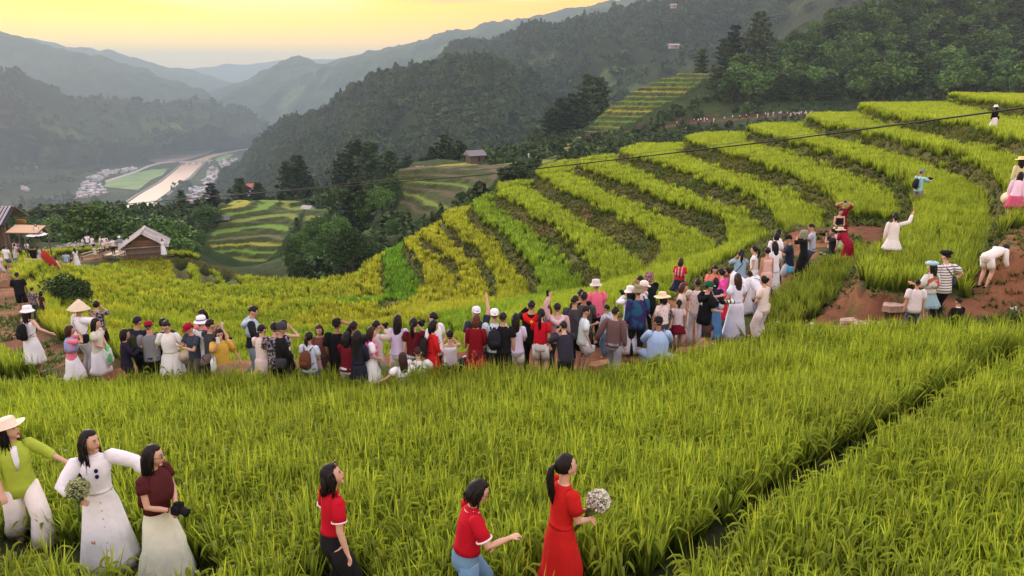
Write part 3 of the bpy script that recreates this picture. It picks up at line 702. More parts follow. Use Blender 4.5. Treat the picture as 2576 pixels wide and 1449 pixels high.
ridge('right_far_mountain', [[(440, 262, 4600), (548, 222, 4600), (611, 207, 4600), (648, 181, 4550), (704, 155, 4500), (737, 142, 4500), (755, 139, 4500), (778, 152, 4500), (796, 164, 4500), (820, 161, 4500), (859, 150, 4500), (925, 131, 4450), (975, 122, 4400), (1019, 115, 4300), (1059, 107, 4300), (1092, 93, 4200), (1130, 76, 4100), (1192, 72, 4000), (1219, 60, 4000), (1242, 53, 3900), (1309, 47, 3800), (1425, 23, 3700), (1492, 15, 3600), (1552, 3, 3500), (1620, -8, 3300), (1900, -20, 2900), (2300, -20, 2800), (2800, -20, 2800)],
      [(560, 265, 3900), (700, 215, 3800), (900, 180, 3500), (1200, 110, 3000), (1500, 50, 2700), (2000, -10, 2500), (2700, -10, 2500)],
      [(590, 350, 3100), (850, 340, 2700), (1200, 330, 2300), (2000, 330, 2000), (2700, 330, 2000)]], 420, 60, 55, 420, fo, fo2, seed=6)
LH = ridge('left_hill', [[(-1500, 90, 2200), (-900, 100, 2200), (-420, 120, 2200), (-200, 160, 2200), (-60, 176, 2200), (0, 181, 2200), (67, 185, 2200), (111, 208, 2250), (174, 238, 2300), (193, 244, 2350), (281, 243, 2400), (333, 248, 2450), (407, 264, 2500), (455, 250, 2600), (518, 250, 2700), (563, 268, 2750), (630, 283, 2750), (659, 305, 2800), (685, 335, 2800)],
      [(-1500, 300, 1900), (-300, 300, 1900), (100, 320, 1950), (350, 330, 2100), (560, 330, 2400), (660, 350, 2600)],
      [(-1500, 440, 0), (-300, 440, 0), (0, 430, 0), (150, 420, 0), (380, 378, 0), (470, 375, 0), (600, 366, 0), (660, 362, 0)]], 300, 60, 40, 260, (.020, .034, .014), (.060, .075, .026), seed=7)
G1 = ridge('middle_mountain', [[(1060, 200, 1750), (1105, 160, 1700), (1122, 136, 1650), (1142, 121, 1600), (1165, 113, 1600), (1209, 115, 1600), (1242, 106, 1580), (1275, 93, 1550), (1319, 73, 1500), (1409, 66, 1500), (1459, 50, 1480), (1509, 43, 1450), (1542, 28, 1400), (1592, 23, 1380), (1625, 10, 1350), (1659, 2, 1320), (1720, -25, 1300), (1850, -50, 1250), (2300, -50, 1250), (2900, -40, 1250)],
      [(1130, 230, 1350), (1300, 190, 1250), (1430, 140, 1180), (1560, 110, 1150), (1750, 70, 1050), (2100, 20, 1000), (2900, 20, 1000)],
      [(1250, 330, 1050), (1400, 330, 900), (1560, 300, 800), (1750, 250, 760), (2100, 200, 750), (2900, 200, 750)],
      [(1200, 500, 800), (1500, 450, 620), (1900, 400, 600), (2900, 400, 600)]], 360, 90, 34, 170, fo, fo2, back=(350, -200), seed=8)
G2 = ridge('near_mountain', [[(545, 478, 1600), (563, 437, 1550), (592, 422, 1500), (630, 391, 1420), (648, 365, 1400), (685, 335, 1320), (722, 309, 1250), (759, 295, 1200), (805, 291, 1150), (838, 268, 1120), (858, 243, 1100), (875, 228, 1080), (909, 211, 1060), (942, 200, 1040), (992, 191, 1000), (1042, 176, 980), (1092, 163, 960), (1125, 155, 940), (1192, 150, 930), (1259, 153, 920), (1309, 166, 920), (1342, 193, 910), (1375, 243, 900), (1400, 300, 880), (1420, 360, 860)],
      [(560, 480, 1400), (700, 400, 1080), (850, 340, 920), (1000, 290, 820), (1150, 260, 760), (1300, 290, 760), (1410, 380, 780)],
      [(570, 520, 1150), (720, 470, 860), (900, 430, 700), (1100, 400, 620), (1300, 400, 620), (1420, 430, 640)],
      [(560, 600, 900), (800, 560, 620), (1000, 540, 520), (1300, 500, 500), (1440, 500, 520)]], 380, 100, 26, 130, (.018, .034, .012), (.045, .065, .020), back=(250, -190), seed=9)
# ground between the near hillside and the valley
mid = Field(-330., 470., 84., 640., 2.5)
def ml(pts): mid.line([tuple(atd(*p)) for p in pts])
ml([(560, 535, 205), (600, 524, 215), (690, 521, 225), (740, 532, 225), (790, 546, 222), (840, 530, 225), (880, 505, 230)])
ml([(520, 600, 185), (530, 640, 180), (600, 672, 176), (670, 692, 172), (735, 610, 185), (790, 590, 195), (850, 560, 205)])
ml([(1000, 575, 140), (1120, 548, 141), (1220, 500, 146), (1300, 450, 152), (1360, 420, 160)])
ml([(1000, 445, 170), (1045, 408, 190), (1120, 402, 195), (1200, 412, 195), (1215, 430, 182), (1330, 425, 182), (1400, 390, 230), (1440, 355, 300)])
ml([(1440, 352, 305), (1500, 300, 318), (1560, 262, 328), (1640, 215, 345), (1720, 194, 355), (1820, 190, 362)])
ml([(1440, 356, 300), (1560, 342, 298), (1640, 328, 298), (1720, 312, 298), (1800, 305, 296), (1880, 298, 292), (1960, 290, 288), (2030, 292, 284), (2200, 290, 270), (2500, 270, 240), (2700, 265, 220)])
ml([(1450, 385, 250), (1560, 366, 262), (1750, 345, 262), (1900, 330, 255), (2100, 310, 245), (2400, 285, 215)])
ml([(1820, 190, 362), (1880, 205, 380), (1965, 150, 395), (2040, 98, 410), (2150, 45, 430), (2300, -5, 450), (2600, -50, 470), (2900, -70, 500)])
ml([(2400, 130, 390), (2700, 120, 400)]); ml([(2200, 180, 345), (2700, 190, 340)])
ml([(800, 690, 112), (860, 660, 116), (950, 610, 122), (1000, 590, 124)])
ml([(760, 640, 150), (870, 560, 168), (960, 520, 172), (990, 490, 178)])
ml([(-300, 600, 125), (0, 612, 125), (150, 612, 126), (300, 608, 128), (440, 625, 130)])
ml([(-500, 545, 220), (0, 548, 220), (200, 540, 225), (400, 536, 235), (540, 528, 240), (700, 505, 260), (850, 480, 270), (1000, 430, 270), (1150, 400, 260), (1300, 380, 280), (1420, 355, 330)])
ml([(490, 680, 152), (600, 722, 152), (690, 722, 150), (735, 700, 142)])
ml([(500, 740, 130), (600, 745, 130), (700, 745, 130), (780, 740, 128)])
mid.line([(-330, 84, -24), (-56, 86, -28), (-34, 92, -37), (-14, 92, -38), (6, 96, -37), (40, 90, -25), (90, 84, -12), (470, 84, 0)])
mid.line([(-330, 420, -120), (-100, 420, -120), (0, 420, -105), (30, 420, -85)])
mid.line([(-330, 640, -230), (40, 640, -230), (60, 640, -150), (120, 640, -60), (170, 640, -10), (240, 640, 40), (470, 640, 60)])
mid.solve()
zt = mid.Z.copy()
jit = fbm(mid.X, mid.Y, 22, 21) * 1.2 + fbm(mid.X, mid.Y, 6, 22) * .4
mid.Z = zt + jit * np.clip((mid.Y - 150) / 60, 0, 1) * .6
t = np.clip(.5 + fbm(mid.X, mid.Y, 30, 23), 0, 1)[..., None]
cm = np.array([.028, .048, .016]) * (1 - t) + np.array([.055, .085, .025]) * t
M_mid = ground_mat('undergrowth', bump=1., bscale=.6, nscale=.3, vary=.35)
trail = [tuple(atd(u, v, D)) for u, v, D in [(1450, 352, 300), (1560, 341, 298), (1640, 327, 298), (1720, 311, 298), (1800, 304, 296), (1880, 297, 292), (1960, 289, 288), (2030, 291, 284)]]
dt = dist_poly(mid.X, mid.Y, trail)
cm[dt < 2.6] = (.16, .085, .05)
rr = (dt < 9) & (mid.Y > np.interp(mid.X, [p[0] for p in trail], [p[1] for p in trail])) & (fbm(mid.X, mid.Y, 9, 31) > .15)
cm[rr] = (.10, .060, .035)
link('valley_slopes', mid.mesh('valley_slopes', M_mid, keep=(mid.Y > 88), col=cm), kind='structure')
# terraced patches: fine grids stepped along their contours
M_terr = ground_mat('terrace_rice', bump=.9, bscale=2.2, nscale=1.2, vary=.22)
def patch(name, poly, step, res, cols, riser=.35, flatc=None, lift=.4, seed=0, wob=1.0, tilt=0.):
    P = np.array([atd(*p)[:2] for p in poly]); PATCHES[name] = P; x0, y0 = P.min(0) - 4; x1, y1 = P.max(0) + 4
    f = Field(x0, x1, y0, y1, res); base = Field.at(mid0, f.X, f.Y) + fbm(f.X, f.Y, 14, seed) * wob
    q = base / step; k = np.floor(q); fr = q - k
    e = np.clip((fr - (1 - riser)) / riser, 0, 1)
    f.Z = (k + e) * step + lift
    ins = in_poly(f.X, f.Y, P)
    edge = dist_poly(f.X, f.Y, list(P) + [P[0]])
    f.Z = np.where(ins, f.Z, f.Z - np.minimum(edge * 1.2, 8))
    kk = k.astype(int)
    C = np.array(cols)[kk % len(cols)]
    C = C * (1 + .12 * fbm(f.X, f.Y, 4, seed + 3))[..., None]
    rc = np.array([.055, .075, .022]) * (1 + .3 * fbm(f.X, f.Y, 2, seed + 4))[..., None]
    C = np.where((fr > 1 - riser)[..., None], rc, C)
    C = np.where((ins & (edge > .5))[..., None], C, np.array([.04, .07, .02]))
    link(name, f.mesh(name, M_terr, keep=(edge < 5) | ins, col=C), kind='structure')
    return f
mid0 = mid
PATCHES = {}
Yl, Gr, Ol = [.30, .30, .04], [.13, .24, .03], [.17, .22, .035]
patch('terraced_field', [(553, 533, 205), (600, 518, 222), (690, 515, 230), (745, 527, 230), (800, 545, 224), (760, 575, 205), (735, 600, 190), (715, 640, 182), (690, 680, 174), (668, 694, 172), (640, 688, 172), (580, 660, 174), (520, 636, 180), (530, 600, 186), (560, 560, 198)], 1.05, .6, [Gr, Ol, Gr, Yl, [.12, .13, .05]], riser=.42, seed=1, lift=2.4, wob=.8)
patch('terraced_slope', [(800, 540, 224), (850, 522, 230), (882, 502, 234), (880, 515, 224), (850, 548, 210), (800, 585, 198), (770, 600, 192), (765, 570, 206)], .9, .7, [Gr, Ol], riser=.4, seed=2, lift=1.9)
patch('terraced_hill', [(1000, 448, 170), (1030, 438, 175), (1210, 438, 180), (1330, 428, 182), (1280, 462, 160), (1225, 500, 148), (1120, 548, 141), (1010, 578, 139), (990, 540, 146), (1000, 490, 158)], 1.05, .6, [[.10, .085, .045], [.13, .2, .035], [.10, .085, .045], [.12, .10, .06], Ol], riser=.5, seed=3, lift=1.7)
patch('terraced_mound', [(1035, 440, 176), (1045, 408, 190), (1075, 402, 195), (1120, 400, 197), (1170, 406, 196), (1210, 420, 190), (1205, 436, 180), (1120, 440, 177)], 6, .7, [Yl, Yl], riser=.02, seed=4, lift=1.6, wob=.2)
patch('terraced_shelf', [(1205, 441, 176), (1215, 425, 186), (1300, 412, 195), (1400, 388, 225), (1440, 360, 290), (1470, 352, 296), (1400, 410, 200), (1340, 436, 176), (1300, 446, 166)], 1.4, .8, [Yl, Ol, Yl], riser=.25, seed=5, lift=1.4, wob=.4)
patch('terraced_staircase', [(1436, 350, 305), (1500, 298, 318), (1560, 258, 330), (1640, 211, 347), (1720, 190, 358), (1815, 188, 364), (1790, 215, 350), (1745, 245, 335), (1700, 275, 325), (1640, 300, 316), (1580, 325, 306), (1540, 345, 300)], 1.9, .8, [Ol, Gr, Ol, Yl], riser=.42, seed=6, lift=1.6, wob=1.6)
# the bare pinkish rock under the mound field
def rock_band():
    us = np.linspace(1044, 1208, 40); b = MB(); vs = []; rr_ = np.random.default_rng(6)
    for r_ in range(6):
        for u in us:
            e = (u - 1126) / 82; hh = max(0, 1 - e * e) ** .5; q = atd(u, 427 + 12 * hh * r_ / 5 + 1.5 * e, 181 - 2.2 * hh - r_ * .35); vs.append(q + rr_.normal(size=3) * .07)
    n = len(us); b.add(vs, [(i * n + k, i * n + k + 1, (i + 1) * n + k + 1, (i + 1) * n + k) for i in range(5) for k in range(n - 1)])
    o = link('rock_face', b.mesh('rock_face', mat('pink_rock', (.42, .27, .19), rough=.95, bump=1., bscale=1.2, c2=(.26, .15, .10), nscale=.9), False), kind='structure'); so = o.modifiers.new('thickness', 'SOLIDIFY'); so.thickness = .8; so.offset = -1
rock_band()
# valley floor
def floor_poly(name, pts, z, m, kind='structure', **kw):
    b = MB(); P = [atz(u, v, z) for u, v in pts]; b.add(P, [tuple(range(len(P)))]); return link(name, b.mesh(name, m, False), kind=kind, **kw)
gx = np.linspace(-7000, 7000, 90); gy = np.linspace(620, 13500, 90); GX, GY = np.meshgrid(gx, gy)
GZ = np.full(GX.shape, ZV) ; idx = np.arange(GX.size).reshape(GX.shape)
q = np.stack([idx[:-1, :-1], idx[:-1, 1:], idx[1:, 1:], idx[1:, :-1]], -1).reshape(-1, 4)
tt = np.clip(.5 + fbm(GX, GY, 200, 41), 0, 1)[..., None]; cc = np.array([.035, .055, .02]) * (1 - tt) + np.array([.07, .095, .035]) * tt
link('valley_floor', grid_mesh('valley_floor', np.stack([GX.ravel(), GY.ravel(), GZ.ravel()], 1), q, M_mtn, cc.reshape(-1, 3)), kind='structure')
def strip_mesh(name, la, lb, z, m, kind='structure', th=0):
    A = [atz(u, v, z) for u, v in la]; B = [atz(u, v, z) for u, v in lb]; b = MB(); n = len(A)
    b.add(A + B, [(i, i + 1, n + i + 1, n + i) for i in range(n - 1)]); return link(name, b.mesh(name, m, False), kind=kind)
M_river = mat('muddy_river_water', (.52, .39, .27), rough=.6, bump=.15, bscale=.05, spec=.25)
LB = [(300, 530), (326, 507), (352, 489), (404, 459), (437, 433), (456, 415), (493, 402), (537, 387), (593, 378), (640, 371)]
RB = [(365, 530), (389, 507), (420, 485), (450, 463), (478, 444), (497, 424), (527, 398), (570, 386), (612, 378), (648, 372)]
strip_mesh('river', LB, RB, ZV + 1.2, M_river)
M_bankc = mat('river_embankment', (.22, .20, .17), rough=.9, vary=.2, bscale=.02)
def off_px(pl, du): return [(u + du * (v - 340) / 120, v) for u, v in pl]
strip_mesh('river_embankment_road', off_px(LB, -9), off_px(LB, -3), ZV + 1.6, M_bankc)
strip_mesh('river_embankment', off_px(RB, 3), off_px(RB, 9), ZV + 1.6, M_bankc)
M_field = mat('rice_paddy_far', (.15, .26, .07), rough=.9, vary=.2, bscale=.02)
floor_poly('paddy_field', [(262, 470), (267, 457), (300, 446), (333, 436), (380, 427), (422, 424), (410, 440), (380, 452), (348, 478), (300, 474)], ZV + 1.4, M_field)
floor_poly('paddy_field', [(540, 400), (570, 388), (590, 386), (575, 398), (548, 408)], ZV + 1.4, M_field)
M_tan = mat('bare_earth', (.34, .27, .22), rough=.95, vary=.2, bscale=.02)
floor_poly('gravel_works', [(372, 404), (385, 385), (420, 378), (470, 380), (545, 377), (520, 388), (470, 402), (440, 408), (395, 410)], ZV + 1.3, M_tan)
strip_mesh('valley_road', [(262, 455), (300, 443), (340, 430), (372, 416), (400, 409), (440, 405)], [(268, 458), (305, 446), (345, 433), (377, 419), (405, 412), (442, 408)], ZV + 1.8, mat('pale_road', (.40, .37, .33), rough=.9))
# river bridge: deck on piers
def bridge():
    o = empty('bridge', atz(494, 409, ZV), 'pale concrete road bridge crossing the muddy river in the valley', 'bridge')
    a = Vector(atz(452, 409, ZV + 9)) - o.location; c = Vector(atz(534, 404, ZV + 9)) - o.location
    mc = mat('pale_concrete', (.45, .43, .40), rough=.9)
    b = MB(); d = (c - a); d.z = 0; ang = math.atan2(d.y, d.x); b.box((a + c) / 2, (d.length / 2, 5, 1.2), Matrix.Rotation(ang, 3, 'Z')); link('deck', b.mesh('deck', mc, False), o)
    for s in (-1, 1):
        b = MB(); nrm = Vector((-d.y, d.x, 0)).normalized() * 4.7 * s; b.box((a + c) / 2 + nrm + Vector((0, 0, 1.9)), (d.length / 2, .15, .7), Matrix.Rotation(ang, 3, 'Z')); link('railing', b.mesh('railing', mc, False), o)
    for i in range(5):
        p = a + (c - a) * ((i + .5) / 5); b = MB(); b.box((p.x, p.y, (p.z - 1.2) / 2), (1.2, 3.5, (p.z - 1.2) / 2 )); link('pier', b.mesh('pier', mc, False), o)
bridge()
# air
hz = MB(); hz.box((0, 6500, (330 + ZV - 1) / 2), (7600, 7600, (330 - ZV + 1) / 2 + 0))
hzm = bpy.data.materials.new('haze'); hzm.use_nodes = True; hzm.node_tree.nodes.clear()
_o = hzm.node_tree.nodes.new('ShaderNodeOutputMaterial'); _v = hzm.node_tree.nodes.new('ShaderNodeVolumePrincipled')
_v.inputs['Color'].default_value = (.50, .69, .80, 1); _v.inputs['Density'].default_value = HAZE_DENSITY; _v.inputs['Anisotropy'].default_value = .0
hzm.node_tree.links.new(_v.outputs[0], _o.inputs['Volume'])
link('haze', hz.mesh('haze', hzm, False), kind='stuff', label='thin evening haze filling the river valley', category='haze')
# ------------------------------------------------------------------ trees and bushes
def tree_leaf_mat(name, base):
    m = bpy.data.materials.new(name); m.use_nodes = True
    nt = m.node_tree; bs = nt.nodes['Principled BSDF']; N = nt.nodes.new; L = nt.links.new
    bs.inputs['Roughness'].default_value = .65; bs.inputs['Specular IOR Level'].default_value = .2
    vc = N('ShaderNodeAttribute'); vc.attribute_name = 'Col'
    oi = N('ShaderNodeObjectInfo')
    mr = N('ShaderNodeMapRange'); mr.inputs['To Min'].default_value = .5; mr.inputs['To Max'].default_value = 1.7
    L(oi.outputs['Random'], mr.inputs['Value'])
    sc = N('ShaderNodeVectorMath'); sc.operation = 'SCALE'; L(vc.outputs['Color'], sc.inputs[0]); L(mr.outputs[0], sc.inputs['Scale'])
    mu = N('ShaderNodeVectorMath'); mu.operation = 'MULTIPLY'; mu.inputs[1].default_value = base; L(sc.outputs[0], mu.inputs[0])
    L(mu.outputs[0], bs.inputs['Base Color'])
    return m
M_broad = tree_leaf_mat('broad_leaves', (.052, .115, .022)); M_pine = tree_leaf_mat('pine_needles', (.028, .055, .020)); M_bush = tree_leaf_mat('bush_leaves', (.045, .095, .022))
M_light = tree_leaf_mat('young_leaves', (.10, .17, .03))
M_bark = mat('bark', (.07, .055, .04), rough=.95, bump=.6, bscale=6)
def cards(pts, size, seed, elong=1.0, down=None):
    """leaf-sized faces: one bent quad each, with its own colour"""
    r = np.random.default_rng(seed); n = len(pts); P = np.asarray(pts)
    a = r.normal(size=(n, 3)); a[:, 2] *= .5; a /= np.linalg.norm(a, axis=1)[:, None]
    if down is not None: a = a * .5 + down; a /= np.linalg.norm(a, axis=1)[:, None]
    b = np.cross(a, r.normal(size=(n, 3))); b /= np.linalg.norm(b, axis=1)[:, None]
    s = size * r.uniform(.6, 1.4, n)[:, None]
    v = np.stack([P - a * s * elong - b * s * .25, P - b * s * .8, P + a * s * elong, P + b * s * .8], 1)
    v[:, 1] += 0; 
    c = np.repeat(r.uniform(.55, 1.5, n)[:, None] * np.array([1, 1, 1.]) + r.uniform(0, .25, n)[:, None] * np.array([1, .6, 0]), 4, 0)
    return v.reshape(-1, 3), np.arange(n * 4).reshape(-1, 4), c
def card_mesh(name, parts, m):
    V = np.concatenate([p[0] for p in parts]); o = 0; Q = []
    for p in parts: Q.append(p[1] + o); o += len(p[0])
    return grid_mesh(name, V, np.concatenate(Q), m, np.concatenate([p[2] for p in parts]), False)
def crown_pts(r, nclump, per, rad, ch, cz, shape='round'):
    """points gathered in clumps through a crown"""
    out = []
    for i in range(nclump):
        d = r.normal(size=3); d /= np.linalg.norm(d); d[2] = abs(d[2]) * 1.0 if r.random() < .75 else d[2]
        q = r.uniform(.45, 1.0) * d; c = np.array([q[0] * rad, q[1] * rad, cz + q[2] * ch])
        cr = rad * r.uniform(.22, .42)
        e = r.normal(size=(per, 3)); e /= np.linalg.norm(e, axis=1)[:, None]; e *= (r.uniform(.5, 1.0, per) ** .5)[:, None] * cr; e[:, 2] *= .75
        out.append(c + e)
    return np.concatenate(out)
def make_broad(seed, rad=1.0, ch=.8, cz=1.2, nclump=26, per=26, size=.11, m=None):
    """unit tree: crown radius about 1, foot at 0"""
    r = np.random.default_rng(seed)
    tr = MB(); tr.tube([(0, 0, -.3), (.02, .01, .4), (.05, 0, cz)], [.09, .07, .045], 7)
    for k in range(5):
        a = r.uniform(0, 6.28); tr.tube([(.03, 0, .5 + .08 * k), (.35 * math.cos(a), .35 * math.sin(a), cz * .85), (.7 * math.cos(a), .7 * math.sin(a), cz + .25)], [.04, .025, .01], 5)
    pts = crown_pts(r, nclump, per, rad, ch, cz)
    return tr.mesh('trunk', M_bark), card_mesh('crown', [cards(pts, size, seed)], m or M_broad)
def make_pine(seed, n=9, size=.05, m=None, w=.30):
    """unit height conifer in ragged tiers"""
    r = np.random.default_rng(seed); tr = MB(); tr.tube([(0, 0, -.1), (.005, 0, .5), (0, .004, .97)], [.018, .011, .003], 7); P = []
    for t in range(n):
        z = .18 + .80 * t / n; R_ = w * (1 - t / n) ** .8 * r.uniform(.75, 1.15) + .03
        nb = 7 if t < n - 2 else 4
        for k in range(nb):
            a = 6.28 * k / nb + r.uniform(-.4, .4); L_ = R_ * r.uniform(.6, 1.2)
            tip = np.array([L_ * math.cos(a), L_ * math.sin(a), z + L_ * .22]); base = np.array([0, 0, z])
            tr.tube([tuple(base), tuple(tip)], [.004, .0015], 4, cap=False)
            for q in np.linspace(.25, 1, 5):
                c = base + (tip - base) * q; P.append(c + r.normal(size=(7, 3)) * np.array([.022, .022, .014]) * (1.2 - .3 * q))
    P = np.concatenate(P); return tr.mesh('trunk', M_bark), card_mesh('crown', [cards(P, size * .55, seed, 1.5)], m or M_pine)
BROAD = [make_broad(s, ch=.75 + .15 * (s % 3), nclump=30, per=44, size=.095) for s in range(5)]
BROADF = [make_broad(30 + s, ch=.7 + .2 * (s % 3), nclump=52, per=95, size=.048) for s in range(3)]
PINES = [make_pine(s, n=8 + s % 3, size=.05, w=.24 + .05 * (s % 3)) for s in range(4)]
def put_tree(kind, pos, h, label, group=None, cat='tree', sx=1., name=None):
    """kind: list of (trunk, crown) meshes of unit size"""
    src = random.choice(kind); unit = 2.0 if kind is not PINES else 1.0
    nm = name or ('pine_tree' if kind is PINES else 'tree')
    o = empty(nm, pos, label, cat, group, random.uniform(0, 6.28), h / unit); o.scale = (h / unit * sx, h / unit * sx, h / unit)
    link('trunk', src[0], o); link('crown', src[1], o)
    return o
def gz(x, y): return float(near.at(x, y)) if y < 90 else float(mid.at(x, y))
def tree_px(kind, u, vb, D, vt, label, group='trees on the slopes around the valley head', sx=1., cat='tree'):
    p = atd(u, vb, D); z = gz(p[0], p[1]); h = (vb - vt) * D / FPX * 1.04 + min(3., max(0, p[2] - z)) * 1.0
    return put_tree(kind, (p[0], p[1], z - .2), h, label, group, cat, sx)
# pines and trees one can pick out
for i, (u, vb, D, vt, lab) in enumerate([
    (1905, 150, 405, 17, 'tall lone pine with a bare trunk high on the forest edge skyline'),
    (1840, 190, 375, 70, 'tallest dark pine of the pair standing above the stepped terraces'),
    (1815, 192, 370, 100, 'shorter dark pine leaning against the tallest one above the stepped terraces'),
    (1763, 192, 365, 122, 'small round-topped pine standing alone on the top step of the terrace staircase'),
    (1950, 90, 410, 40, 'ragged dark pine just right of the lone tall pine on the forest edge'),
    (1890, 150, 395, 98, 'low dark pine half hidden behind the left edge of the forest'),
    (1475, 322, 335, 190, 'tallest dark pine of the clump left of the terrace staircase'),
    (1505, 318, 340, 205, 'right-hand pine of the clump left of the terrace staircase'),
    (1410, 325, 330, 226, 'dark pine on the left of the clump beside the terrace staircase'),
    (1385, 332, 325, 250, 'smaller pine at the left foot of the clump beside the terrace staircase'),
    (1440, 330, 325, 235, 'middle pine of the clump beside the terrace staircase'),
    (1545, 262, 420, 205, 'hazy pine behind the upper left steps of the terrace staircase'),
    (1590, 262, 420, 218, 'second hazy pine behind the upper left steps of the terrace staircase'),
    (1665, 212, 420, 178, 'small hazy pine above the middle of the terrace staircase'),
    (1705, 205, 420, 178, 'small hazy pine above the right of the terrace staircase'),
    (1350, 375, 300, 325, 'pine at the lower left end of the people-lined trail'),
    (1120, 406, 215, 330, 'tallest green pine behind the yellow mound field'),
    (1087, 406, 218, 350, 'slim pine left of the tallest one behind the yellow mound field'),
    (1158, 408, 218, 350, 'broad pine right of the tallest one behind the yellow mound field'),
    (1060, 405, 220, 372, 'low pine at the left end of the group behind the yellow mound field'),
    (1255, 415, 215, 368, 'dark pine right of the grey-roofed hut by the mound'),
    (1232, 415, 225, 380, 'small dark pine close behind the grey-roofed hut by the mound'),
    (728, 522, 262, 424, 'left half of the big dark pine pair above the green terraced field'),
    (760, 522, 258, 412, 'right half of the big dark pine pair above the green terraced field'),
    (868, 520, 255, 425, 'dark pine right of the big pair above the terraced field'),
    (900, 520, 250, 398, 'tall dark pine in the group left of the mound'),
    (940, 520, 245, 405, 'tall pine with visible trunk in the group left of the mound'),
    (985, 480, 240, 393, 'pine nearest the left side of the mound'),
    (1025, 440, 235, 385, 'small dark pine touching the left edge of the mound'),
    (905, 640, 150, 490, 'tall dark pine rising from the middle of the gully'),
    (878, 640, 152, 520, 'dark pine left of the tall one in the gully'),
    (465, 560, 215, 492, 'dark conifer behind the two big round trees, nearest them'),
    (540, 556, 225, 482, 'dark conifer standing behind the left end of the terraced field'),
    (612, 545, 240, 474, 'dark conifer in front of the riverside town rooftops'),
    (655, 545, 245, 486, 'small dark conifer left of the big pine pair')]):
    tree_px(PINES, u, vb, D, vt, lab, sx=.92 if D > 355 else 1.2)
for (u, vb, D, vt, sx, lab) in [
    (240, 606, 112, 482, 1.05, 'big round dark green tree behind the walkers, left of the pair'),
    (312, 606, 112, 488, 1.05, 'big round dark green tree in the middle behind the wooden hut'),
    (402, 604, 116, 494, 1.15, 'big round dark green tree right of the pair behind the wooden hut')]:
    tree_px(BROADF, u, vb, D, vt, lab, sx=sx * .95)
k = 0
for (u, vb, D, vt, sx, lab) in [
    (885, 690, 108, 588, .85, 'pale green feathery tree at the edge of the bowl'), (925, 660, 112, 612, .9, 'low leafy tree right of the pale feathery tree'),
    (760, 706, 110, 655, 1.1, 'low bright bush-like tree at the bottom of the bowl edge'), 
    (752, 690, 130, 610, .8, 'dark leafy tree beside the terraced field edge'), (790, 690, 125, 612, .9, 'leafy tree in the centre of the gully'),
    (832, 690, 122, 600, .9, 'tall dark leafy tree in the centre of the gully'), (850, 650, 140, 555, 1.0, 'dark tree behind the feathery tree'),
    (930, 620, 150, 530, 1.1, 'dark tree below the mound on the gully side'), (965, 600, 155, 520, 1.1, 'leafy tree right below the mound'),
    (985, 560, 160, 485, 1.2, 'leafy tree hanging on the slope left of the brown terraces'), (950, 560, 170, 490, 1.1, 'dark tree on the slope under the pines'),
    (810, 640, 150, 560, 1.1, 'dark tree at the end of the green terraces'), (770, 640, 150, 575, 1.1, 'dark spreading tree under the green terraces'),
    (995, 610, 130, 560, 1.1, 'shrubby tree where the yellow rice ridge begins'), (860, 620, 165, 540, 1.0, 'deep green tree in the upper gully'),
    (490, 600, 170, 560, 1.0, 'dark tree between the wooden hut and the terraced field'),
    (60, 600, 140, 545, 1.4, 'dark tree behind the market stall roof'), (150, 602, 140, 548, 1.5, 'dark spreading tree behind the white flowers'),
    (455, 610, 150, 560, 1.3, 'dark tree close behind the right side of the wooden hut'), (1245, 468, 76, 442, 1.4, 'small leafy bush on the nose of the highest yellow-green strip'),
    (1390, 404, 84, 350, 1.2, 'bright green bushy tree beside the long terraces, left one'), (1430, 404, 86, 343, 1.2, 'bright green bushy tree beside the long terraces, right one'),
    (520, 560, 190, 520, 1.4, 'dark tree in the band under the cable, right part'), (10, 596, 150, 560, 1.5, 'dark tree behind the tiled roof house')]:
    tree_px(BROAD if D > 200 else BROADF, u, vb, D, vt, lab, sx=sx * .8)
# the near bush beside the left path
def near_bush():
    p = None
    for D in np.arange(18, 40, .25):
        d = ray(168, 772); q = d * (D / d[1])
        if q[2] <= gz(q[0], q[1]): p = q; break
    o = empty('bush', (p[0], p[1], gz(p[0], p[1]) - .05), 'big dense dark green bush beside the red path', 'bush')
    r = np.random.default_rng(3); tr = MB()
    for k in range(9):
        a = r.uniform(0, 6.28); tr.tube([(0, 0, 0), (.5 * math.cos(a), .5 * math.sin(a), .6), (.9 * math.cos(a), .9 * math.sin(a), 1.0)], [.03, .02, .008], 5)
    link('stems', tr.mesh('stems', M_bark), o)
    P = crown_pts(r, 60, 110, 1.15, .95, .42); P = P[P[:, 2] > 0]
    link('foliage', card_mesh('foliage', [cards(P, .05, 4)], M_bush), o)
near_bush()
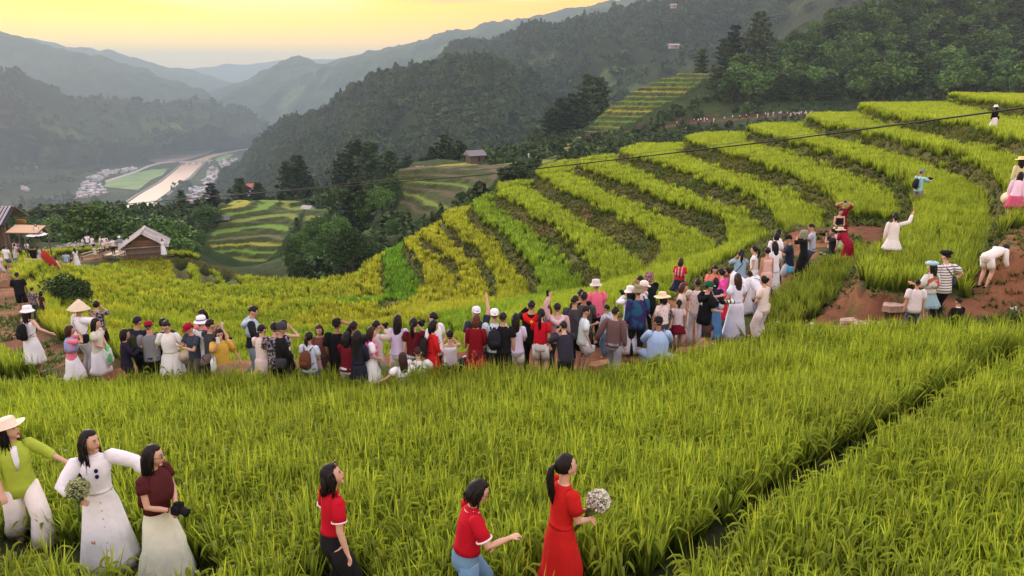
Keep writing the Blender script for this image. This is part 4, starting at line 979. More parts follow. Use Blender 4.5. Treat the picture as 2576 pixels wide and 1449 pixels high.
# the forest hill, tree by tree
HILL = [atd(*p)[:2] for p in [(1850, 215, 365), (1892, 200, 380), (1972, 146, 396), (2045, 96, 412), (2150, 46, 430), (2300, -2, 450), (2640, -45, 460), (2680, 150, 380), (2640, 262, 250), (2300, 276, 285), (2080, 280, 300), (1940, 284, 305), (1840, 296, 308), (1800, 262, 330)]]
def forest_hill():
    r = random.Random(5); pts = []; xs = [p[0] for p in HILL]; ys = [p[1] for p in HILL]; tries = 0
    while len(pts) < 285 and tries < 20000:
        tries += 1; x = r.uniform(min(xs), max(xs)); y = r.uniform(min(ys), max(ys))
        if not in_poly(np.array([x]), np.array([y]), HILL)[0]: continue
        if any((x - a) ** 2 + (y - b) ** 2 < 7.4 ** 2 for a, b in pts): continue
        pts.append((x, y))
    for x, y in pts:
        k = r.random(); h = r.uniform(7, 12)
        if k < .16: put_tree(PINES, (x, y, gz(x, y) - .5), h * 1.25, 'dark conifer among the broadleaf trees of the forest hill', 'conifers on the forest hill', sx=1.5)
        else: put_tree(BROAD, (x, y, gz(x, y) - 1.2), h, 'round-crowned green tree packed among others on the forest hill', 'broadleaf trees on the forest hill', sx=r.uniform(.85, 1.15))
    print('forest', len(pts))
forest_hill()
# woods too far off to count
def blob_protos():
    out = []
    for s in range(4):
        r = np.random.default_rng(90 + s); P = crown_pts(r, 9, 16, 1.0, .9, .7); out.append(card_mesh('tree_blob', [cards(P, .34, s)], M_wood))
    for s in range(2):
        r = np.random.default_rng(95 + s); P = r.normal(size=(90, 3)) * .0; z = r.uniform(0, 1, 90); P = np.stack([r.normal(size=90) * .35 * (1.1 - z), r.normal(size=90) * .35 * (1.1 - z), z * 2.2], 1); out.append(card_mesh('tree_spire', [cards(P, .26, s)], M_wood))
    return out
M_wood = leaf_mat('distant_leaves', transl=0., rough=.8)
WOODS = protos('distant_trees', blob_protos())
def wood_on(name, G, spacing, size, label, seed, skip=None, smax=None):
    r = np.random.default_rng(seed); A = G[:-1, :-1]; B = G[1:, 1:]; area = np.abs((B[..., 0] - A[..., 0]) * (B[..., 1] - A[..., 1])) * 1.0
    n = area / spacing ** 2; cnt = (n + r.random(n.shape)).astype(int); I, J = np.nonzero(cnt); rep = cnt[I, J]; I = np.repeat(I, rep); J = np.repeat(J, rep)
    a = r.random(len(I))[:, None]; b = r.random(len(I))[:, None]
    P = (G[I, J] * (1 - a) + G[I + 1, J] * a) * (1 - b) + (G[I, J + 1] * (1 - a) + G[I + 1, J + 1] * a) * b
    keep = (fbm(P[:, 0], P[:, 1], 70, seed) > -.55) & (np.abs(P[:, 0]) < P[:, 1] * .75 + 60)
    if skip:
        for pl in skip: keep &= ~in_poly(P[:, 0], P[:, 1], pl)
    P = P[keep]; n = len(P)
    s = size * r.uniform(.6, 1.35, n); t = np.array([.036, .070, .024]) * r.uniform(.5, 1.4, (n, 1)) + np.array([.012, .010, 0]) * np.clip(fbm(P[:, 0], P[:, 1], 120, 3), 0, 1)[:, None]
    scatter(name, P - np.array([0, 0, 1.]), np.stack([np.zeros(n), np.zeros(n), r.uniform(0, 6.28, n)], 1), s, t, WOODS, label, 'forest')
    print(name, n)
MT1 = [atd(*p)[:2] for p in [(1300, 155, 1230), (1330, 145, 1250), (1420, 145, 1180), (1425, 192, 1120), (1340, 195, 1130)]]
MT2 = [atd(*p)[:2] for p in [(1497, 112, 1180), (1530, 78, 1250), (1590, 88, 1240), (1570, 115, 1150)]]
wood_on('forest_middle_mountain', G1, 11.5, 7.0, 'dark hazy forest covering the middle mountain flank', 51, skip=[MT1, MT2])
wood_on('forest_left_hill', LH, 24., 10., 'hazy forest scattered over the left hill above the valley', 53)
wood_on('forest_near_mountain', G2, 9.0, 5.8, 'dark forest covering the nearer mountain above the valley', 52)
def wood_mid():
    x, y = jitter_grid(-300, 440, 92, 560, 4.2, 61); r = np.random.default_rng(62)
    k = (np.abs(x) < y * .74 + 12) & (dist_poly(x, y, trail) > 5) & ((fbm(x, y, 16, 63) > -.35) | (y > 380))
    for nm in ('terraced_field', 'terraced_slope', 'terraced_hill', 'terraced_mound', 'terraced_shelf', 'terraced_staircase'):
        k &= ~in_poly(x, y, PATCHES[nm])
        if nm == 'terraced_staircase': k &= dist_poly(x, y, list(PATCHES[nm]) + [PATCHES[nm][0]]) > 7
    k &= ~((y < 118) & (x > -14))
    k &= ~((y < 150) & (x > 20))
    uu = CU + FPX * x / (y * math.cos(PITCH) + 36 * math.sin(PITCH)); k &= ~((uu > 480) & (uu < 745) & (y > 96) & (y < 182))
    k &= ~((y > 100) & (y < 135) & (x < -42) & (x > -64) & (fbm(x, y, 5, 2) > -.3))
    inh = in_poly(x, y, HILL)
    x, y, inh = x[k], y[k], inh[k]; z = mid.at(x, y); n = len(x)
    low = (x > np.interp(y, [100, 240, 300], [10, 60, 95])) & (y < 305)      # scrub below the trail
    s = np.where(inh, 1.9, np.where(low, .8, 1.7)) * r.uniform(.5, 1.4, n)
    t = np.array([.045, .085, .024]) * r.uniform(.6, 1.5, (n, 1))
    scatter('scrub', np.stack([x, y, z - .2], 1), np.stack([np.zeros(n), np.zeros(n), r.uniform(0, 6.28, n)], 1), s, t, WOODS, 'dense dark scrub covering the slopes between terraces and valley', 'undergrowth')
    print('scrub', n)
wood_mid()
def floor_woods():
    px = [[(-40, 395), (150, 395), (190, 440), (195, 520), (-40, 540)], [(240, 505), (320, 500), (300, 540), (200, 540)], [(95, 400), (330, 372), (355, 400), (250, 428), (190, 445)], [(560, 470), (600, 420), (660, 385), (700, 385), (700, 520), (540, 520)], [(430, 470), (480, 440), (470, 520), (400, 520)]]
    for pl in px:
        W_ = np.array([atz(u, v, ZV)[:2] for u, v in pl]); x0, y0 = W_.min(0); x1, y1 = W_.max(0)
        gx_, gy_ = np.meshgrid(np.linspace(x0, x1, 40), np.linspace(y0, y1, 40)); G_ = np.stack([gx_, gy_, np.full(gx_.shape, ZV + .5)], -1)
        sel.append((G_, W_))
sel = []; floor_woods(); fx = []; 
for G_, W_ in sel:
    n_ = int(min(1600, (G_[-1, -1, 0] - G_[0, 0, 0]) * (G_[-1, -1, 1] - G_[0, 0, 1]) / 420)); r_ = np.random.default_rng(n_); xx = r_.uniform(G_[0, 0, 0], G_[-1, -1, 0], n_); yy = r_.uniform(G_[0, 0, 1], G_[-1, -1, 1], n_)
    k_ = in_poly(xx, yy, W_) & (fbm(xx, yy, 130, 77) > -.15); fx.append(np.stack([xx[k_], yy[k_], np.full(k_.sum(), ZV)], 1))
fx = np.concatenate(fx); r_ = np.random.default_rng(2); n_ = len(fx)
scatter('trees_on_valley_floor', fx, np.stack([np.zeros(n_), np.zeros(n_), r_.uniform(0, 6.28, n_)], 1), r_.uniform(4, 8, n_), np.array([.045, .075, .03]) * r_.uniform(.6, 1.4, (n_, 1)), WOODS, 'scattered hazy trees on the valley floor around the town', 'trees')
# white and pink flowers behind the walkers
def flowers():
    b = MB(); r = random.Random(4)
    for i in range(14):
        a = r.uniform(0, 6.28); q = Vector((r.uniform(-.3, .3), r.uniform(-.3, .3), r.uniform(.4, .75)))
        for k in range(5): c = q + Vector((.05 * math.cos(k * 1.26), .05 * math.sin(k * 1.26), 0)); b.add([q, c + Vector((.03, 0, .01)), c + Vector((0, .03, .015)), c + Vector((-.02, 0, .01))], [(0, 1, 2, 3)])
    fm = b.mesh('flower_head', mat('flower_petals', (.75, .62, .62)), False)
    stem = blades_mesh('flower_stem', M_weed, 16, .6, .03, .3, 99, segs=2, base_r=.25)
    c = protos('flower_plants', [fm, stem, stem]); r = np.random.default_rng(8)
    a = [xd(u, D, -18) for u, D in [(140, 78), (330, 82)]]; n = 260; t = r.random(n)
    x = a[0][0] + (a[1][0] - a[0][0]) * t + r.normal(0, .8, n); y = a[0][1] + (a[1][1] - a[0][1]) * t + r.normal(0, 1.6, n)
    scatter('flowers', np.stack([x, y, near.at(x, y)], 1), np.stack([np.zeros(n), np.zeros(n), r.uniform(0, 6.28, n)], 1), r.uniform(.6, 1.2, n), np.tile([.10, .17, .04], (n, 1)), c, 'bed of white and pink flowers beside the walkers', 'flowers')
flowers()
# ------------------------------------------------------------------ people
V = Vector
SKIN = mat('skin', (.50, .29, .19), rough=.55, spec=.35); SKIN_L = mat('fair_skin', (.60, .37, .26), rough=.55, spec=.35); SKIN_D = mat('tanned_skin', (.33, .18, .11), rough=.55, spec=.35)
HAIR = mat('black_hair', (.007, .005, .005), rough=.55, spec=.25, bump=.35, bscale=60); HAIRB = mat('brown_hair', (.035, .014, .008), rough=.55, spec=.25, bump=.35, bscale=60); HAIRA = mat('auburn_hair', (.085, .022, .011), rough=.55, spec=.25, bump=.35, bscale=60)
def cloth(c, name='cloth'): return mat(name, c, rough=.9, spec=.12, bump=.22, bscale=7, vary=.05)
def pattern_mat(kind, a, b, c=None, scale=1.):
    key = ('pat', kind, a, b, c, scale)
    if key in MATS: return MATS[key]
    m = bpy.data.materials.new(kind + '_cloth'); m.use_nodes = True; nt = m.node_tree; bs = nt.nodes['Principled BSDF']; N = nt.nodes.new; L = nt.links.new
    bs.inputs['Roughness'].default_value = .9; bs.inputs['Specular IOR Level'].default_value = .15
    tc = N('ShaderNodeTexCoord')
    def mixc(fac, x, y):
        mx = N('ShaderNodeMix'); mx.data_type = 'RGBA'; L(fac, mx.inputs[0])
        if isinstance(x, tuple): mx.inputs[6].default_value = (*x, 1)
        else: L(x, mx.inputs[6])
        if isinstance(y, tuple): mx.inputs[7].default_value = (*y, 1)
        else: L(y, mx.inputs[7])
        return mx.outputs[2]
    def wave(axis, s, thr):
        sep = N('ShaderNodeSeparateXYZ'); L(tc.outputs['Object'], sep.inputs[0]); mu = N('ShaderNodeMath'); mu.operation = 'MULTIPLY'; mu.inputs[1].default_value = s; L(sep.outputs[axis], mu.inputs[0])
        fr = N('ShaderNodeMath'); fr.operation = 'FRACT'; L(mu.outputs[0], fr.inputs[0]); gt = N('ShaderNodeMath'); gt.operation = 'GREATER_THAN'; gt.inputs[1].default_value = thr; L(fr.outputs[0], gt.inputs[0]); return gt.outputs[0]
    if kind == 'striped': col = mixc(wave('Z', 17 * scale, .68), a, b)
    elif kind == 'plaid':
        c1 = mixc(wave('Z', 9 * scale, .55), a, b); c2 = mixc(wave('X', 9 * scale, .6), a, c or b); h = N('ShaderNodeValue'); h.outputs[0].default_value = .5; col = mixc(h.outputs[0], c1, c2)
    else:
        vo = N('ShaderNodeTexVoronoi' if kind == 'floral' else 'ShaderNodeTexNoise'); vo.inputs['Scale'].default_value = 16 * scale; L(tc.outputs['Object'], vo.inputs['Vector'])
        mr = N('ShaderNodeMapRange'); mr.inputs['From Min'].default_value = .25 if kind == 'floral' else .45; mr.inputs['From Max'].default_value = .4 if kind == 'floral' else .55
        L(vo.outputs[0], mr.inputs['Value']); col = mixc(mr.outputs[0], b, a)
        if c:
            n2 = N('ShaderNodeTexNoise'); n2.inputs['Scale'].default_value = 7 * scale; L(tc.outputs['Object'], n2.inputs['Vector']); g = N('ShaderNodeMapRange'); g.inputs['From Min'].default_value = .5; g.inputs['From Max'].default_value = .56; L(n2.outputs[0], g.inputs['Value']); col = mixc(g.outputs[0], col, c)
    L(col, bs.inputs['Base Color']); MATS[key] = m; return m
WHITE = (.80, .82, .86); CREAM = (.72, .68, .56); BLACK = (.012, .012, .014); NAVY = (.018, .024, .045); GREY = (.20, .21, .23); DKGREY = (.045, .048, .055); DENIM = (.12, .20, .30); LDENIM = (.26, .36, .46)
RED = (.55, .015, .020); MAROON = (.14, .012, .020); PINK = (.80, .22, .30); SALMON = (.75, .25, .18); BROWN = (.13, .055, .035); KHAKI = (.38, .32, .22); LBLUE = (.42, .58, .78); PBLUE = (.55, .68, .76); TEAL = (.20, .60, .62); YELLOW = (.68, .46, .08); LAV = (.62, .56, .74); BLUSH = (.72, .52, .47); MINT = (.66, .76, .66)
def ik(S, T, l1, l2, pole):
    S, T, pole = V(S), V(T), V(pole); d = T - S; L = min(d.length, (l1 + l2) * .995); d = d.normalized() if d.length > 1e-6 else V((0, 0, -1)); T = S + d * L
    a = (l1 * l1 - l2 * l2 + L * L) / (2 * L); h = math.sqrt(max(0, l1 * l1 - a * a)); p = pole - d * pole.dot(d)
    p = p.normalized() if p.length > 1e-5 else V((0, -1, 0)); return S + d * a + p * h, T
HANDS = {  # target from the shoulder (outward, forward, up), pole (outward, forward, up)
    'down': ((.05, .03, -.50), (.3, -1, 0)), 'relax': ((.04, .12, -.46), (.3, -1, 0)), 'phone': ((-.10, .30, -.12), (.5, -.1, -1)), 'chest': ((-.12, .20, -.22), (.8, -.3, -1)), 'belly': ((-.12, .20, -.36), (1, -.6, -.3)),
    'face': ((-.10, .20, .13), (.8, .1, -1)), 'cam': ((-.09, .22, .10), (.9, .1, -1)), 'high': ((-.02, .16, .44), (1, .2, 0)), 'head': ((-.06, .02, .28), (1, .1, .3)), 'out': ((.40, .05, -.26), (0, -1, -.3)), 'side': ((.20, .04, -.44), (0, -1, 0)), 'reach': ((.22, .36, .26), (.4, 0, -1)), 'fwd': ((.0, .46, -.06), (.5, 0, -1)),
    'hip': ((.06, -.02, -.34), (1, -.5, 0)), 'carry': ((-.02, .26, -.30), (.4, -1, -.2)), 'raise': ((.05, .10, .48), (1, .2, 0)), 'knee': ((.0, .36, -.30), (.7, -.2, 0)), 'back': ((-.16, -.20, -.30), (1, -.6, 0)), 'hug': ((.28, .10, -.16), (0, 0, -1)), 'thumb': ((.02, .34, -.20), (.3, -.2, -1)), 'bouquet': ((-.06, .26, -.34), (.6, -1, -.3))}
LEGS = {'stand': ((.09, 0, 0), (.09, .02, 0), .86), 'apart': ((.14, 0, 0), (.14, .02, 0), .85), 'walk': ((.08, .24, 0), (.08, -.26, .03), .82), 'crouch': ((.13, .16, 0), (.12, .02, 0), .36), 'squat': ((.16, .14, 0), (.16, .12, 0), .28), 'kneel': ((.12, .22, 0), (.10, -.30, .05), .44), 'sit': ((.12, .42, 0), (.12, .38, 0), .16)}
class Body:
    def __init__(s, p):
        s.p = p; fem = p.get('fem', True)
        if p.get('low') and p['low'][0] == 'skirt' and p['low'][2] > .5 and p.get('legs') == 'walk': p['legs'] = 'stand'
        leg = LEGS[p.get('legs', 'stand')]; s.fat = p.get('fat', 1.0)
        s.hip = V((0, 0, leg[2])); lean = R(p.get('lean', 3)); s.up = V((0, math.sin(lean), math.cos(lean))); s.fw = V((0, math.cos(lean), -math.sin(lean))); s.X = V((1, 0, 0))
        tw = R(p.get('twist', 0)); s.Xs = V((math.cos(tw), math.sin(tw), 0)); s.sw = .158 if fem else .185; s.fem = fem
        s.hipw = .088; s.neck = s.T(.535); hy, hp = R(p.get('yaw', 0)), R(p.get('nod', 5)); b = V((math.sin(hy) * 0, 0, 0))
        s.head = s.T(.70) + V((math.sin(-hy) * .0, .02, 0)) + V((0, math.sin(hp) * .05, -abs(math.sin(hp)) * .02)); 
        if lean > .6: s.head = s.T(.66) + V((0, .0, -.05))
        s.HR = Matrix.Rotation(-hy, 3, 'Z') @ Matrix.Rotation(-hp, 3, 'X')   # local head axes: +y face, +z top
        s.sh = {}; s.el = {}; s.ha = {}; s.kn = {}; s.an = {}
        for i, sd in enumerate((-1, 1)):
            S = s.T(.475) + s.Xs * (s.sw * sd); h = p.get('la' if sd < 0 else 'ra', 'down'); t, pole = HANDS[h] if isinstance(h, str) else h
            axu, axf = (V((0, 0, 1)), V((0, 1, 0))) if lean > .5 and h in ('down', 'relax', 'reach', 'high', 'knee') else (s.up, s.fw)
            tv = V((t[0] * sd, 0, 0)) + axf * t[1] + axu * t[2]; pv = V((pole[0] * sd, 0, 0)) + axf * pole[1] + axu * pole[2]
            s.sh[sd] = S; s.el[sd], s.ha[sd] = ik(S, S + tv, .265, .235, pv)
            f = leg[i]; A = V((f[0] * sd, f[1], f[2] + .07)); H = s.hip + V((s.hipw * sd, 0, -.02))
            out = .9 if leg[2] < .5 else .15; s.kn[sd], s.an[sd] = ik(H, A, .41, .40, (out * sd, 1, .3 if leg[2] < .5 else 0))
    def T(s, a, x=0., y=0.): return s.hip + s.up * a + s.X * x + s.fw * y
    def torso(s, rows, mb, n=16, mi=0, jag=0., cap=True, seed=0):
        """rows: (height along the spine, half width, half depth, forward shift[, absolute point])"""
        r = random.Random(seed); vs = []
        for a, w, d, f in rows:
            if a >= 0: c = s.T(a, 0, f); fw = s.fw
            else: c = s.hip + V((0, f, a)); fw = V((0, 1, 0))
            for k in range(n):
                t = 2 * math.pi * k / n; j = 1 + jag * r.uniform(-1, 1)
                ax = s.Xs if a > .3 else s.X
                vs.append(c + ax * (w * math.cos(t) * j) + fw * (d * math.sin(t) * j))
        fs = [(i * n + k, i * n + (k + 1) % n, (i + 1) * n + (k + 1) % n, (i + 1) * n + k) for i in range(len(rows) - 1) for k in range(n)]
        if cap: fs.append(tuple(range(n))[::-1]); fs.append(tuple((len(rows) - 1) * n + k for k in range(n)))
        mb.add(vs, fs, mi)
    def hand(s, mb, sd, fine):
        E, H = s.el[sd], s.ha[sd]; d = (H - E).normalized(); side = d.cross(V((0, 1, 0)));
        if side.length < .2: side = d.cross(V((0, 0, 1)))
        side.normalize(); nrm = side.cross(d).normalized()
        pal = H + d * .05
        if not fine:
            mb.tube([H - d * .01, H + d * .04, H + d * .09, H + d * .14], [(.026, .018), (.038, .017), (.036, .015), (.020, .011)], 8, up=side); mb.tube([H + d * .02 + side * .02, H + d * .06 + side * .05, H + d * .09 + side * .055], [.012, .011, .008], 6); return
        mb.tube([H - d * .015, H + d * .02, H + d * .055, H + d * .085], [(.026, .019), (.034, .017), (.038, .015), (.035, .012)], 10, up=side)
        curl = s.p.get('curl', .6)
        for i, (o, L_) in enumerate(((-.028, .058), (-.010, .070), (.009, .074), (.027, .066))):
            b0 = H + d * .082 + side * o; b1 = b0 + (d * (1 - .3 * curl) - nrm * .35 * curl * 1.3) * (L_ * .45); b2 = b1 + (d * (1 - .9 * curl) - nrm * 1.1 * curl) * (L_ * .32); b3 = b2 + (d * (.6 - 1.2 * curl) - nrm * 1.2 * curl) * (L_ * .25)
            mb.tube([b0 - d * .02, b1, b2, b3], [.0105, .0095, .0085, .006], 6)
        t0 = H + d * .02 + side * .026; t1 = t0 + (d * .6 + side * .7).normalized() * .04; t2 = t1 + (d * .9 + side * .15 - nrm * .3).normalized() * .034
        mb.tube([t0, t1, t2], [.013, .0115, .008], 6)
    def headfn(s, d, p):
        y, z, x = d.y, d.z, d.x
        if z < -.25: p = V((p.x * (1 + .55 * (z + .25)), p.y * (1 + .25 * (z + .25)) + (.012 if y > 0 else .018 * (-z)), p.z))     # jaw
        if y < 0 and z > -.2: p = V((p.x, p.y * 1.06, p.z))
        return p
    def body(s, fine=False):
        mb = MB(); f = s.fat; fe = s.fem
        hw = .158 if fe else .150
        s.torso([(-.10, .10 * f, .085 * f, -.005), (-.03, hw * f, .105 * f, -.005), (.04, hw * .97 * f, .10 * f, -.005), (.16, (.115 if fe else .135) * f, .085 * f, 0), (.30, (.132 if fe else .155) * f, .098 * f, .01), (.40, s.sw * .93, .095 * f, .012), (.47, s.sw * .95, .075, 0), (.515, .085, .055, -.005), (.54, .052, .05, 0)], mb)
        mb.tube([s.T(.50), s.neck + s.up * .02, s.head - s.HR @ V((0, .01, .06))], [.056, .050, .050], 10)
        fn = s.headfn; mb.ball(s.head, (.076, .092, .112), 18 if fine else 12, 14 if fine else 9, rot=s.HR, fn=fn)
        h = lambda x, y, z: s.head + s.HR @ V((x, y, z))
        mb.tube([h(0, .082, .022), h(0, .094, -.004), h(0, .101, -.022), h(0, .088, -.030)], [.008, .010, .013, .009], 7, up=(1, 0, 0))     # nose
        mb.tube([h(-.022, .080, -.054), h(0, .090, -.052), h(.022, .080, -.054)], [.007, .010, .007], 6)
        mb.ball(h(0, .066, -.094), (.026, .022, .018), 8, 6, rot=s.HR)
        for sd in (-1, 1): mb.ball(h(.077 * sd, -.008, -.010), (.010, .020, .030), 8, 6, rot=s.HR)
        for sd in (-1, 1):
            af = .95 if fe else 1.12
            mb.ball(s.sh[sd], (.052 * af, .052 * af, .052 * af), 10, 7); mb.tube([s.sh[sd], s.sh[sd].lerp(s.el[sd], .5), s.el[sd], s.el[sd].lerp(s.ha[sd], .35), s.ha[sd]], [.048 * af, .043 * af, .036 * af, .036 * af, .024 * af], 10)
            s.hand(mb, sd, fine)
            H = s.hip + V((s.hipw * sd, 0, -.01)); K, A = s.kn[sd], s.an[sd]; lf = f * (1.0 if fe else 1.02); sk = .78 if (s.p.get('low') and s.p['low'][0] == 'skirt' and s.p['low'][2] > .4) else 1.
            mb.tube([H, H.lerp(K, .35), K, K.lerp(A, .35), A], [.088 * lf * sk, .080 * lf * sk, .055 * lf, .055 * lf, .034], 12)
            toe = V((.02 * sd, 1, 0)).normalized(); mb.tube([A + V((0, -.045, -.035)), A + V((0, .01, -.035)), A + toe * .09 - V((0, 0, .045)), A + toe * .16 - V((0, 0, .055))], [(.028, .028), (.034, .036), (.040, .022), (.030, .014)], 8, up=(1, 0, 0))
        me = mb.mesh('person', s.skin)
        return me
    @property
    def skin(s): return {'l': SKIN_L, 'd': SKIN_D}.get(s.p.get('skin', ''), SKIN)
SKIN_FACE = {}
def wrinkle(me, amp, sc, seed):
    for v in me.vertices:
        n = noise.noise(v.co * sc + V((seed, 0, 0))); v.co += v.normal * (n * amp)
def make_person(p, u, v, label, group=None):
    """stands so that the top of the head is seen at (u, v)"""
    B = Body(p); H = p.get('H', 1.0) ; sc = H; rz = -R(p.get('face', 0)); fine = p.get('fine', False)
    top = B.head + B.HR @ V((0, 0, .112)); top = top * sc; rot = Matrix.Rotation(rz, 3, 'Z'); off = rot @ top
    if 'D' in p:
        q = atd(u, v, p['D']); base = V((q[0] - off.x, q[1] - off.y, q[2] - off.z))
        if not p.get('free'): base.z = gz(base.x, base.y)
    else:
        d = ray(u, v); base = None
        for t in np.arange(p.get('from', 3.), 110., .05):
            x, y, z = d * t; bx, by = x - off.x, y - off.y
            if z - off.z <= gz(bx, by): base = V((bx, by, gz(bx, by))); break
    if base is None:
        q = atd(u, v, 58); base = V((q[0] - off.x, q[1] - off.y, 0)); base.z = gz(base.x, base.y)
    base.z -= .015
    body = link('person', B.body(fine)); body.location = base; body.rotation_euler = (0, 0, rz); body.scale = (sc, sc, sc)
    body['label'] = label; body['category'] = 'person'
    body['group'] = group or p.get('grp', 'women walking in the foreground rice')
    rm = body.modifiers.new('one_surface', 'REMESH'); rm.mode = 'VOXEL'; rm.voxel_size = .0085 if fine else .017; rm.use_smooth_shade = True
    sm = body.modifiers.new('smooth', 'SMOOTH'); sm.iterations = 3; sm.factor = .5
    def part(name, mb, m, wr=0., sol=0.):
        me = mb.mesh(name, m)
        if wr: wrinkle(me, wr, 9., len(me.vertices) % 17)
        return link(name, me, body)
    h = lambda x, y, z: B.head + B.HR @ V((x, y, z)); f = B.fat; fe = B.fem; sd_ = sum(map(ord, label)) % 100; sw = B.sw
    # ---- legs
    low = p.get('low'); seated = LEGS[p.get('legs', 'stand')][2] < .5
    if low:
        kind, c = low[0], low[1]; m = c if not isinstance(c, tuple) else cloth(c); hw = (.170 if fe else .163) * f
        mb = MB()
        if kind in ('trousers', 'shorts', 'jeans', 'wide'):
            cut = 1.0 if kind != 'shorts' else p.get('cut', .42)
            B.torso([(-.12, hw * .85, .10 * f, -.01), (-.06, hw, .118 * f, -.01), (.02, hw * .99, .115 * f, -.01), (.12, (.135 if fe else .152) * f, .10 * f, 0)] + ([(.18, .128 * f, .10 * f, 0)] if fine else []), mb)
            for s_ in (-1, 1):
                Hh = B.hip + V((B.hipw * s_, 0, -.02)); K, A = B.kn[s_], B.an[s_]; lw = p.get('legw', 1.0)
                if kind == 'shorts': mb.tube([Hh, Hh.lerp(K, .5), Hh.lerp(K, cut / .5)], [.100 * f, .098 * f * lw, .094 * f * lw], 12)
                elif kind == 'wide': mb.tube([Hh, Hh.lerp(K, .5), K, K.lerp(A, .5), A + V((0, 0, .03))], [.10 * f, .105, .105, .12, .13], 14)
                else: mb.tube([Hh, Hh.lerp(K, .5), K, K.lerp(A, .5), A + V((0, 0, -.01))], [.100 * f, .088 * f * lw, .070 * lw, .062 * lw, .052 * lw], 12)
            part('trousers' if kind != 'shorts' else 'shorts', mb, m, .006)
        else:
            L_ = low[2]; fl = low[3] if len(low) > 3 else .35; n = 72 if fine else 40; vs = []; z0 = .17 if fine else .12; rr = random.Random(sd_); rows = 9 if L_ > .4 else 5; ph = rr.uniform(0, 6)
            lk = (B.kn[-1] + B.kn[1]) / 2 - B.hip; la = (B.an[-1] + B.an[1]) / 2 - B.hip
            for i in range(rows + 1):
                t = i / rows; z = z0 * (1 - t) - L_ * t
                w = (.128 * f if z > .10 else .142 * f if z > .04 else hw * 1.04) + max(0, -z - .03) * max(fl, .22) * .5; dd = (.098 * f if z > .10 else .112 * f if z > .04 else .132 * f) + max(0, -z - .03) * max(fl, .30) * .5
                c = B.T(z) if z > 0 else B.hip + V((0, 0, z)) + V((0, (lk.y if -z < .4 else la.y) * min(1, -z * 1.6) * (.8 if seated else .35), 0))
                if seated and z < 0: c.z = max(c.z, .05 + .25 * (1 - t) * B.hip.z * 2); w += .10 * t; dd += .16 * t; c.y += .10 * t
                for k in range(n):
                    a = 2 * math.pi * k / n; pl = 1 + (.05 + .10 * min(1, fl)) * t * (.5 + .5 * math.sin(k * (11 + sd_ % 4) * 2 * math.pi / n + ph + 1.5 * math.sin(k * 3 * 2 * math.pi / n))) * 1.2 + .03 * t * math.sin(k * 3 + ph)
                    vs.append(c + V((w * math.cos(a) * pl, dd * math.sin(a) * pl, (.012 * math.sin(5 * a + ph)) * t)))
            fs = [(i * n + k, i * n + (k + 1) % n, (i + 1) * n + (k + 1) % n, (i + 1) * n + k) for i in range(rows) for k in range(n)]
            mb.add(vs, fs)
            if fine: B.torso([(.14, .138 * f, .108 * f, 0), (.18, .134 * f, .104 * f, 0)], mb, n=24)
            o = part('skirt', mb, m); so = o.modifiers.new('thickness', 'SOLIDIFY'); so.thickness = .006
    # ---- top
    tp = p.get('top')
    if tp:
        kind, c = tp[0], tp[1]; m = c if not isinstance(c, tuple) else cloth(c); k = {'jacket': 1.16, 'loose': 1.14, 'tee': 1.07, 'long': 1.08, 'tank': 1.03, 'fit': 1.02, 'puff': 1.06, 'blouse': 1.16}[kind]; mb = MB()
        hem = p.get('hem', {'jacket': -.13, 'loose': -.10, 'tee': -.05, 'long': -.05, 'tank': .02, 'fit': .05, 'puff': .05, 'blouse': -.06}[kind])
        if low and low[0] == 'skirt' and low[1] == c and low[2] > .4: hem = .10; k = min(k, 1.05)
        hw = (.165 if fe else .160) * f * k; rows = []
        if hem < 0: rows += [(hem, hw * 1.02, .122 * f * k, -.005)]
        rows += [(max(hem, .0), hw * (.99 if hem < .03 else .86), .115 * f * k, 0), (.13, (.132 if fe else .150) * f * k * (1.06 if k > 1.05 else 1), .103 * f * k, 0), (.29, (.142 if fe else .163) * f * k, .112 * f * k, .012), (.39, sw * .99 * (k * .5 + .5), .108 * f * k, .012), (.462, sw * 1.00, .086 * (k * .5 + .5), 0)]
        if kind != 'tank': rows += [(.505, .105, .068, -.004), (.53, .066, .060, 0)]
        rows = [r_ for i, r_ in enumerate(rows) if i == 0 or r_[0] > rows[i - 1][0] + .005]
        B.torso(rows, mb, n=20, jag=.012, seed=sd_)
        sl = {'jacket': 2, 'long': 2, 'tee': .62, 'loose': .75, 'tank': 0, 'fit': .35, 'puff': .55, 'blouse': 1.7}[kind]; sl = p.get('sleeve', sl)
        for s_ in (-1, 1):
            S, E, Hd = B.sh[s_], B.el[s_], B.ha[s_]; af = (.062 if fe else .072) * (k * .6 + .4); S0 = S.lerp(B.T(.44), .25)
            if sl <= 0: continue
            mb.ball(S, (af * .97, af * .97, af * .95), 12, 8)
            if sl < 1: mb.tube([S0, S, S.lerp(E, sl * .55), S.lerp(E, sl)], [af * .95, af * 1.02, af * (1.35 if kind == 'puff' else 1.03), af * (1.0 if kind == 'puff' else 1.10)], 12)
            else:
                q = sl - 1; big = 1.28 if kind == 'blouse' else 1.0
                mb.tube([S0, S, S.lerp(E, .5), E, E.lerp(Hd, q * .55), E.lerp(Hd, q * .97)], [af * .95, af * (1.0 + .25 * (big > 1)), af * .97 * big, af * .88 * big, af * .80 * big, af * .62 * (1.1 if big > 1 else 1)], 12)
        part('jacket' if kind == 'jacket' else 'blouse' if kind in ('blouse', 'puff') else 'top', mb, m, .005)
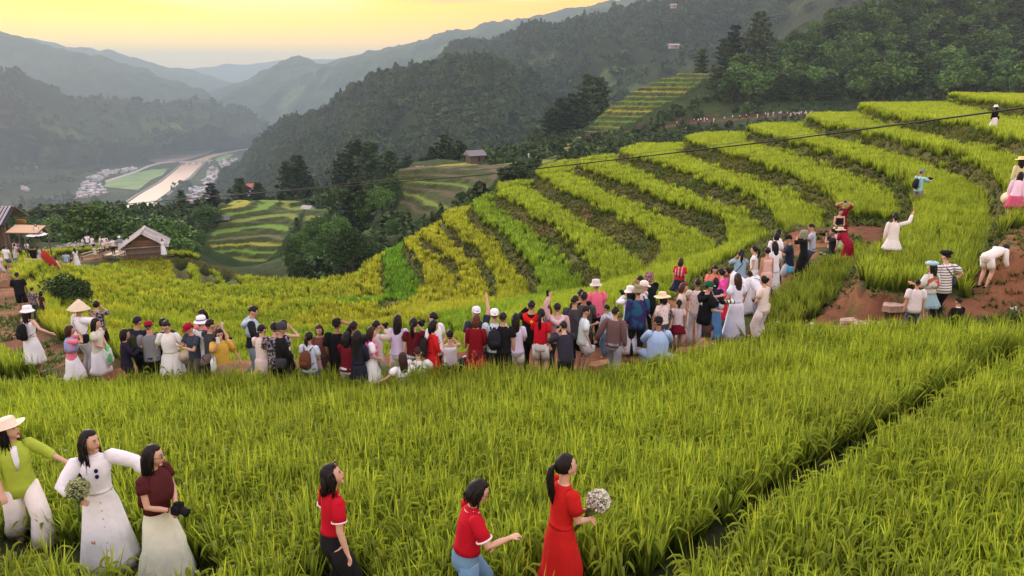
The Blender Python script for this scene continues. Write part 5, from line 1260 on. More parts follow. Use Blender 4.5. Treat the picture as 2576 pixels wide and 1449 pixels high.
    if p.get('collar'):
        mb = MB(); B.torso([(.495, .082, .068, 0), (.535, .066, .060, 0), (.55, .058, .056, .004)], mb, cap=False, n=16); o = part('collar', mb, cloth(p['collar'])); so = o.modifiers.new('thickness', 'SOLIDIFY'); so.thickness = .01
    if p.get('hood'):
        mb = MB(); hm = cloth(p['hood']); pts = [B.T(.53, -.10, .04), B.T(.52, -.13, -.04), B.T(.46, -.10, -.115), B.T(.40, 0, -.145), B.T(.46, .10, -.115), B.T(.52, .13, -.04), B.T(.53, .10, .04)]
        mb.tube(pts, [.03, .05, .06, .075, .06, .05, .03], 10); part('hood', mb, hm, .006)
    if p.get('shawl'):
        mb = MB(); B.torso([(.20, .215 * f, .150, .01), (.30, .212 * f, .150, .01), (.40, .200, .135, .005), (.475, .165, .105, 0), (.525, .09, .078, 0), (.545, .065, .062, 0)], mb, n=24, jag=.02, seed=3); part('shawl', mb, p['shawl'] if not isinstance(p['shawl'], tuple) else cloth(p['shawl']), .008)
    # ---- shoes
    if p.get('shoe') is not None:
        mb = MB()
        for s_ in (-1, 1):
            A = B.an[s_]; toe = V((.02 * s_, 1, 0)).normalized(); mb.tube([A + V((0, -.058, -.035)), A + V((0, .0, -.030)), A + toe * .09 - V((0, 0, .042)), A + toe * .175 - V((0, 0, .052))], [(.032, .034), (.040, .042), (.045, .028), (.034, .018)], 10, up=(1, 0, 0))
            if p.get('sock'): mb.tube([A, A + (B.kn[s_] - A) * .28], [.041, .046], 8, mi=1)
        part('shoes', mb, [cloth(p['shoe']), cloth((.8, .8, .8))])
    # ---- hair
    hk = p.get('hair', 'short'); hm = {'b': HAIRB, 'a': HAIRA}.get(p.get('hc', ''), HAIR)
    if hk != 'none':
        mb = MB(); lowz = {'short': -.25, 'bun': -.35, 'pony': -.35, 'bob': -.55, 'long': -.6, 'side': -.5}[hk]
        g = 1.10 if hk == 'short' else 1.13
        def hf(d, q):
            tp_ = .62 if fine else .46; lim = lowz if d.y < .12 else (tp_ if d.y > .5 else tp_ - (.5 - d.y) * 1.3)
            if abs(d.x) > .78 and hk == 'short': lim = .05
            if d.z < lim: return q * .80
            return q * (1 + .02 * noise.noise(d * 6)) + V((0, -.006, .0))
        mb.ball(B.head + B.HR @ V((0, -.004, .006)), (.076 * g, .094 * g, .110 * g), 26, 20, rot=B.HR, fn=hf)
        dn = V((0, 0, -1)); bk = h(0, -.085, .02)
        if hk in ('long', 'side', 'bob'):
            L_ = p.get('hl', {'long': .46, 'side': .5, 'bob': .13}[hk]); t = [h(0, -.05, .05), h(0, -.078, -.03)]
            q = t[-1]; w = [(.070, .045), (.082, .048)]
            n_ = 5
            for i in range(n_):
                q = q + (dn * .9 - B.fw * .10 + B.up * -.1) * (L_ / n_)
                if hk == 'side': q = q + V((p.get('sidex', -.03), .022, 0))
                qq = B.T(0); t.append(q.copy()); x = i / (n_ - 1)
                w.append(((.088 if hk != 'side' else .06) * (1 - .45 * x ** 2), .044 * (1 - .45 * x)))
            mb.tube(t, w, 14, up=B.HR @ V((1, 0, 0)))
            if hk != 'side' or 1:
                for s_ in (-1, 1):
                    e = .16 if hk == 'bob' else min(L_, .30); mb.tube([h(.055 * s_, .01, .08), h(.074 * s_, -.012, .01), h(.076 * s_, -.020, -.06), h(.066 * s_, -.030, -.04) + dn * e * .6], [(.016, .03), (.016, .046), (.018, .044), (.010, .02)], 9)
        if hk == 'pony':
            L_ = p.get('hl', .30); a = h(0, -.105, .03); t = [a, a - (B.HR @ V((0, .045, -.0))) + dn * .02, a - B.HR @ V((0, .055, 0)) + dn * .12, a - B.HR @ V((0, .04, 0)) + dn * (L_ * .7), a - B.HR @ V((0, .02, 0)) + dn * L_]
            mb.tube(t, [.018, .032, .040, .034, .010], 10)
        if hk == 'bun': mb.ball(h(0, -.115, .045), (.045, .04, .045), 10, 8)
        if fine:
            rs = random.Random(sd_); L_ = {'short': .0, 'bob': p.get('hl', .13), 'long': p.get('hl', .4), 'side': p.get('hl', .5), 'pony': .0, 'bun': 0}[hk]
            for i in range(90 if L_ else 40):
                a = rs.uniform(-2.6, 2.6); ex = L_ * rs.uniform(.5, 1.08); x0, y0 = math.sin(a), -math.cos(a)
                if y0 > .35: continue
                p0 = h(.05 * x0, .05 * y0, .105); p1 = h(.087 * x0, .104 * y0 - .004, .03); p2 = h(.088 * x0, .105 * y0 - .006, -.05)
                if L_: p3 = p2 + dn * ex * .5 + V((rs.uniform(-.02, .02), rs.uniform(-.03, .0), 0)); mb.tube([p0, p1, p2, p3, p3 + dn * ex * .5 + V((rs.uniform(-.02, .02), rs.uniform(-.02, .02), 0))], [.003, .005, .006, .005, .0015], 4)
                else: mb.tube([p0, p1, h(.07 * x0, .09 * y0 - .02, -.03)], [.003, .005, .002], 4)
        o = part('hair', mb, hm); wrinkle(o.data, .004, 22., 3)
    # ---- face
    if p.get('face_on', True):
        mb = MB()
        for s_ in (-1, 1):
            mb.ball(h(.030 * s_, .0795 if not fine else .080, .012), (.0145, .007, .0075), 8, 6, rot=B.HR, mi=0); mb.ball(h(.030 * s_, .0855, .0115), (.0065, .004, .0068), 7, 5, rot=B.HR, mi=1)
            mb.tube([h(.014 * s_, .090, .034), h(.032 * s_, .088, .040), h(.050 * s_, .074, .033)], [.0028, .0038, .002], 5, mi=1)
            mb.tube([h(.014 * s_, .0868, .019), h(.030 * s_, .0868, .0225), h(.046 * s_, .0775, .018)], [.0015, .0022, .0015], 5, mi=1)
        part('eyes', mb, [mat('eye_white', (.7, .68, .65), rough=.3), mat('eye_dark', (.012, .008, .006), rough=.3)])
        mb = MB(); mb.tube([h(-.024, .083, -.0535), h(-.008, .0955, -.049), h(0, .0965, -.0515), h(.008, .0955, -.049), h(.024, .083, -.0535)], [.003, .0055, .006, .0055, .003], 7); mb.tube([h(-.018, .085, -.057), h(0, .095, -.0605), h(.018, .085, -.057)], [.003, .0062, .003], 6); part('lips', mb, mat('lips', (.36, .10, .09) if fe else (.36, .17, .13), rough=.45))
    if p.get('glasses'):
        mb = MB()
        for s_ in (-1, 1):
            c = [h(s_ * (.032 + .022 * math.cos(a)), .098, .010 + .017 * math.sin(a)) for a in np.linspace(0, 2 * math.pi, 13)]; mb.tube(c, .0022, 5, cap=False); mb.tube([h(.054 * s_, .096, .012), h(.080 * s_, .04, .012), h(.080 * s_, -.01, .006)], .0022, 5)
        mb.tube([h(-.010, .100, .012), h(.010, .100, .012)], .0022, 5); part('glasses', mb, mat('dark_frame', (.02, .02, .02), rough=.3))
    # ---- hats
    hat = p.get('hat')
    if hat:
        hk2, hc_ = hat[0], hat[1]; m = cloth(hc_) if isinstance(hc_, tuple) else hc_; mb = MB(); up = B.HR @ V((0, 0, 1)); X_ = B.HR @ V((1, 0, 0)); Y_ = B.HR @ V((0, 1, 0))
        def ringhat(rows, n=24):
            vs = []
            for (rad, z, sq) in rows:
                for k in range(n):
                    a = 2 * math.pi * k / n; vs.append(B.head + X_ * (rad * math.cos(a)) + Y_ * (rad * sq * math.sin(a) - .004) + up * (z + .006 * math.sin(3 * a + 1) * (rad > .13)))
            mb.add(vs, [(i * n + k, i * n + (k + 1) % n, (i + 1) * n + (k + 1) % n, (i + 1) * n + k) for i in range(len(rows) - 1) for k in range(n)] + [tuple((len(rows) - 1) * n + k for k in range(n))])
        if hk2 == 'bucket': ringhat([(.150, .008, 1.1), (.118, .045, 1.12), (.098, .055, 1.15), (.094, .085, 1.15), (.086, .140, 1.15), (.06, .150, 1.15)])
        elif hk2 == 'sun': ringhat([(.200, .030, 1.02), (.150, .045, 1.05), (.097, .052, 1.12), (.094, .09, 1.12), (.084, .140, 1.12), (.05, .150, 1.12)])
        elif hk2 == 'boater': ringhat([(.185, .062, 1.05), (.098, .056, 1.12), (.095, .14, 1.12), (.085, .15, 1.12)])
        elif hk2 == 'cone': ringhat([(.235, -.005, 1), (.17, .065, 1), (.09, .145, 1), (.02, .215, 1)])
        elif hk2 == 'cap':
            ringhat([(.088, .020, 1.18), (.090, .055, 1.16), (.082, .10, 1.14), (.05, .128, 1.1), (.015, .134, 1)]); s_ = -1 if len(hat) > 2 and hat[2] == 'back' else 1
            b = MB(); c0 = [h(x, s_ * (.085 + .0 * x), .038) for x in (-.07, -.035, 0, .035, .07)]; c1 = [h(x * .85, s_ * (.165 - abs(x) * .5), .025) for x in (-.07, -.035, 0, .035, .07)]; b.add(c0 + c1 + [q - up * .008 for q in c0 + c1], [(i, i + 1, i + 6, i + 5) for i in range(4)] + [(10 + i, 15 + i, 16 + i, 11 + i) for i in range(4)] + [(5 + i, 6 + i, 16 + i, 15 + i) for i in range(4)])
            part('visor', b, cloth(hat[3]) if len(hat) > 3 else m)
        elif hk2 == 'beret': ringhat([(.090, .045, 1.1), (.128, .072, 1.05), (.132, .095, 1.05), (.10, .125, 1.05), (.03, .138, 1.)])
        elif hk2 == 'flat': ringhat([(.092, .035, 1.15), (.118, .070, 1.25), (.112, .10, 1.2), (.07, .122, 1.15)])
        elif hk2 == 'scarf': ringhat([(.112, -.12, 1.1), (.112, -.04, 1.15), (.108, .05, 1.15), (.088, .115, 1.15), (.03, .135, 1.1)])
        elif hk2 == 'beanie': ringhat([(.093, .0, 1.15), (.096, .04, 1.17), (.090, .10, 1.15), (.06, .135, 1.1), (.02, .148, 1)])
        o = part('hat' if hk2 not in ('cap', 'beret', 'scarf', 'beanie') else {'cap': 'cap', 'beret': 'beret', 'scarf': 'headscarf', 'beanie': 'beanie'}[hk2], mb, m)
        if len(hat) > 3 and hk2 == 'bucket':
            b = MB(); vs = []
            for z, rad in ((.052, .101), (.080, .099)):
                for k in range(24): a = 2 * math.pi * k / 24; vs.append(B.head + X_ * (rad * math.cos(a)) + Y_ * (rad * 1.15 * math.sin(a) - .004) + up * z)
            b.add(vs, [(k, (k + 1) % 24, 24 + (k + 1) % 24, 24 + k) for k in range(24)]); part('hat_band', b, cloth(hat[3]))
    # ---- things worn or carried: their own objects
    M = Matrix.Translation(base) @ Matrix.Rotation(rz, 4, 'Z') @ Matrix.Scale(sc, 4)
    def carry(name, mb, m, lab, cat, grp=None, smooth=True):
        me = mb.mesh(name, m, smooth); me.transform(M.to_3x3().to_4x4()); o = link(name, me, None, base, label=lab, category=cat)
        if grp: o['group'] = grp
        return o
    for it in p.get('has', []):
        ik_, c, lab = it[0], it[1], it[2]; mb = MB(); m = cloth(c) if isinstance(c, tuple) else c
        if ik_ == 'backpack':
            c0 = [B.T(.06, 0, -.17), B.T(.12, 0, -.20), B.T(.28, 0, -.21), B.T(.40, 0, -.18), B.T(.44, 0, -.14)]
            mb.tube(c0, [(.10, .05), (.135, .085), (.135, .085), (.11, .065), (.05, .03)], 14, up=(1, 0, 0))
            for s_ in (-1, 1): mb.tube([B.T(.43, .07 * s_, -.12), B.T(.505, .09 * s_, -.03), B.T(.49, .10 * s_, .08), B.T(.36, .11 * s_, .135), B.T(.20, .13 * s_, .06), B.T(.14, .12 * s_, -.12)], (.018, .006), 6, up=(1, 0, 0))
            o = carry('backpack', mb, m, lab, 'backpack')
            b = MB(); b.tube([B.T(.10, 0, -.275), B.T(.22, 0, -.305), B.T(.24, 0, -.29)], [(.09, .02), (.095, .025), (.09, .01)], 10, up=(1, 0, 0)); me = b.mesh('pocket', m); me.transform(M.to_3x3().to_4x4()); link('pocket', me, o)
        elif ik_ in ('shoulder_bag', 'tote', 'plastic_bag'):
            sx = it[3] if len(it) > 3 else 1; big = 1.0 if ik_ != 'tote' else 1.45; zc = it[4] if len(it) > 4 else .0; ctr = B.hip + V((.20 * sx, -.04 if len(it) < 6 else it[5], zc))
            mb.tube([ctr + V((0, 0, .10 * big)), ctr + V((0, 0, .07 * big)), ctr - V((0, 0, .05 * big)), ctr - V((0, 0, .10 * big))], [(.10 * big, .03), (.115 * big, .05), (.11 * big, .055), (.08 * big, .035)], 14, up=(.35, 1, 0))
            o = carry({'shoulder_bag': 'shoulder_bag', 'tote': 'tote_bag', 'plastic_bag': 'plastic_bag'}[ik_], mb, m, lab, 'bag'); b = MB()
            if ik_ == 'shoulder_bag':
                b.tube([ctr + V((0, .05, .08)), B.T(.25, .12 * sx, .14), B.T(.42, -.06 * sx, .13), B.T(.535, -.085 * sx, 0), B.T(.42, -.03 * sx, -.13), B.T(.25, .11 * sx, -.145), ctr + V((0, -.06, .08))], (.010, .005), 6)
            elif ik_ == 'tote': 
                for yy in (-.06, .06): b.tube([ctr + V((0, yy - .05, .13)), B.T(.40, sx * .185, yy), B.sh[sx] + V((0, yy * .3, .065)), B.T(.42, sx * .20, yy * .2), ctr + V((0, yy + .05, .13))], (.010, .005), 6)
            else: b.tube([ctr + V((0, -.05, .08)), B.ha[sx] + V((0, 0, -.06)), ctr + V((0, .05, .08))], (.008, .004), 6)
            me = b.mesh('strap', cloth(tuple(x * .5 for x in (c if isinstance(c, tuple) else BROWN)))); me.transform(M.to_3x3().to_4x4()); link('strap', me, o)
        elif ik_ in ('camera', 'long_camera', 'phone'):
            g = p.get('hold', 'b'); ctr = (B.ha[-1] + B.ha[1]) / 2 if g == 'b' else B.ha[1 if g == 'r' else -1]
            fw = (ctr - B.T(.42)); fw.z *= .2; fw = fw.normalized() if fw.length > .05 else V((0, 1, 0)); a = math.atan2(-fw.x, fw.y); Rm = Matrix.Rotation(a, 3, 'Z'); ctr = ctr + fw * .06 + V((0, 0, .035))
            if ik_ == 'phone': mb.box(ctr, (.036, .005, .075), Rm @ Matrix.Rotation(-.2, 3, 'X')); o = carry('phone', mb, m, lab, 'phone', smooth=False)
            else:
                mb.box(ctr, (.065, .032, .042), Rm); mb.box(ctr + V((0, 0, .050)), (.022, .026, .014), Rm); mb.box(ctr + Rm @ V((.050, .02, -.004)), (.018, .030, .040), Rm); o = carry('camera', mb, m, lab, 'camera', smooth=False); b = MB()
                ll = .30 if ik_ == 'long_camera' else .10; b.tube([ctr + fw * .03, ctr + fw * (ll * .5), ctr + fw * ll, ctr + fw * (ll + .03)], [.034, .038, .042 if ll < .2 else .055, .045 if ll < .2 else .058], 14); lm = cloth((.75, .75, .72)) if ik_ == 'long_camera' else cloth(BLACK); me = b.mesh('lens', lm); me.transform(M.to_3x3().to_4x4()); link('lens', me, o)
                if ik_ == 'long_camera':
                    for q in (.10, .19, .29):
                        b = MB(); b.tube([ctr + fw * q, ctr + fw * (q + .028)], [.0415 + .05 * q, .0415 + .05 * q], 14); me = b.mesh('lens_ring', cloth(BLACK)); me.transform(M.to_3x3().to_4x4()); link('lens_ring', me, o)
        elif ik_ == 'hat_held':
            cc = B.ha[it[3]] + V((0, 0, -.05)); n = 24; tlt = Matrix.Rotation(R(70), 3, 'X') @ Matrix.Rotation(R(20), 3, 'Y'); mb.add([cc + tlt @ V((.21 * math.cos(6.283 * k / n), .21 * math.sin(6.283 * k / n), 0)) for k in range(n)] + [cc + tlt @ V((0, 0, .20))], [(k, (k + 1) % n, n) for k in range(n)] + [tuple(range(n))[::-1]]); carry('conical_hat', mb, m, lab, 'hat')
        elif ik_ == 'jacket_held':
            cc = B.ha[it[3]] + V((0, .04, 0)); mb.tube([cc + V((0, 0, .05)), cc + V((.02, .02, -.10)), cc + V((.0, .03, -.28)), cc + V((.03, .02, -.42))], [(.05, .03), (.11, .05), (.12, .06), (.09, .05)], 14); o = carry('jacket', mb, m, lab, 'jacket'); wrinkle(o.data, .015, 12, 3)
    p['_B'] = B; p['_M'] = M; p['_o'] = body
    return body, B, M
# ------------------------------------------------------------------ the women in the foreground field
def bouquet(M, base, ctr, ax, rad, petals, stemc, lab, nst=14, droop=.2):
    o = empty('bouquet', base, lab, 'bouquet'); r = random.Random(9); b = MB(); R3 = M.to_3x3()
    ax = V(ax).normalized()
    for i in range(nst):
        e = V((r.uniform(-1, 1), r.uniform(-1, 1), r.uniform(-1, 1))) * rad * .5; b.tube([ctr - ax * .26 + e * .25, ctr - ax * .05 + e * .1, ctr + ax * rad + e], .004, 4)
    me = b.mesh('stems', cloth(stemc)); me.transform(R3.to_4x4()); link('stems', me, o)
    rr = np.random.default_rng(4); n = 900; e = rr.normal(size=(n, 3)); e /= np.linalg.norm(e, axis=1)[:, None]; e *= (rr.uniform(.55, 1, n) ** .6)[:, None] * rad
    P = np.array(ctr + ax * (rad + .05)) + e
    v, q, c = cards(P, .011, 5); c = c * .55 + .35; me = grid_mesh('flowers', v, q, petals, c, False); me.transform(R3.to_4x4()); link('flowers', me, o)
    n = 240; e = rr.normal(size=(n, 3)); e /= np.linalg.norm(e, axis=1)[:, None]; e *= rr.uniform(.3, .85, n)[:, None] * rad; P = np.array(ctr + ax * (rad + .02)) + e
    v, q, c = cards(P, .018, 6); me = grid_mesh('leaves', v, q, M_light, c, False); me.transform(R3.to_4x4()); link('leaves', me, o)
M_pet_g = tree_leaf_mat('pale_green_petals', (.62, .72, .36)); M_pet_w = tree_leaf_mat('white_petals', (.80, .80, .74))
def ringtrim(B, body, sd, t, col, r_):
    mb = MB(); S, E = B.sh[sd], B.el[sd]; d = (E - S).normalized(); p0 = S.lerp(E, t); mb.tube([p0, p0 + d * .012], [r_, r_], 14); link('sleeve_trim', mb.mesh('sleeve_trim', cloth(col)), body)
LIME = (.40, .52, .06); OFFW = (.78, .74, .70); PALEG = (.66, .70, .56)
b1, B, M = make_person(dict(fine=True, fat=.93, H=.96, face=135, yaw=-45, nod=-14, la=((.30, .16, -.30), (0, -1, -.3)), ra='relax', hair='bob', hl=.22, hat=('boater', (.74, .64, .50)), low=('wide', OFFW), top=('loose', LIME), sleeve=1.35, hem=-.12, collar=LIME, shoe=(.2, .15, .1), skin='l', legs='walk'), 12, 1060,
    'woman in a cream wide-brimmed hat and open lime green shirt, at the left edge')
mb = MB(); mb.tube([B.T(.52, .0, .070), B.T(.46, .01, .105), B.T(.36, .01, .142), B.T(.24, .01, .135)], [(.03, .012), (.034, .012), (.030, .010), (.008, .004)], 10, up=(1, 0, 0)); link('undershirt', mb.mesh('undershirt', cloth(WHITE)), b1)
b2, B, M = make_person(dict(fine=True, fat=.92, H=.97, face=150, yaw=-48, nod=2, la=((.33, .12, -.30), (.5, -1, .2)), ra=((.02, .25, -.27), (1, -.5, -.4)), hair='side', sidex=.015, hl=.46, low=('skirt', WHITE, .80, .30), top=('blouse', WHITE), hem=.17, collar=WHITE, shoe=(.7, .7, .7), skin='l', legs='walk'), 222, 1082,
    'long-haired woman in a puff-sleeved white blouse and long white skirt holding a pale green bouquet')
bouquet(M, b2.location, B.ha[1] + B.fw * .06, V((-.1, .25, 1)), .115, M_pet_g, (.07, .16, .03), 'round bouquet of pale green flowers held by the woman in white')
mb = MB()
for s_ in (0, 1): mb.ball(B.T(.40 - .062 * s_, -.01, .128 + .012 * s_), (.020, .008, .026), 10, 7)
o = MB(); o.v, o.f, o.m = mb.v, mb.f, mb.m; me = o.mesh('sunglasses', mat('dark_blue_lens', (.01, .012, .08), rough=.12)); me.transform(M.to_3x3().to_4x4()); link('sunglasses', me, None, b2.location, label='dark sunglasses hanging from the white blouse neckline', category='sunglasses')
mb = MB()
for i in range(7): mb.ball(B.hip + V((0, .145 + .012 * i, .02 - .09 * i)), (.008, .006, .008), 8, 5)
link('skirt_buttons', mb.mesh('skirt_buttons', cloth((.45, .38, .30))), b2)
b3, B, M = make_person(dict(fine=True, fat=.93, H=.94, face=105, yaw=-20, nod=6, la='belly', ra='belly', hair='long', hl=.34, hc='', low=('skirt', PALEG, .82, .34), top=('loose', (.075, .016, .018)), hem=.07, sleeve=.42, shawl=(.080, .018, .020), shoe=(.7, .65, .6), skin='l', glasses=True, has=[('camera', BLACK, 'small black camera held by the woman in the maroon top')]), 385, 1119,
    'bespectacled woman in a draped maroon top and long pale cream skirt holding a camera')
mb = MB(); mb.tube([B.el[1].lerp(B.ha[1], .86), B.el[1].lerp(B.ha[1], .90)], [.030, .029], 12); link('bracelet', mb.mesh('bracelet', cloth((.2, .02, .02))), b3)
POLO = (.46, .008, .022)
b4, B, M = make_person(dict(fine=True, fat=.92, H=.94, face=55, yaw=22, nod=-14, la='down', ra=((.11, .04, -.48), (.3, -1, 0)), hair='bob', hl=.15, low=('wide', (.014, .014, .016)), top=('tee', POLO), hem=.11, sleeve=.62, collar=POLO, shoe=BLACK, skin='l'), 826, 1169,
    'woman with a black bob in a red polo shirt and black trousers looking up right')
for s_ in (-1, 1): ringtrim(B, b4, s_, .61, (.8, .75, .75), .076)
mb = MB(); B.torso([(.500, .086, .072, 0), (.508, .085, .071, 0)], mb, cap=False, n=18); link('collar_stripe', mb.mesh('collar_stripe', cloth((.8, .75, .75))), b4)
mb = MB(); h = lambda x, y, z: B.head + B.HR @ V((x, y, z))
for s_ in (-1, 1): mb.ball(h(.032 * s_, .068, .110), (.026, .012, .016), 10, 6); mb.tube([h(.06 * s_, .06, .105), h(.090 * s_, .02, .07), h(.094 * s_, -.03, .05)], .003, 5)
mb.tube([h(-.01, .078, .112), h(.01, .078, .112)], .003, 5); me = mb.mesh('sunglasses', mat('brown_lens', (.10, .05, .03), rough=.12)); me.transform(M.to_3x3().to_4x4()); link('sunglasses', me, None, b4.location, label='sunglasses pushed up on the black bob of a woman in red polo', category='sunglasses')
b5, B, M = make_person(dict(fine=True, H=.92, face=72, yaw=14, nod=24, lean=8, la='belly', ra=((.06, .34, -.16), (.4, -.4, -1)), hair='bob', hl=.10, low=('jeans', (.14, .27, .42)), top=('tee', POLO), hem=.08, sleeve=.70, collar=POLO, shoe=BLACK, skin='l', glasses=True, fat=1.08, legs='walk', curl=1.0), 1216, 1208,
    'woman in a red polo shirt and blue jeans raising her hand, looking down')
for s_ in (-1, 1): ringtrim(B, b5, s_, .69, (.8, .75, .75), .085)
mb = MB(); B.torso([(.500, .090, .074, 0), (.510, .088, .073, 0)], mb, cap=False, n=18); link('collar_stripe', mb.mesh('collar_stripe', cloth((.8, .75, .75))), b5)
RDR = (.50, .016, .014)
b6, B, M = make_person(dict(fine=True, fat=.94, H=.98, face=62, yaw=10, nod=-4, la='bouquet', ra='bouquet', hair='pony', hl=.40, low=('skirt', RDR, .80, .26), top=('tee', RDR), hem=-.06, sleeve=.66, shoe=BLACK, skin='l'), 1424, 1143,
    'woman with a long ponytail in a long red dress holding small white flowers')
bouquet(M, b6.location, (B.ha[1] + B.ha[-1]) / 2 + B.fw * .04, V((.25, .5, .8)), .118, M_pet_w, (.07, .12, .04), 'bunch of tiny white flowers held by the woman in the red dress', nst=26)
mb = MB(); h = lambda x, y, z: B.head + B.HR @ V((x, y, z)); mb.ball(h(.082, -.004, -.045), (.006, .006, .012), 8, 6); link('earring', mb.mesh('earring', mat('gold', (.7, .45, .12), rough=.3, metal=1.)), b6)
# ------------------------------------------------------------------ the crowd on the path
GALAXY = pattern_mat('marbled', (.020, .035, .12), (.05, .02, .12), (.02, .10, .16), .6); STRIPE = pattern_mat('striped', (.74, .74, .72), (.035, .04, .06)); PLAIDR = pattern_mat('plaid', (.60, .03, .05), (.10, .02, .03), (.75, .70, .72)); PLAIDP = pattern_mat('plaid', (.75, .05, .28), (.70, .55, .70), (.20, .18, .40))
PLAIDB = pattern_mat('plaid', (.10, .42, .62), (.70, .12, .40), (.55, .30, .60)); DARKPAT = pattern_mat('marbled', (.020, .018, .03), (.28, .25, .28), None, 1.2); FLORAL = pattern_mat('floral', (.74, .66, .62), (.62, .34, .36)); LACE = pattern_mat('floral', (.72, .64, .60), (.52, .44, .42), None, 1.6); PINKF = pattern_mat('floral', (.80, .06, .36), (.75, .30, .50)); BANDANA = pattern_mat('floral', (.20, .10, .09), (.50, .42, .38), None, 1.5)
SKIRTR = pattern_mat('marbled', (.26, .010, .016), (.42, .08, .04), (.10, .012, .014), .9); SCARFG = pattern_mat('plaid', (.10, .32, .18), (.60, .10, .16), (.65, .25, .25))
F, Mn = dict(fem=True), dict(fem=False)
def P(u, v, label, **k):
    k.setdefault('grp', 'visitors crowding along the terrace path')
    k.setdefault('from', 14.6); k.setdefault('skin', random.choice(['', 'l', '', 'd'] if not k.get('fem', True) else ['', 'l'])); k.setdefault('H', .97 if k.get('fem', True) else 1.03)
    try: return make_person(k, u, v, label)
    except Exception as e:
        raise RuntimeError(label + ': ' + repr(e))
m = dict(fem=False)
P(68, 772, 'woman in a white bucket hat with a black backpack reaching one arm out', face=15, ra='out', la='down', hair='long', hl=.25, hat=('bucket', WHITE), top=('tank', WHITE), low=('skirt', WHITE, .55, .3), has=[('backpack', BLACK, 'black backpack on the woman in the white bucket hat')])
P(198, 764, 'man in a pale conical hat and white tee with a black strap', **m, face=35, la='down', ra='cam', hair='short', hat=('cone', (.66, .58, .42)), top=('loose', WHITE), low=('trousers', (.35, .36, .38)), has=[('shoulder_bag', BLACK, 'black crossbody bag on the man in the conical hat', 1, .05)])
P(241, 756, 'person in a dark red patterned shirt with a pink headband behind the conical hat', face=-10, la='cam', ra='cam', hair='bun', top=('tee', DARKPAT), low=('trousers', BLACK))
P(175, 818, 'girl with short brown hair wrapped in a blue and pink woven shawl', face=60, H=.92, la='face', ra='face', hair='bob', hc='b', shawl=PLAIDB, top=('tee', PINK), low=('skirt', WHITE, .5, .4))
P(241, 800, 'woman in a cream blouse and white skirt holding a green and white jacket', face=85, la='belly', ra='belly', hair='long', hl=.3, top=('puff', (.66, .66, .54)), hem=-.03, low=('skirt', WHITE, .5, .35), has=[('jacket_held', pattern_mat('marbled', (.62, .66, .60), (.12, .45, .18), None, .5), 'green and white crumpled jacket held by the woman in cream', 1)])
P(345, 795, 'man in a dark tee with a black backpack with yellow-green straps', **m, face=10, la='phone', ra='phone', top=('tee', NAVY), low=('trousers', BLACK), has=[('backpack', (.03, .035, .02), 'black backpack with yellow-green straps on the man in a dark tee')])
P(372, 808, 'person in a dark red cap and grey top beside the black backpack', **m, face=-20, nod=20, H=.98, hat=('cap', (.30, .01, .03)), top=('long', GREY), low=('trousers', BLACK), la='belly', ra='belly')
P(314, 828, 'black-haired woman in dark purple clothes left of the small boy', face=60, H=.94, hair='bob', top=('long', (.02, .016, .035)), low=('trousers', BLACK), la='phone', ra='phone')
P(408, 800, 'dark-haired person mostly hidden behind the woman in the white dress', face=-30, hair='bun', top=('long', DKGREY), low=('trousers', BLACK))
P(352, 845, 'little boy in a white tee standing in front and facing the camera', **m, face=170, H=.72, nod=-4, la='side', ra='down', top=('tee', (.72, .70, .66)), low=('shorts', DKGREY), shoe=WHITE, skin='l')
P(414, 810, 'woman in a loose white dress holding the boy by the hand', face=172, nod=22, H=1.0, ra='side', la='side', hair='bun', top=('loose', (.78, .80, .78)), hem=-.10, low=('skirt', (.78, .80, .78), .42, .35), sleeve=.8, glasses=True, skin='l', fat=1.08, has=[('hat_held', (.70, .64, .52), 'pale conical hat held at the side of the woman in white', -1)])
P(468, 816, 'man in a dark red cap looking down at his phone', **m, face=215, nod=25, H=.96, hat=('cap', (.30, .01, .03)), top=('tee', (.05, .06, .09)), low=('trousers', (.10, .09, .06)), la='phone', ra='phone', has=[('phone', WHITE, 'white phone in the hands of the man in the red cap')])
P(505, 797, 'man in a blue and white striped bucket hat and white tee with green collar', **m, face=12, hat=('bucket', WHITE, 0, (.08, .16, .40)), top=('tee', WHITE), collar=(.01, .18, .08), low=('jeans', (.26, .38, .50)), la='belly', ra='belly', H=1.0)
P(505, 780, 'dark-haired woman in pink facing us from behind the striped bucket hat', face=190, nod=18, hair='long', top=('tee', PINK), low=('jeans', DENIM), la='phone', ra='phone')
P(529, 803, 'man with cropped hair in a dark tee holding up a phone', **m, face=35, top=('tee', DKGREY), low=('trousers', BLACK), la='cam', ra='cam', has=[('phone', (.6, .6, .6), 'silver phone held up by the man with cropped hair')])
P(551, 828, 'woman in a mustard yellow shirt phoning with a white handbag at her front', face=150, nod=10, H=.96, hair='bob', glasses=True, top=('loose', (.62, .40, .07)), low=('skirt', (.40, .24, .20), .55, .3), ra='face', la='side', sleeve=.9, has=[('tote', (.64, .72, .68), 'pale mint handbag worn across the woman in the yellow shirt', 1, .06, .16), ('phone', WHITE, 'white phone at the ear of the woman in yellow')], hold='r')
P(576, 846, 'person in a grey-brown tee bending forward beside the tall man', face=70, lean=50, H=.98, top=('tee', (.14, .11, .10)), low=('shorts', BLACK), la='down', ra='down', hair='short')
P(642, 770, 'tall young man in a pale denim vest over a black striped jacket', **m, face=75, nod=24, H=1.07, top=('jacket', (.02, .022, .026)), hem=-.04, shawl=(.40, .54, .62), hood=(.42, .56, .64), low=('jeans', (.20, .28, .32)), la='chest', ra='chest', legs='walk', skin='', has=[('phone', BLACK, 'black phone the tall man in pale denim looks at')])
P(657, 815, 'woman in a long blush lace dress with her black hair tied', face=5, hair='short', top=('tee', LACE), low=('skirt', (.66, .54, .50), .78, .25), la='phone', ra='phone', H=.98)
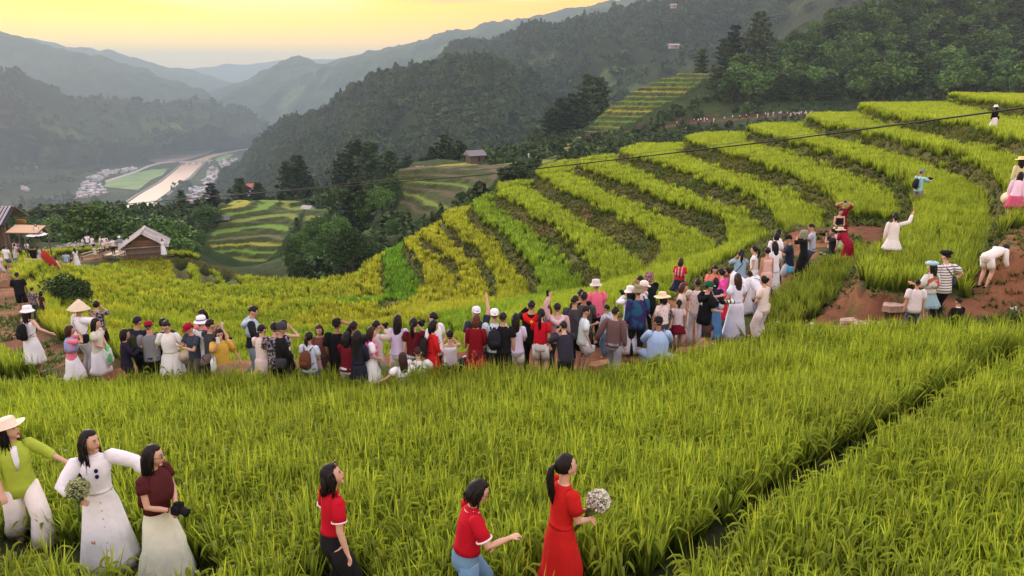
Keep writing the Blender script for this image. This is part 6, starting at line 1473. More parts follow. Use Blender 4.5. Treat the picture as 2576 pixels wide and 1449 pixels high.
P(689, 811, 'man in a dark patterned tee and black shorts, back to us', **m, face=-15, top=('loose', DARKPAT), low=('shorts', BLACK), la='phone', ra='phone', skin='l')
P(713, 804, 'woman in a white top with dark shoulder straps behind the beanie man', face=20, hair='pony', top=('tank', WHITE), low=('skirt', BLACK, .6, .3), la='cam', ra='cam')
P(709, 812, 'man in a grey beanie and open black jacket facing right', **m, face=60, nod=10, hat=('beanie', DKGREY), top=('jacket', BLACK), hem=-.16, low=('trousers', BLACK), la='belly', ra='belly', has=[('shoulder_bag', DKGREY, 'grey crossbody bag of the man in the beanie', 1, .05)])
P(777, 834, 'woman with a ponytail in a pale blue tee and blue jeans', face=12, hair='pony', hl=.22, H=.95, top=('tee', (.52, .62, .76)), low=('jeans', (.07, .12, .20)), la='belly', ra='belly', shoe=(.6, .45, .5), has=[('backpack', (.12, .045, .025), 'small brown leather backpack on the woman in pale blue')])
P(801, 818, 'woman in a brown tee facing us with a thin bag strap', face=178, nod=8, H=.97, hair='long', hl=.15, hc='b', top=('tee', (.15, .06, .05)), low=('skirt', (.05, .035, .03), .7, .3), la='relax', ra='belly', has=[('jacket_held', (.50, .28, .34), 'pink jacket over the arm of the woman in brown', 1), ('plastic_bag', (.72, .76, .82), 'white plastic bag beside the woman in the pale blue tee', -1, -.25)])
P(847, 802, 'man in black with a helmet resting his hand on his head', **m, face=5, ra='head', la='relax', hat=('cap', BLACK, 'back'), top=('loose', (.008, .008, .009)), low=('trousers', (.008, .008, .009)), H=1.05)
P(889, 808, 'dark-haired man in a black jacket right of the man in black', **m, face=-5, top=('jacket', DKGREY), low=('trousers', BLACK), la='phone', ra='phone')
P(873, 834, 'woman in a dark maroon top and white trousers, back to us', face=12, H=.95, hair='bob', hl=.2, top=('long', (.13, .008, .016)), low=('trousers', (.66, .68, .70)), la='phone', ra='phone', shoe=(.6, .6, .6))
P(899, 832, 'woman with very long black hair in a navy dress', face=15, H=.97, hair='long', hl=.5, top=('long', (.018, .020, .032)), low=('skirt', (.018, .020, .032), .72, .2), la='belly', ra='belly')
P(947, 806, 'photographer in a cream shirt and grey trousers, back to us', face=25, H=.98, hair='short', top=('long', (.60, .54, .48)), low=('trousers', (.40, .38, .38)), la='cam', ra='cam', has=[('camera', BLACK, 'black camera at the eye of the photographer in cream')])
P(936, 822, 'woman in a pink tartan shawl and flared white dress facing right', face=75, H=.98, nod=6, hair='long', hl=.25, hc='b', shawl=PLAIDP, top=('tee', WHITE), low=('skirt', (.74, .76, .74), .72, .7), la='belly', ra='belly', skin='l')
P(1000, 791, 'woman in a lavender tee and white shorts with long straight black hair', face=3, H=1.02, hair='long', hl=.42, top=('loose', LAV), low=('shorts', (.70, .68, .66)), hem=-.02, la='belly', ra='belly')
P(1040, 800, 'woman in a maroon tee with a ponytail holding up a camera', face=5, H=1.02, hair='pony', hl=.34, top=('puff', (.10, .008, .014)), hem=-.06, low=('jeans', (.46, .54, .58)), la='down', ra='cam', skin='l', hold='r', has=[('camera', BLACK, 'small black camera held by the woman in maroon')])
P(1088, 786, 'young man in a white shirt glancing left behind the red dress', **m, face=-60, H=1.06, top=('tee', WHITE), low=('trousers', NAVY), la='chest', ra='relax', skin='l')
P(1092, 806, 'woman in a long bright red embroidered tunic facing right', face=65, H=1.0, nod=6, hair='long', hl=.14, top=('long', RED), low=('skirt', (.48, .010, .018), .80, .45), la='belly', ra='belly', skin='l', sleeve=1.4, has=[('backpack', (.02, .018, .018), 'black backpack hanging behind the woman in the red tunic')])
P(1012, 886, 'woman with long brown hair crouching in a white blouse, arm stretched left', face=-20, legs='crouch', H=.98, hair='long', hl=.36, hc='b', top=('puff', WHITE), low=('skirt', (.66, .66, .64), .5, .4), la='out', ra='knee', has=[('shoulder_bag', (.70, .70, .70), 'small white handbag of the crouching woman with brown hair', 1, .0)])
P(1051, 871, 'person in a white tee crouching with a black camera strap, back to us', **m, face=0, legs='crouch', H=1.0, hc='b', top=('loose', (.76, .78, .78)), low=('trousers', BLACK), la='knee', ra='knee', has=[('shoulder_bag', (.03, .03, .03), 'black camera bag on the crouching person in a white tee', -1, .06, -.14)])
P(1131, 830, 'squatting photographer in a white tank top with elbows raised', face=-8, legs='squat', H=1.05, hair='short', top=('tank', WHITE), low=('trousers', NAVY), la='cam', ra='cam', skin='l', has=[('camera', BLACK, 'black camera raised by the squatting photographer in white')])
P(1198, 772, 'man in a pale cap reaching up to a camera on a tripod', **m, face=-12, H=1.06, hat=('cap', (.70, .72, .80), 'back'), top=('tee', (.03, .04, .07)), low=('trousers', BLACK), ra='raise', la='relax', skin='l')
P(1198, 791, 'auburn-haired woman in a dark red velvet top and long patterned red skirt', face=12, H=1.02, hair='long', hl=.12, hc='a', top=('long', (.20, .006, .014)), low=('skirt', SKIRTR, .84, .55), la='belly', ra='belly')
P(1244, 778, 'man in a white hood-like cap and pale blue shirt with a black backpack', **m, face=0, H=1.06, hat=('cap', (.78, .80, .84), 'back'), collar=(.40, .44, .52), top=('long', (.56, .70, .74)), low=('trousers', (.020, .028, .040)), la='down', ra='down', has=[('backpack', (.018, .020, .026), 'large black backpack with a round badge on the man in pale blue')])
P(1266, 786, 'dark-haired head behind the pale blue shirt', **m, face=10, top=('tee', BLACK), low=('trousers', BLACK))
P(1297, 788, 'woman with long dark hair in white shorts beside the red hood', face=0, H=1.0, hair='long', hl=.5, top=('loose', LAV), hem=-.06, low=('shorts', (.72, .70, .68)), la='belly', ra='belly', shoe=(.5, .4, .4))
pk = dict(**m, face=3, H=1.07, top=('long', (.008, .009, .009)), hem=-.08, hood=(.60, .008, .010), low=('trousers', (.008, .008, .009)), la='face', ra='relax', fat=1.06, skin='')
o_, B, M = P(1337, 756, 'man in black with a bright red hood bearing a yellow star, arm raised', **pk)
mb = MB(); c = B.T(.43, .01, -.225); vs = [c + V((.045 * (1 if k % 2 == 0 else .42) * math.sin(k * math.pi / 5), 0, .045 * (1 if k % 2 == 0 else .42) * math.cos(k * math.pi / 5))) for k in range(10)]; vs = vs + [q + V((0, .008, 0)) for q in vs]
mb.add(vs, [tuple(range(10))[::-1], tuple(range(10, 20))] + [(k, (k + 1) % 10, 10 + (k + 1) % 10, 10 + k) for k in range(10)]); link('star_emblem', mb.mesh('star_emblem', cloth((.85, .60, .05)), False), o_)
P(1362, 777, 'woman in a red tee and white shorts with a long black ponytail', face=15, H=1.0, hair='pony', hl=.42, top=('tee', (.58, .010, .025)), hem=0, low=('shorts', (.74, .74, .72)), la='phone', ra='down', skin='l')
P(1378, 767, 'woman with reddish hair in pale blue facing us behind the red tee', face=195, H=.98, hair='long', hl=.22, hc='a', top=('tee', (.35, .62, .68)), low=('trousers', DKGREY), skin='l')
P(1402, 762, 'man in a dusty pink hoodie holding up a phone', **m, face=0, H=1.03, top=('long', (.52, .34, .34)), hood=(.58, .44, .44), low=('trousers', DKGREY), la='high', ra='relax', hold='l', has=[('phone', BLACK, 'black phone held above the dusty pink hoodie')])
P(1417, 806, 'photographer in a dark patterned jacket crouching over a camera', **m, face=-15, H=.98, lean=18, legs='apart', top=('long', (.03, .03, .045)), low=('trousers', (.03, .02, .02)), la='cam', ra='cam', has=[('camera', BLACK, 'black camera of the photographer in the dark patterned jacket')])
P(1448, 744, 'man in a charcoal tee and black shorts with a woven crossbody pouch', **m, face=18, yaw=25, H=1.07, top=('loose', (.055, .056, .068)), low=('shorts', (.010, .010, .012)), cut=.46, la='belly', ra='belly', fat=1.08, shoe=(.5, .5, .5), has=[('shoulder_bag', pattern_mat('plaid', (.55, .45, .50), (.35, .10, .14), (.7, .65, .65)), 'small woven pink pouch of the man in the charcoal tee', 1, .0)])
P(1470, 733, 'man in a dark grey jacket behind the charcoal tee', **m, face=10, H=1.06, top=('jacket', (.075, .072, .068)), low=('trousers', (.06, .055, .05)), la='phone', ra='phone')
P(1461, 727, 'dark-haired man half hidden at the back left of the grey jacket', **m, face=-15, H=1.05, top=('tee', BLACK), low=('trousers', BLACK))
P(1478, 771, 'girl in a white and teal tee with a white bag at her arm', face=75, nod=15, H=.96, hair='short', top=('loose', (.66, .80, .80)), low=('shorts', (.6, .6, .62)), la='phone', ra='side', has=[('plastic_bag', (.60, .62, .62), 'crumpled white shopping bag hanging from the girl in teal', 1, -.18, .12)])
P(1499, 706, 'man in a bright pink polo and pale grey bucket hat, back to us', **m, face=-20, H=1.03, hat=('bucket', (.58, .57, .52)), top=('tee', (.80, .16, .26)), low=('trousers', (.02, .022, .03)), la='chest', ra='relax', shoe=BLACK, fat=1.05)
P(1525, 766, 'seated boy in a pale blue hoodie looking left', **m, face=-50, H=.80, top=('long', (.48, .54, .64)), hood=(.50, .56, .66), low=('jeans', DENIM), la='belly', ra='belly')
P(1549, 771, 'man in a brown long-sleeved shirt and grey jeans stepping right', **m, face=22, H=1.03, top=('long', (.14, .085, .085)), low=('jeans', (.28, .29, .33)), legs='walk', la='side', ra='down', shoe=(.3, .3, .3))
P(1586, 722, 'woman in a white bucket hat and white dress with long black hair', face=-8, H=1.02, hair='long', hl=.36, hat=('bucket', (.74, .72, .70)), top=('long', WHITE), low=('skirt', (.74, .74, .78), .74, .25), la='cam', ra='relax', hold='l', has=[('camera', BLACK, 'black camera held up by the woman in the white bucket hat')])
P(1606, 721, 'man in an olive striped bucket hat and blue galaxy-print jacket', **m, face=0, H=1.07, hat=('bucket', (.22, .20, .13), 0, (.36, .30, .22)), top=('jacket', GALAXY), low=('trousers', (.016, .022, .022)), la='down', ra='belly', fat=1.05)
P(1622, 707, 'man in a cream cap and glasses with a white shirt under a black vest', **m, face=120, H=1.07, hat=('cap', (.70, .66, .60)), top=('long', (.68, .68, .68)), low=('trousers', (.24, .24, .16)), glasses=True, la='relax', ra='relax', has=[('backpack', (.015, .015, .017), 'black backpack of the man in the cream cap')])
P(1633, 684, 'person with a grey patterned headscarf in a dark green coat', **m, face=-25, H=1.05, hair='none', hat=('scarf', BANDANA), top=('jacket', (.008, .015, .014)), low=('trousers', BLACK), la='phone', ra='phone')
P(1610, 693, 'photographer with tousled black hair at a tripod camera', **m, face=-30, H=1.03, top=('tee', BLACK), low=('trousers', BLACK), la='cam', ra='cam')
P(1666, 736, 'woman in a pale yellow sun hat and floral white top', face=-40, H=.98, hair='bob', hat=('sun', (.74, .64, .40)), top=('loose', FLORAL), low=('skirt', DKGREY, .6, .3), la='belly', ra='belly')
P(1657, 797, 'broad man in a pale blue shirt and black cap crouching on the path', **m, face=3, legs='crouch', H=1.10, nod=25, hat=('cap', BLACK, 'back'), top=('jacket', (.38, .54, .78)), hem=-.1, low=('trousers', (.38, .52, .74)), la='knee', ra='knee', fat=1.18)
P(1683, 765, 'small boy in a dark purple patterned tee looking down', **m, face=150, nod=28, H=.76, top=('tee', DARKPAT), low=('jeans', NAVY), la='belly', ra='belly')
P(1709, 754, 'little girl in a white tee and maroon skirt over black leggings', face=10, H=.78, hair='pony', hl=.16, top=('tee', (.72, .62, .64)), low=('skirt', (.20, .012, .03), .26, .5), skin='d')
P(1723, 711, 'auburn-haired woman in a cream blouse and printed trousers', face=110, H=1.0, nod=8, hair='bob', hc='a', top=('puff', (.68, .60, .50)), low=('wide', LACE), la='belly', ra='relax', skin='l')
P(1756, 701, 'young man in a pink and white floral shirt, back to us', **m, face=8, H=1.03, top=('tee', FLORAL), low=('trousers', (.70, .68, .74)), la='phone', ra='phone')
o_, B, M = P(1786, 708, 'photographer in a green and white cap and black tee with a long lens', **m, face=72, H=1.08, hat=('cap', (.005, .10, .05), 0, (.75, .75, .75)), top=('loose', (.008, .009, .011)), hem=-.14, low=('shorts', (.085, .055, .045)), cut=.5, legs='walk', la='fwd', ra='carry', fat=1.1, hood=(.008, .009, .010), skin='', shoe=(.02, .02, .02), has=[('long_camera', BLACK, 'black camera with a long white zoom lens held by the capped photographer')])
mb = MB(); 
for i in range(5): mb.box(B.T(.345 - .0 * i, .035 + .0, -.16) + V((-.05 + .024 * i, 0, .006 * (i % 2))), (.009, .003, .016))
mb.box(B.T(.31, .035, -.16), (.065, .003, .005)); link('back_print', mb.mesh('back_print', cloth((.75, .75, .75)), False), o_)
P(1801, 698, 'woman in a navy top and long light blue skirt behind the photographer', face=20, H=.98, hair='bob', top=('long', (.018, .022, .045)), hem=-.10, low=('skirt', (.10, .26, .52), .78, .2), la='belly', ra='belly', has=[('shoulder_bag', (.70, .72, .74), 'small white round bag with a green mark by the photographer', 1, .12)])
P(1714, 651, 'young woman in a red tartan shawl and navy skirt standing alone on the slope edge', face=30, H=.96, hair='bob', hc='b', shawl=PLAIDR, top=('tee', RED), low=('skirt', (.015, .022, .05), .30, .8), shoe=(.4, .3, .3), skin='l', D=23.0)
P(1800, 668, 'dark-haired woman in a salmon dress looking down at something', face=185, nod=28, H=1.0, hair='long', hl=.2, top=('tee', SALMON), low=('skirt', SALMON, .7, .3), la='belly', ra='belly', skin='l')
P(1815, 676, 'woman in a magenta floral shirt stretching her phone to the left', face=-30, H=.95, hair='bun', top=('long', PINKF), low=('skirt', (.60, .02, .05), .6, .3), la='fwd', ra='belly', hold='l', has=[('phone', BLACK, 'black phone stretched out by the woman in magenta')])
P(1830, 672, 'woman in a long white dress bowing to the left', face=-75, lean=52, H=1.02, hair='bun', top=('long', WHITE), low=('skirt', (.76, .77, .80), .76, .25), la='down', ra='down')
P(1865, 627, 'woman with a ponytail in a light denim shirt and jeans', face=5, H=1.02, hair='pony', hl=.30, top=('loose', (.24, .38, .50)), sleeve=1.5, low=('jeans', (.10, .16, .26)), la='cam', ra='cam', has=[('shoulder_bag', (.06, .035, .02), 'brown leather crossbody bag of the woman in the denim shirt', -1, .02)])
P(1897, 618, 'woman in a white off-shoulder dress with her hand at her side', face=-60, H=1.0, hair='pony', top=('fit', WHITE), hem=-.05, sleeve=.2, low=('skirt', (.78, .79, .81), .78, .2), la='relax', ra='relax', skin='l')
P(1884, 681, 'man in a white shirt bending forward between the white dresses', **m, face=-35, lean=48, H=1.02, top=('loose', (.70, .74, .78)), sleeve=1.2, low=('jeans', (.22, .26, .32)), la='down', ra='down', has=[('shoulder_bag', (.08, .08, .09), 'thin dark crossbody strap bag on the bending man', 1, .05)])
P(1856, 687, 'woman in a long white puff-sleeved dress with brown hair, back to us', face=-12, H=1.03, hair='long', hl=.36, hc='b', top=('puff', (.72, .76, .86)), hem=-.05, low=('skirt', (.72, .76, .86), .82, .28), la='side', ra='belly', sleeve=.75)
P(1921, 694, 'woman in glasses, cream top and lace trousers carrying a straw tote', face=-40, H=1.02, hair='bun', glasses=True, top=('tee', (.70, .62, .56)), low=('wide', LACE), la='belly', ra='belly', shoe=(.7, .7, .7), skin='l', has=[('tote', (.70, .66, .48), 'straw tote bag with dark red trim worn by the woman in glasses', 1, -.02, .06)])
P(1949, 607, 'woman in a long white dress with long black hair standing at the right group', face=-20, H=1.03, hair='long', hl=.42, top=('loose', WHITE), low=('skirt', (.76, .78, .84), .80, .25), la='belly', ra='relax', has=[('camera', BLACK, 'black camera carried low by the woman in the long white dress')])
P(1931, 622, 'woman in a peach dress mostly behind the long white dress', face=-10, H=1.0, hair='bun', top=('tank', (.72, .45, .38)), low=('skirt', (.72, .45, .36), .75, .25))
P(1955, 584, 'woman in a white shawl with dark hair at the back of the right group', face=20, H=1.0, hair='bob', hl=.1, top=('loose', WHITE), low=('skirt', (.02, .02, .022), .8, .2))
P(1962, 576, 'woman in a white dress turned right beside the black-capped man', face=80, H=1.0, hair='long', hl=.2, top=('tee', WHITE), low=('skirt', (.72, .72, .74), .75, .2), la='phone', ra='belly', skin='l')
P(1982, 592, 'man in a black cap, navy tee and grey shorts reading his phone', **m, face=-70, nod=18, H=1.05, hat=('cap', BLACK), top=('loose', (.016, .022, .045)), low=('shorts', (.40, .42, .46)), cut=.5, la='phone', ra='phone', fat=1.08, skin='', has=[('phone', BLACK, 'black phone read by the man in the black cap'), ('plastic_bag', (.08, .35, .60), 'blue plastic bag hanging by the grey shorts', -1, -.18)])
P(2023, 579, 'woman in a green and pink patterned headscarf and long black dress', face=-60, H=1.0, hair='none', hat=('scarf', SCARFG), top=('loose', (.012, .012, .013)), sleeve=1.4, low=('skirt', (.010, .010, .011), .70, .25), la='face', ra='face')
P(2038, 564, 'man in a light grey tee looking down at the back of the group', **m, face=-60, nod=26, H=1.06, top=('tee', (.44, .48, .56)), low=('jeans', (.05, .07, .11)), la='phone', ra='phone')
P(2095, 575, 'crouching photographer in a dark tee pointing a camera left', **m, face=-75, legs='crouch', H=1.08, top=('tee', (.03, .032, .038)), low=('jeans', (.025, .035, .05)), la='cam', ra='cam', has=[('camera', BLACK, 'black camera aimed left by the crouching photographer')])
P(2115, 574, 'woman in a straw boater and wine red top bending beside the photographer', face=-20, lean=46, H=.95, hair='bob', hat=('boater', (.66, .52, .32)), top=('loose', (.28, .010, .03)), low=('skirt', (.26, .010, .03), .6, .3), la='down', ra='down')
P(2117, 525, 'woman in a black tank top and white skirt holding a hat at her waist', face=178, nod=14, H=1.0, hair='bun', top=('tank', (.012, .012, .014)), low=('skirt', (.72, .70, .68), .70, .25), la='belly', ra='belly', skin='l', has=[('hat_held', (.16, .16, .13), 'dark grey hat held at the waist of the woman in the tank top', 1)])
P(2127, 505, 'woman in a long wine red dress holding both hands to her brow', face=185, H=1.02, hair='bun', top=('loose', (.20, .006, .020)), low=('skirt', (.20, .006, .020), .80, .2), la='head', ra='head', skin='l')
P(2254, 534, 'young woman in a white blouse and skort throwing one arm up right', face=20, H=.97, lean=8, hair='pony', hl=.16, top=('long', (.72, .70, .66)), hem=-.08, low=('skirt', (.74, .74, .74), .26, .7), ra=((.30, .16, .30), (.6, 0, -.6)), la='relax', shoe=BLACK, sock=True, legs='walk', skin='l')
P(2321, 427, 'photographer in a blue cap, pale cyan shirt and grey shorts on the bank', **m, face=70, H=1.02, hat=('cap', (.16, .24, .30), 'back'), top=('tee', (.36, .66, .72)), sleeve=.7, low=('shorts', (.20, .21, .23)), cut=.55, la='fwd', ra='fwd', shoe=BLACK, skin='', has=[('backpack', (.02, .022, .028), 'black backpack of the photographer in the cyan shirt'), ('camera', BLACK, 'black camera held out by the photographer in cyan')])
P(2506, 264, 'person in a white hat, black top and long white skirt high on the terraces', face=-10, H=.98, hair='long', hl=.15, hat=('bucket', (.76, .76, .76)), top=('long', (.012, .010, .016)), low=('skirt', (.76, .77, .82), .74, .1), ra='belly', shoe=(.7, .7, .6), has=[('shoulder_bag', (.02, .02, .025), 'black shoulder bag of the white-hatted person on the terraces', 1, .08)])
P(2381, 631, 'man in a black beret and striped tee with his arm round the girl', **m, face=-15, H=1.07, hat=('beret', (.010, .010, .014)), top=('loose', STRIPE), low=('trousers', (.012, .012, .016)), la='belly', ra='hip', fat=1.1, skin='l', has=[('shoulder_bag', (.07, .07, .08), 'dark grey slouchy bag on the shoulder of the striped tee', 1, .16)])
P(2345, 657, 'girl in a pale blue cap and short pale blue skirt with red and green trim', face=-20, H=1.0, yaw=-25, hair='long', hl=.32, hat=('flat', (.36, .60, .66)), top=('puff', (.58, .62, .58)), shawl=pattern_mat('marbled', (.05, .25, .08), (.60, .03, .06), (.6, .6, .55), .8), sleeve=.9, low=('skirt', (.28, .44, .48), .26, .9), la='hug', ra='down', skin='l')
P(2309, 701, 'boy in a white tee held close by the girl in the blue cap', **m, face=10, H=.84, top=('loose', (.66, .62, .64)), low=('jeans', (.06, .08, .12)), skin='')
P(2412, 748, 'child in black with a white collar squatting right of the striped tee', face=-10, legs='crouch', H=.80, hair='short', top=('long', (.012, .010, .010)), collar=(.75, .75, .72), low=('trousers', BLACK), la='belly', ra='belly')
P(2536, 607, 'young woman in white shorts and blouse bending low to the right', face=70, lean=70, nod=20, H=.97, hair='pony', hl=.30, top=('long', (.76, .74, .70)), hem=-.06, low=('shorts', (.74, .73, .70)), cut=.35, la='relax', ra='relax', shoe=(.02, .01, .01), skin='l', D=18.4)
P(2569, 399, 'woman in a yellow sun hat and pale yellow blouse at the right edge', face=5, H=.98, hair='long', hl=.3, hat=('sun', (.72, .66, .30)), top=('long', (.66, .64, .36)), low=('skirt', (.70, .70, .66), .6, .3), D=25.5)
P(2568, 440, 'woman in a pale pink shirt stooping with a big straw hat in hand', face=40, H=.97, lean=24, hair='long', hl=.36, top=('long', (.74, .56, .68)), low=('skirt', (.55, .10, .20), .34, .5), la='relax', ra='down', shoe=(.02, .02, .02), sock=True, skin='', D=22.6, has=[('hat_held', (.72, .60, .44), 'large straw hat held by the stooping woman in pink', -1)])
P(41, 684, 'man in a black tee walking away down the red path', **m, face=-20, H=1.05, top=('loose', (.012, .013, .018)), low=('shorts', (.016, .018, .028)), cut=.5, la='chest', ra='relax', **{'from': 20})
P(103, 732, 'dark-haired girl in brown half hidden by the bush', face=30, H=.72, hair='bob', top=('tee', (.05, .02, .025)), low=('trousers', BLACK), **{'from': 20})
P(80, 722, 'boy in a dark patterned shirt beside the man in black', **m, face=10, H=.78, top=('tee', DARKPAT), low=('trousers', DKGREY), **{'from': 20})
# ------------------------------------------------------------------ far walkers on the left and on the trail
Q = lambda u, v, label, **k: P(u, v, label, **{**dict(face_on=False, grp='visitors near the huts on the left'), **{'from': 38}, **k})
Q(13, 617, 'man in a white tee and blue shorts at the left end of the path', **m, face=10, top=('loose', WHITE), low=('shorts', (.10, .18, .34)), shoe=WHITE)
Q(36, 612, 'woman in a white top and long pink skirt on the left path', face=30, hair='long', top=('tee', WHITE), low=('skirt', (.72, .42, .46), .76, .25), la='phone', ra='phone')
Q(-2, 636, 'person in pale pink cut by the left edge of the view', face=20, top=('tee', (.7, .6, .64)), low=('shorts', (.6, .6, .6)))
Q(66, 607, 'woman in a white tee and black skirt left of the fallen bamboo', face=10, top=('tee', WHITE), low=('skirt', BLACK, .4, .4), hair='bun')
Q(46, 608, 'person in purple among the left walkers', face=30, top=('tee', (.16, .08, .22)), low=('trousers', BLACK))
Q(34, 606, 'person in a pale pink tee among the left walkers', face=-10, top=('tee', (.7, .52, .56)), low=('trousers', DKGREY))
Q(77, 592, 'person all in black beside the stall', **m, face=0, H=1.08, top=('long', BLACK), low=('trousers', BLACK))
Q(90, 590, 'person in a white shirt and black shorts beside the stall', **m, face=15, top=('loose', (.66, .66, .66)), low=('shorts', BLACK))
Q(90, 620, 'child in a green top squatting by the bamboo poles', face=60, H=.8, legs='crouch', top=('tee', (.02, .20, .09)), low=('trousers', BLACK))
Q(23, 577, 'woman in white on the porch of the tiled house', face=160, top=('tee', WHITE), low=('jeans', DENIM), la='high')
Q(164, 633, 'man in a pale blue shirt sitting at the edge of the golden field', **m, face=-10, legs='squat', H=1.0, top=('loose', LBLUE), low=('trousers', NAVY))
Q(186, 624, 'woman in a white dress standing in front of the golden rice', face=-60, hair='long', top=('tee', WHITE), low=('skirt', WHITE, .74, .1))
Q(236, 619, 'child in a cream dress on the path to the hut', face=150, H=.7, top=('tee', (.66, .66, .52)), low=('skirt', (.66, .66, .52), .4, .3))
for i, (u, v, l, c, c2) in enumerate([(207, 596, 'person in grey-white, leftmost of the three walkers by the flowers', (.55, .58, .58), DKGREY), (218, 588, 'person in white and black, middle of the three walkers by the flowers', WHITE, BLACK), (231, 593, 'person in white and dark shorts, right of the three walkers by the flowers', WHITE, BLACK),
    (251, 592, 'person in a pale cream top at the back of the hut queue', (.7, .68, .6), DKGREY), (256, 604, 'person in a white tee and black shorts leading toward the hut', WHITE, BLACK), (262, 592, 'person in white at the middle back of the hut queue', WHITE, GREY), (268, 601, 'person in a pale peach top right by the platform steps', (.68, .5, .42), BROWN)]):
    Q(u, v, l, face=[40, 0, 20, 60, 70, -20, 30][i], fem=i % 2 == 0, top=('loose', c), low=('shorts', c2), legs='walk' if i in (1, 4) else 'stand')
# ------------------------------------------------------------------ wooden buildings on the left
WD = [mat('weathered_plank', c, rough=.9, bump=.5, bscale=9, vary=.25) for c in ((.17, .10, .065), (.23, .135, .085), (.13, .09, .07), (.26, .15, .09), (.20, .17, .145))]
M_pole = mat('grey_wood_pole', (.16, .13, .10), rough=.9, bump=.4, bscale=12, vary=.2); M_bamboo = mat('pale_bamboo', (.55, .43, .27), rough=.7, vary=.15, bscale=6)
M_sheet = [mat('fibre_cement_sheet', c, rough=.85, bump=.5, bscale=8, vary=.3, nscale=1.2) for c in ((.30, .28, .28), (.26, .245, .25), (.34, .31, .30))]
def piece(name, c, h, m, par, rot=None):
    b = MB(); b.box((0, 0, 0), h, None); o = link(name, b.mesh(name, m, False), par, c)
    if rot: o.rotation_euler = rot
    return o
def pole(name, a, b_, r, m, par, n=7):
    b = MB(); b.tube([a, V(a).lerp(V(b_), .5), b_], [r * 1.05, r, r * .9], n); return link(name, b.mesh(name, m), par)
def roof_side(par, y0, y1, xr, zr, xe, ze, n, th=.03, over=0):
    """one slope of overlapping sheets running down from the ridge"""
    dy = (y1 - y0) / n; L = math.hypot(xe - xr, ze - zr); a = math.atan2(-(ze - zr), (xe - xr))
    for i in range(n):
        for k in range(2):
            t = .25 + .5 * k; piece('roof_sheet', (xr + (xe - xr) * t, y0 + dy * (i + .5), zr + (ze - zr) * t + .02 * (i % 2) + .015 * (1 - k)), (L * .265, dy * .53, th / 2), M_sheet[(i * 2 + k) % 3], par, (0, a, 0))
def hut():
    q = atd(368, 640, 68); z = q[2]; o = empty('wooden_hut', (q[0], q[1], z), 'wooden plank hut on posts with a grey gabled roof above the bowl', 'hut', rz=R(21))
    W, Dp, hw, hr = 1.5, 1.35, 1.05, 2.25
    for sx in (-1, 1):
        for y in (-Dp, Dp): pole('post', (sx * W, y, -1.6), (sx * W, y, hw), .075, M_pole, o)
    for x in (-.6, .6): pole('post', (x, -Dp, -1.6), (x, -Dp, 0), .06, M_pole, o)
    piece('floor', (0, 0, 0), (W + .25, Dp + .25, .05), WD[2], o)
    for i in range(6):
        for y in (-Dp + .03, Dp - .03): piece('plank', (0.01 * (i % 2), y - .012 * (i % 3), .12 + i * .19), (W, .018, .088), WD[(i * 2 + (y > 0)) % 5], o)
        for sx in (-1, 1): piece('plank', (sx * (W - .03), 0, .12 + i * .19), (.018, Dp, .088), WD[(i + 1) % 5], o)
    for i in range(4):
        w = (W) * (1 - (i + .5) / 4.6); piece('gable_plank', (0, -Dp + .05, hw + .17 + i * .28), (w, .018, .13), WD[(1, 3, 0, 2)[i]], o)
    pole('beam', (-W - .35, -Dp - .15, hw - .05), (W + .35, -Dp - .15, hw - .05), .085, M_sheet[0], o)
    pole('beam', (-W - .4, -Dp - .15, .0), (W + .9, -Dp - .15, .02), .06, M_pole, o)
    pole('ridge_pole', (0, -Dp - .5, hr + .02), (0, Dp + .5, hr + .02), .05, M_pole, o)
    for sx in (-1, 1): roof_side(o, -Dp - .6, Dp + .6, 0, hr + .1, sx * (W + .6), hw - .08, 4)
    ridge = MB(); ridge.tube([(0, -Dp - .65, hr + .12), (0, Dp + .65, hr + .12)], (.10, .05), 8, up=(1, 0, 0)); link('ridge_cap', ridge.mesh('ridge_cap', M_sheet[2]), o)
    for k in range(3): pole('porch_rail', (W + .3, -Dp + k * .1, -.4 + k * .35), (W + 1.0, -Dp + .3, -.4 + k * .35), .03, M_pole, o)
    # the plank stage beside it
    q2 = atd(302, 636, 68.5); s = empty('viewing_platform', (q2[0], q2[1], z + .02), 'raised bamboo and plank platform left of the wooden hut', 'platform', rz=R(-6))
    for i in range(9): piece('board', (-1.05 + i * .262, -.1, 0), (.122, .95, .025), M_bamboo if i % 3 else WD[4], s)
    for x in (-1.1, 1.1):
        for y in (-.95, .8): pole('post', (x, y, -1.5), (x, y, 1.15 if y > 0 or x < 0 else .9), .045, M_pole, s)
    for zz_ in (.45, .95): pole('rail', (-1.15, .8, zz_), (1.2, .8, zz_), .045, M_bamboo, s)
    pole('rail', (-1.12, -.95, .9), (1.15, -.95, .95), .05, M_bamboo, s); pole('rail', (-1.1, -.95, .9), (-1.1, .8, .95), .04, M_bamboo, s)
    return z, q2
hz_, pf = hut()
Q(280, 598, 'person in a white top leaning on the left rail of the platform', D=68.3, free=True, face=-60, top=('tee', WHITE), low=('trousers', BLACK))
Q(299, 594, 'person in a pale hat and blue shirt standing on the platform', D=68.6, free=True, face=160, hat=('bucket', WHITE), top=('tee', (.24, .34, .50)), low=('skirt', (.7, .7, .72), .6, .2))
Q(323, 597, 'woman in a deep red dress on the platform beside the hut', D=68.2, free=True, face=-20, hair='long', hc='b', top=('tee', (.24, .012, .03)), low=('skirt', (.22, .010, .03), .74, .2))
Q(407, 600, 'woman in a long white dress standing at the right corner of the hut', D=66.0, free=True, face=160, hair='long', top=('tee', WHITE), low=('skirt', WHITE, .75, .2))
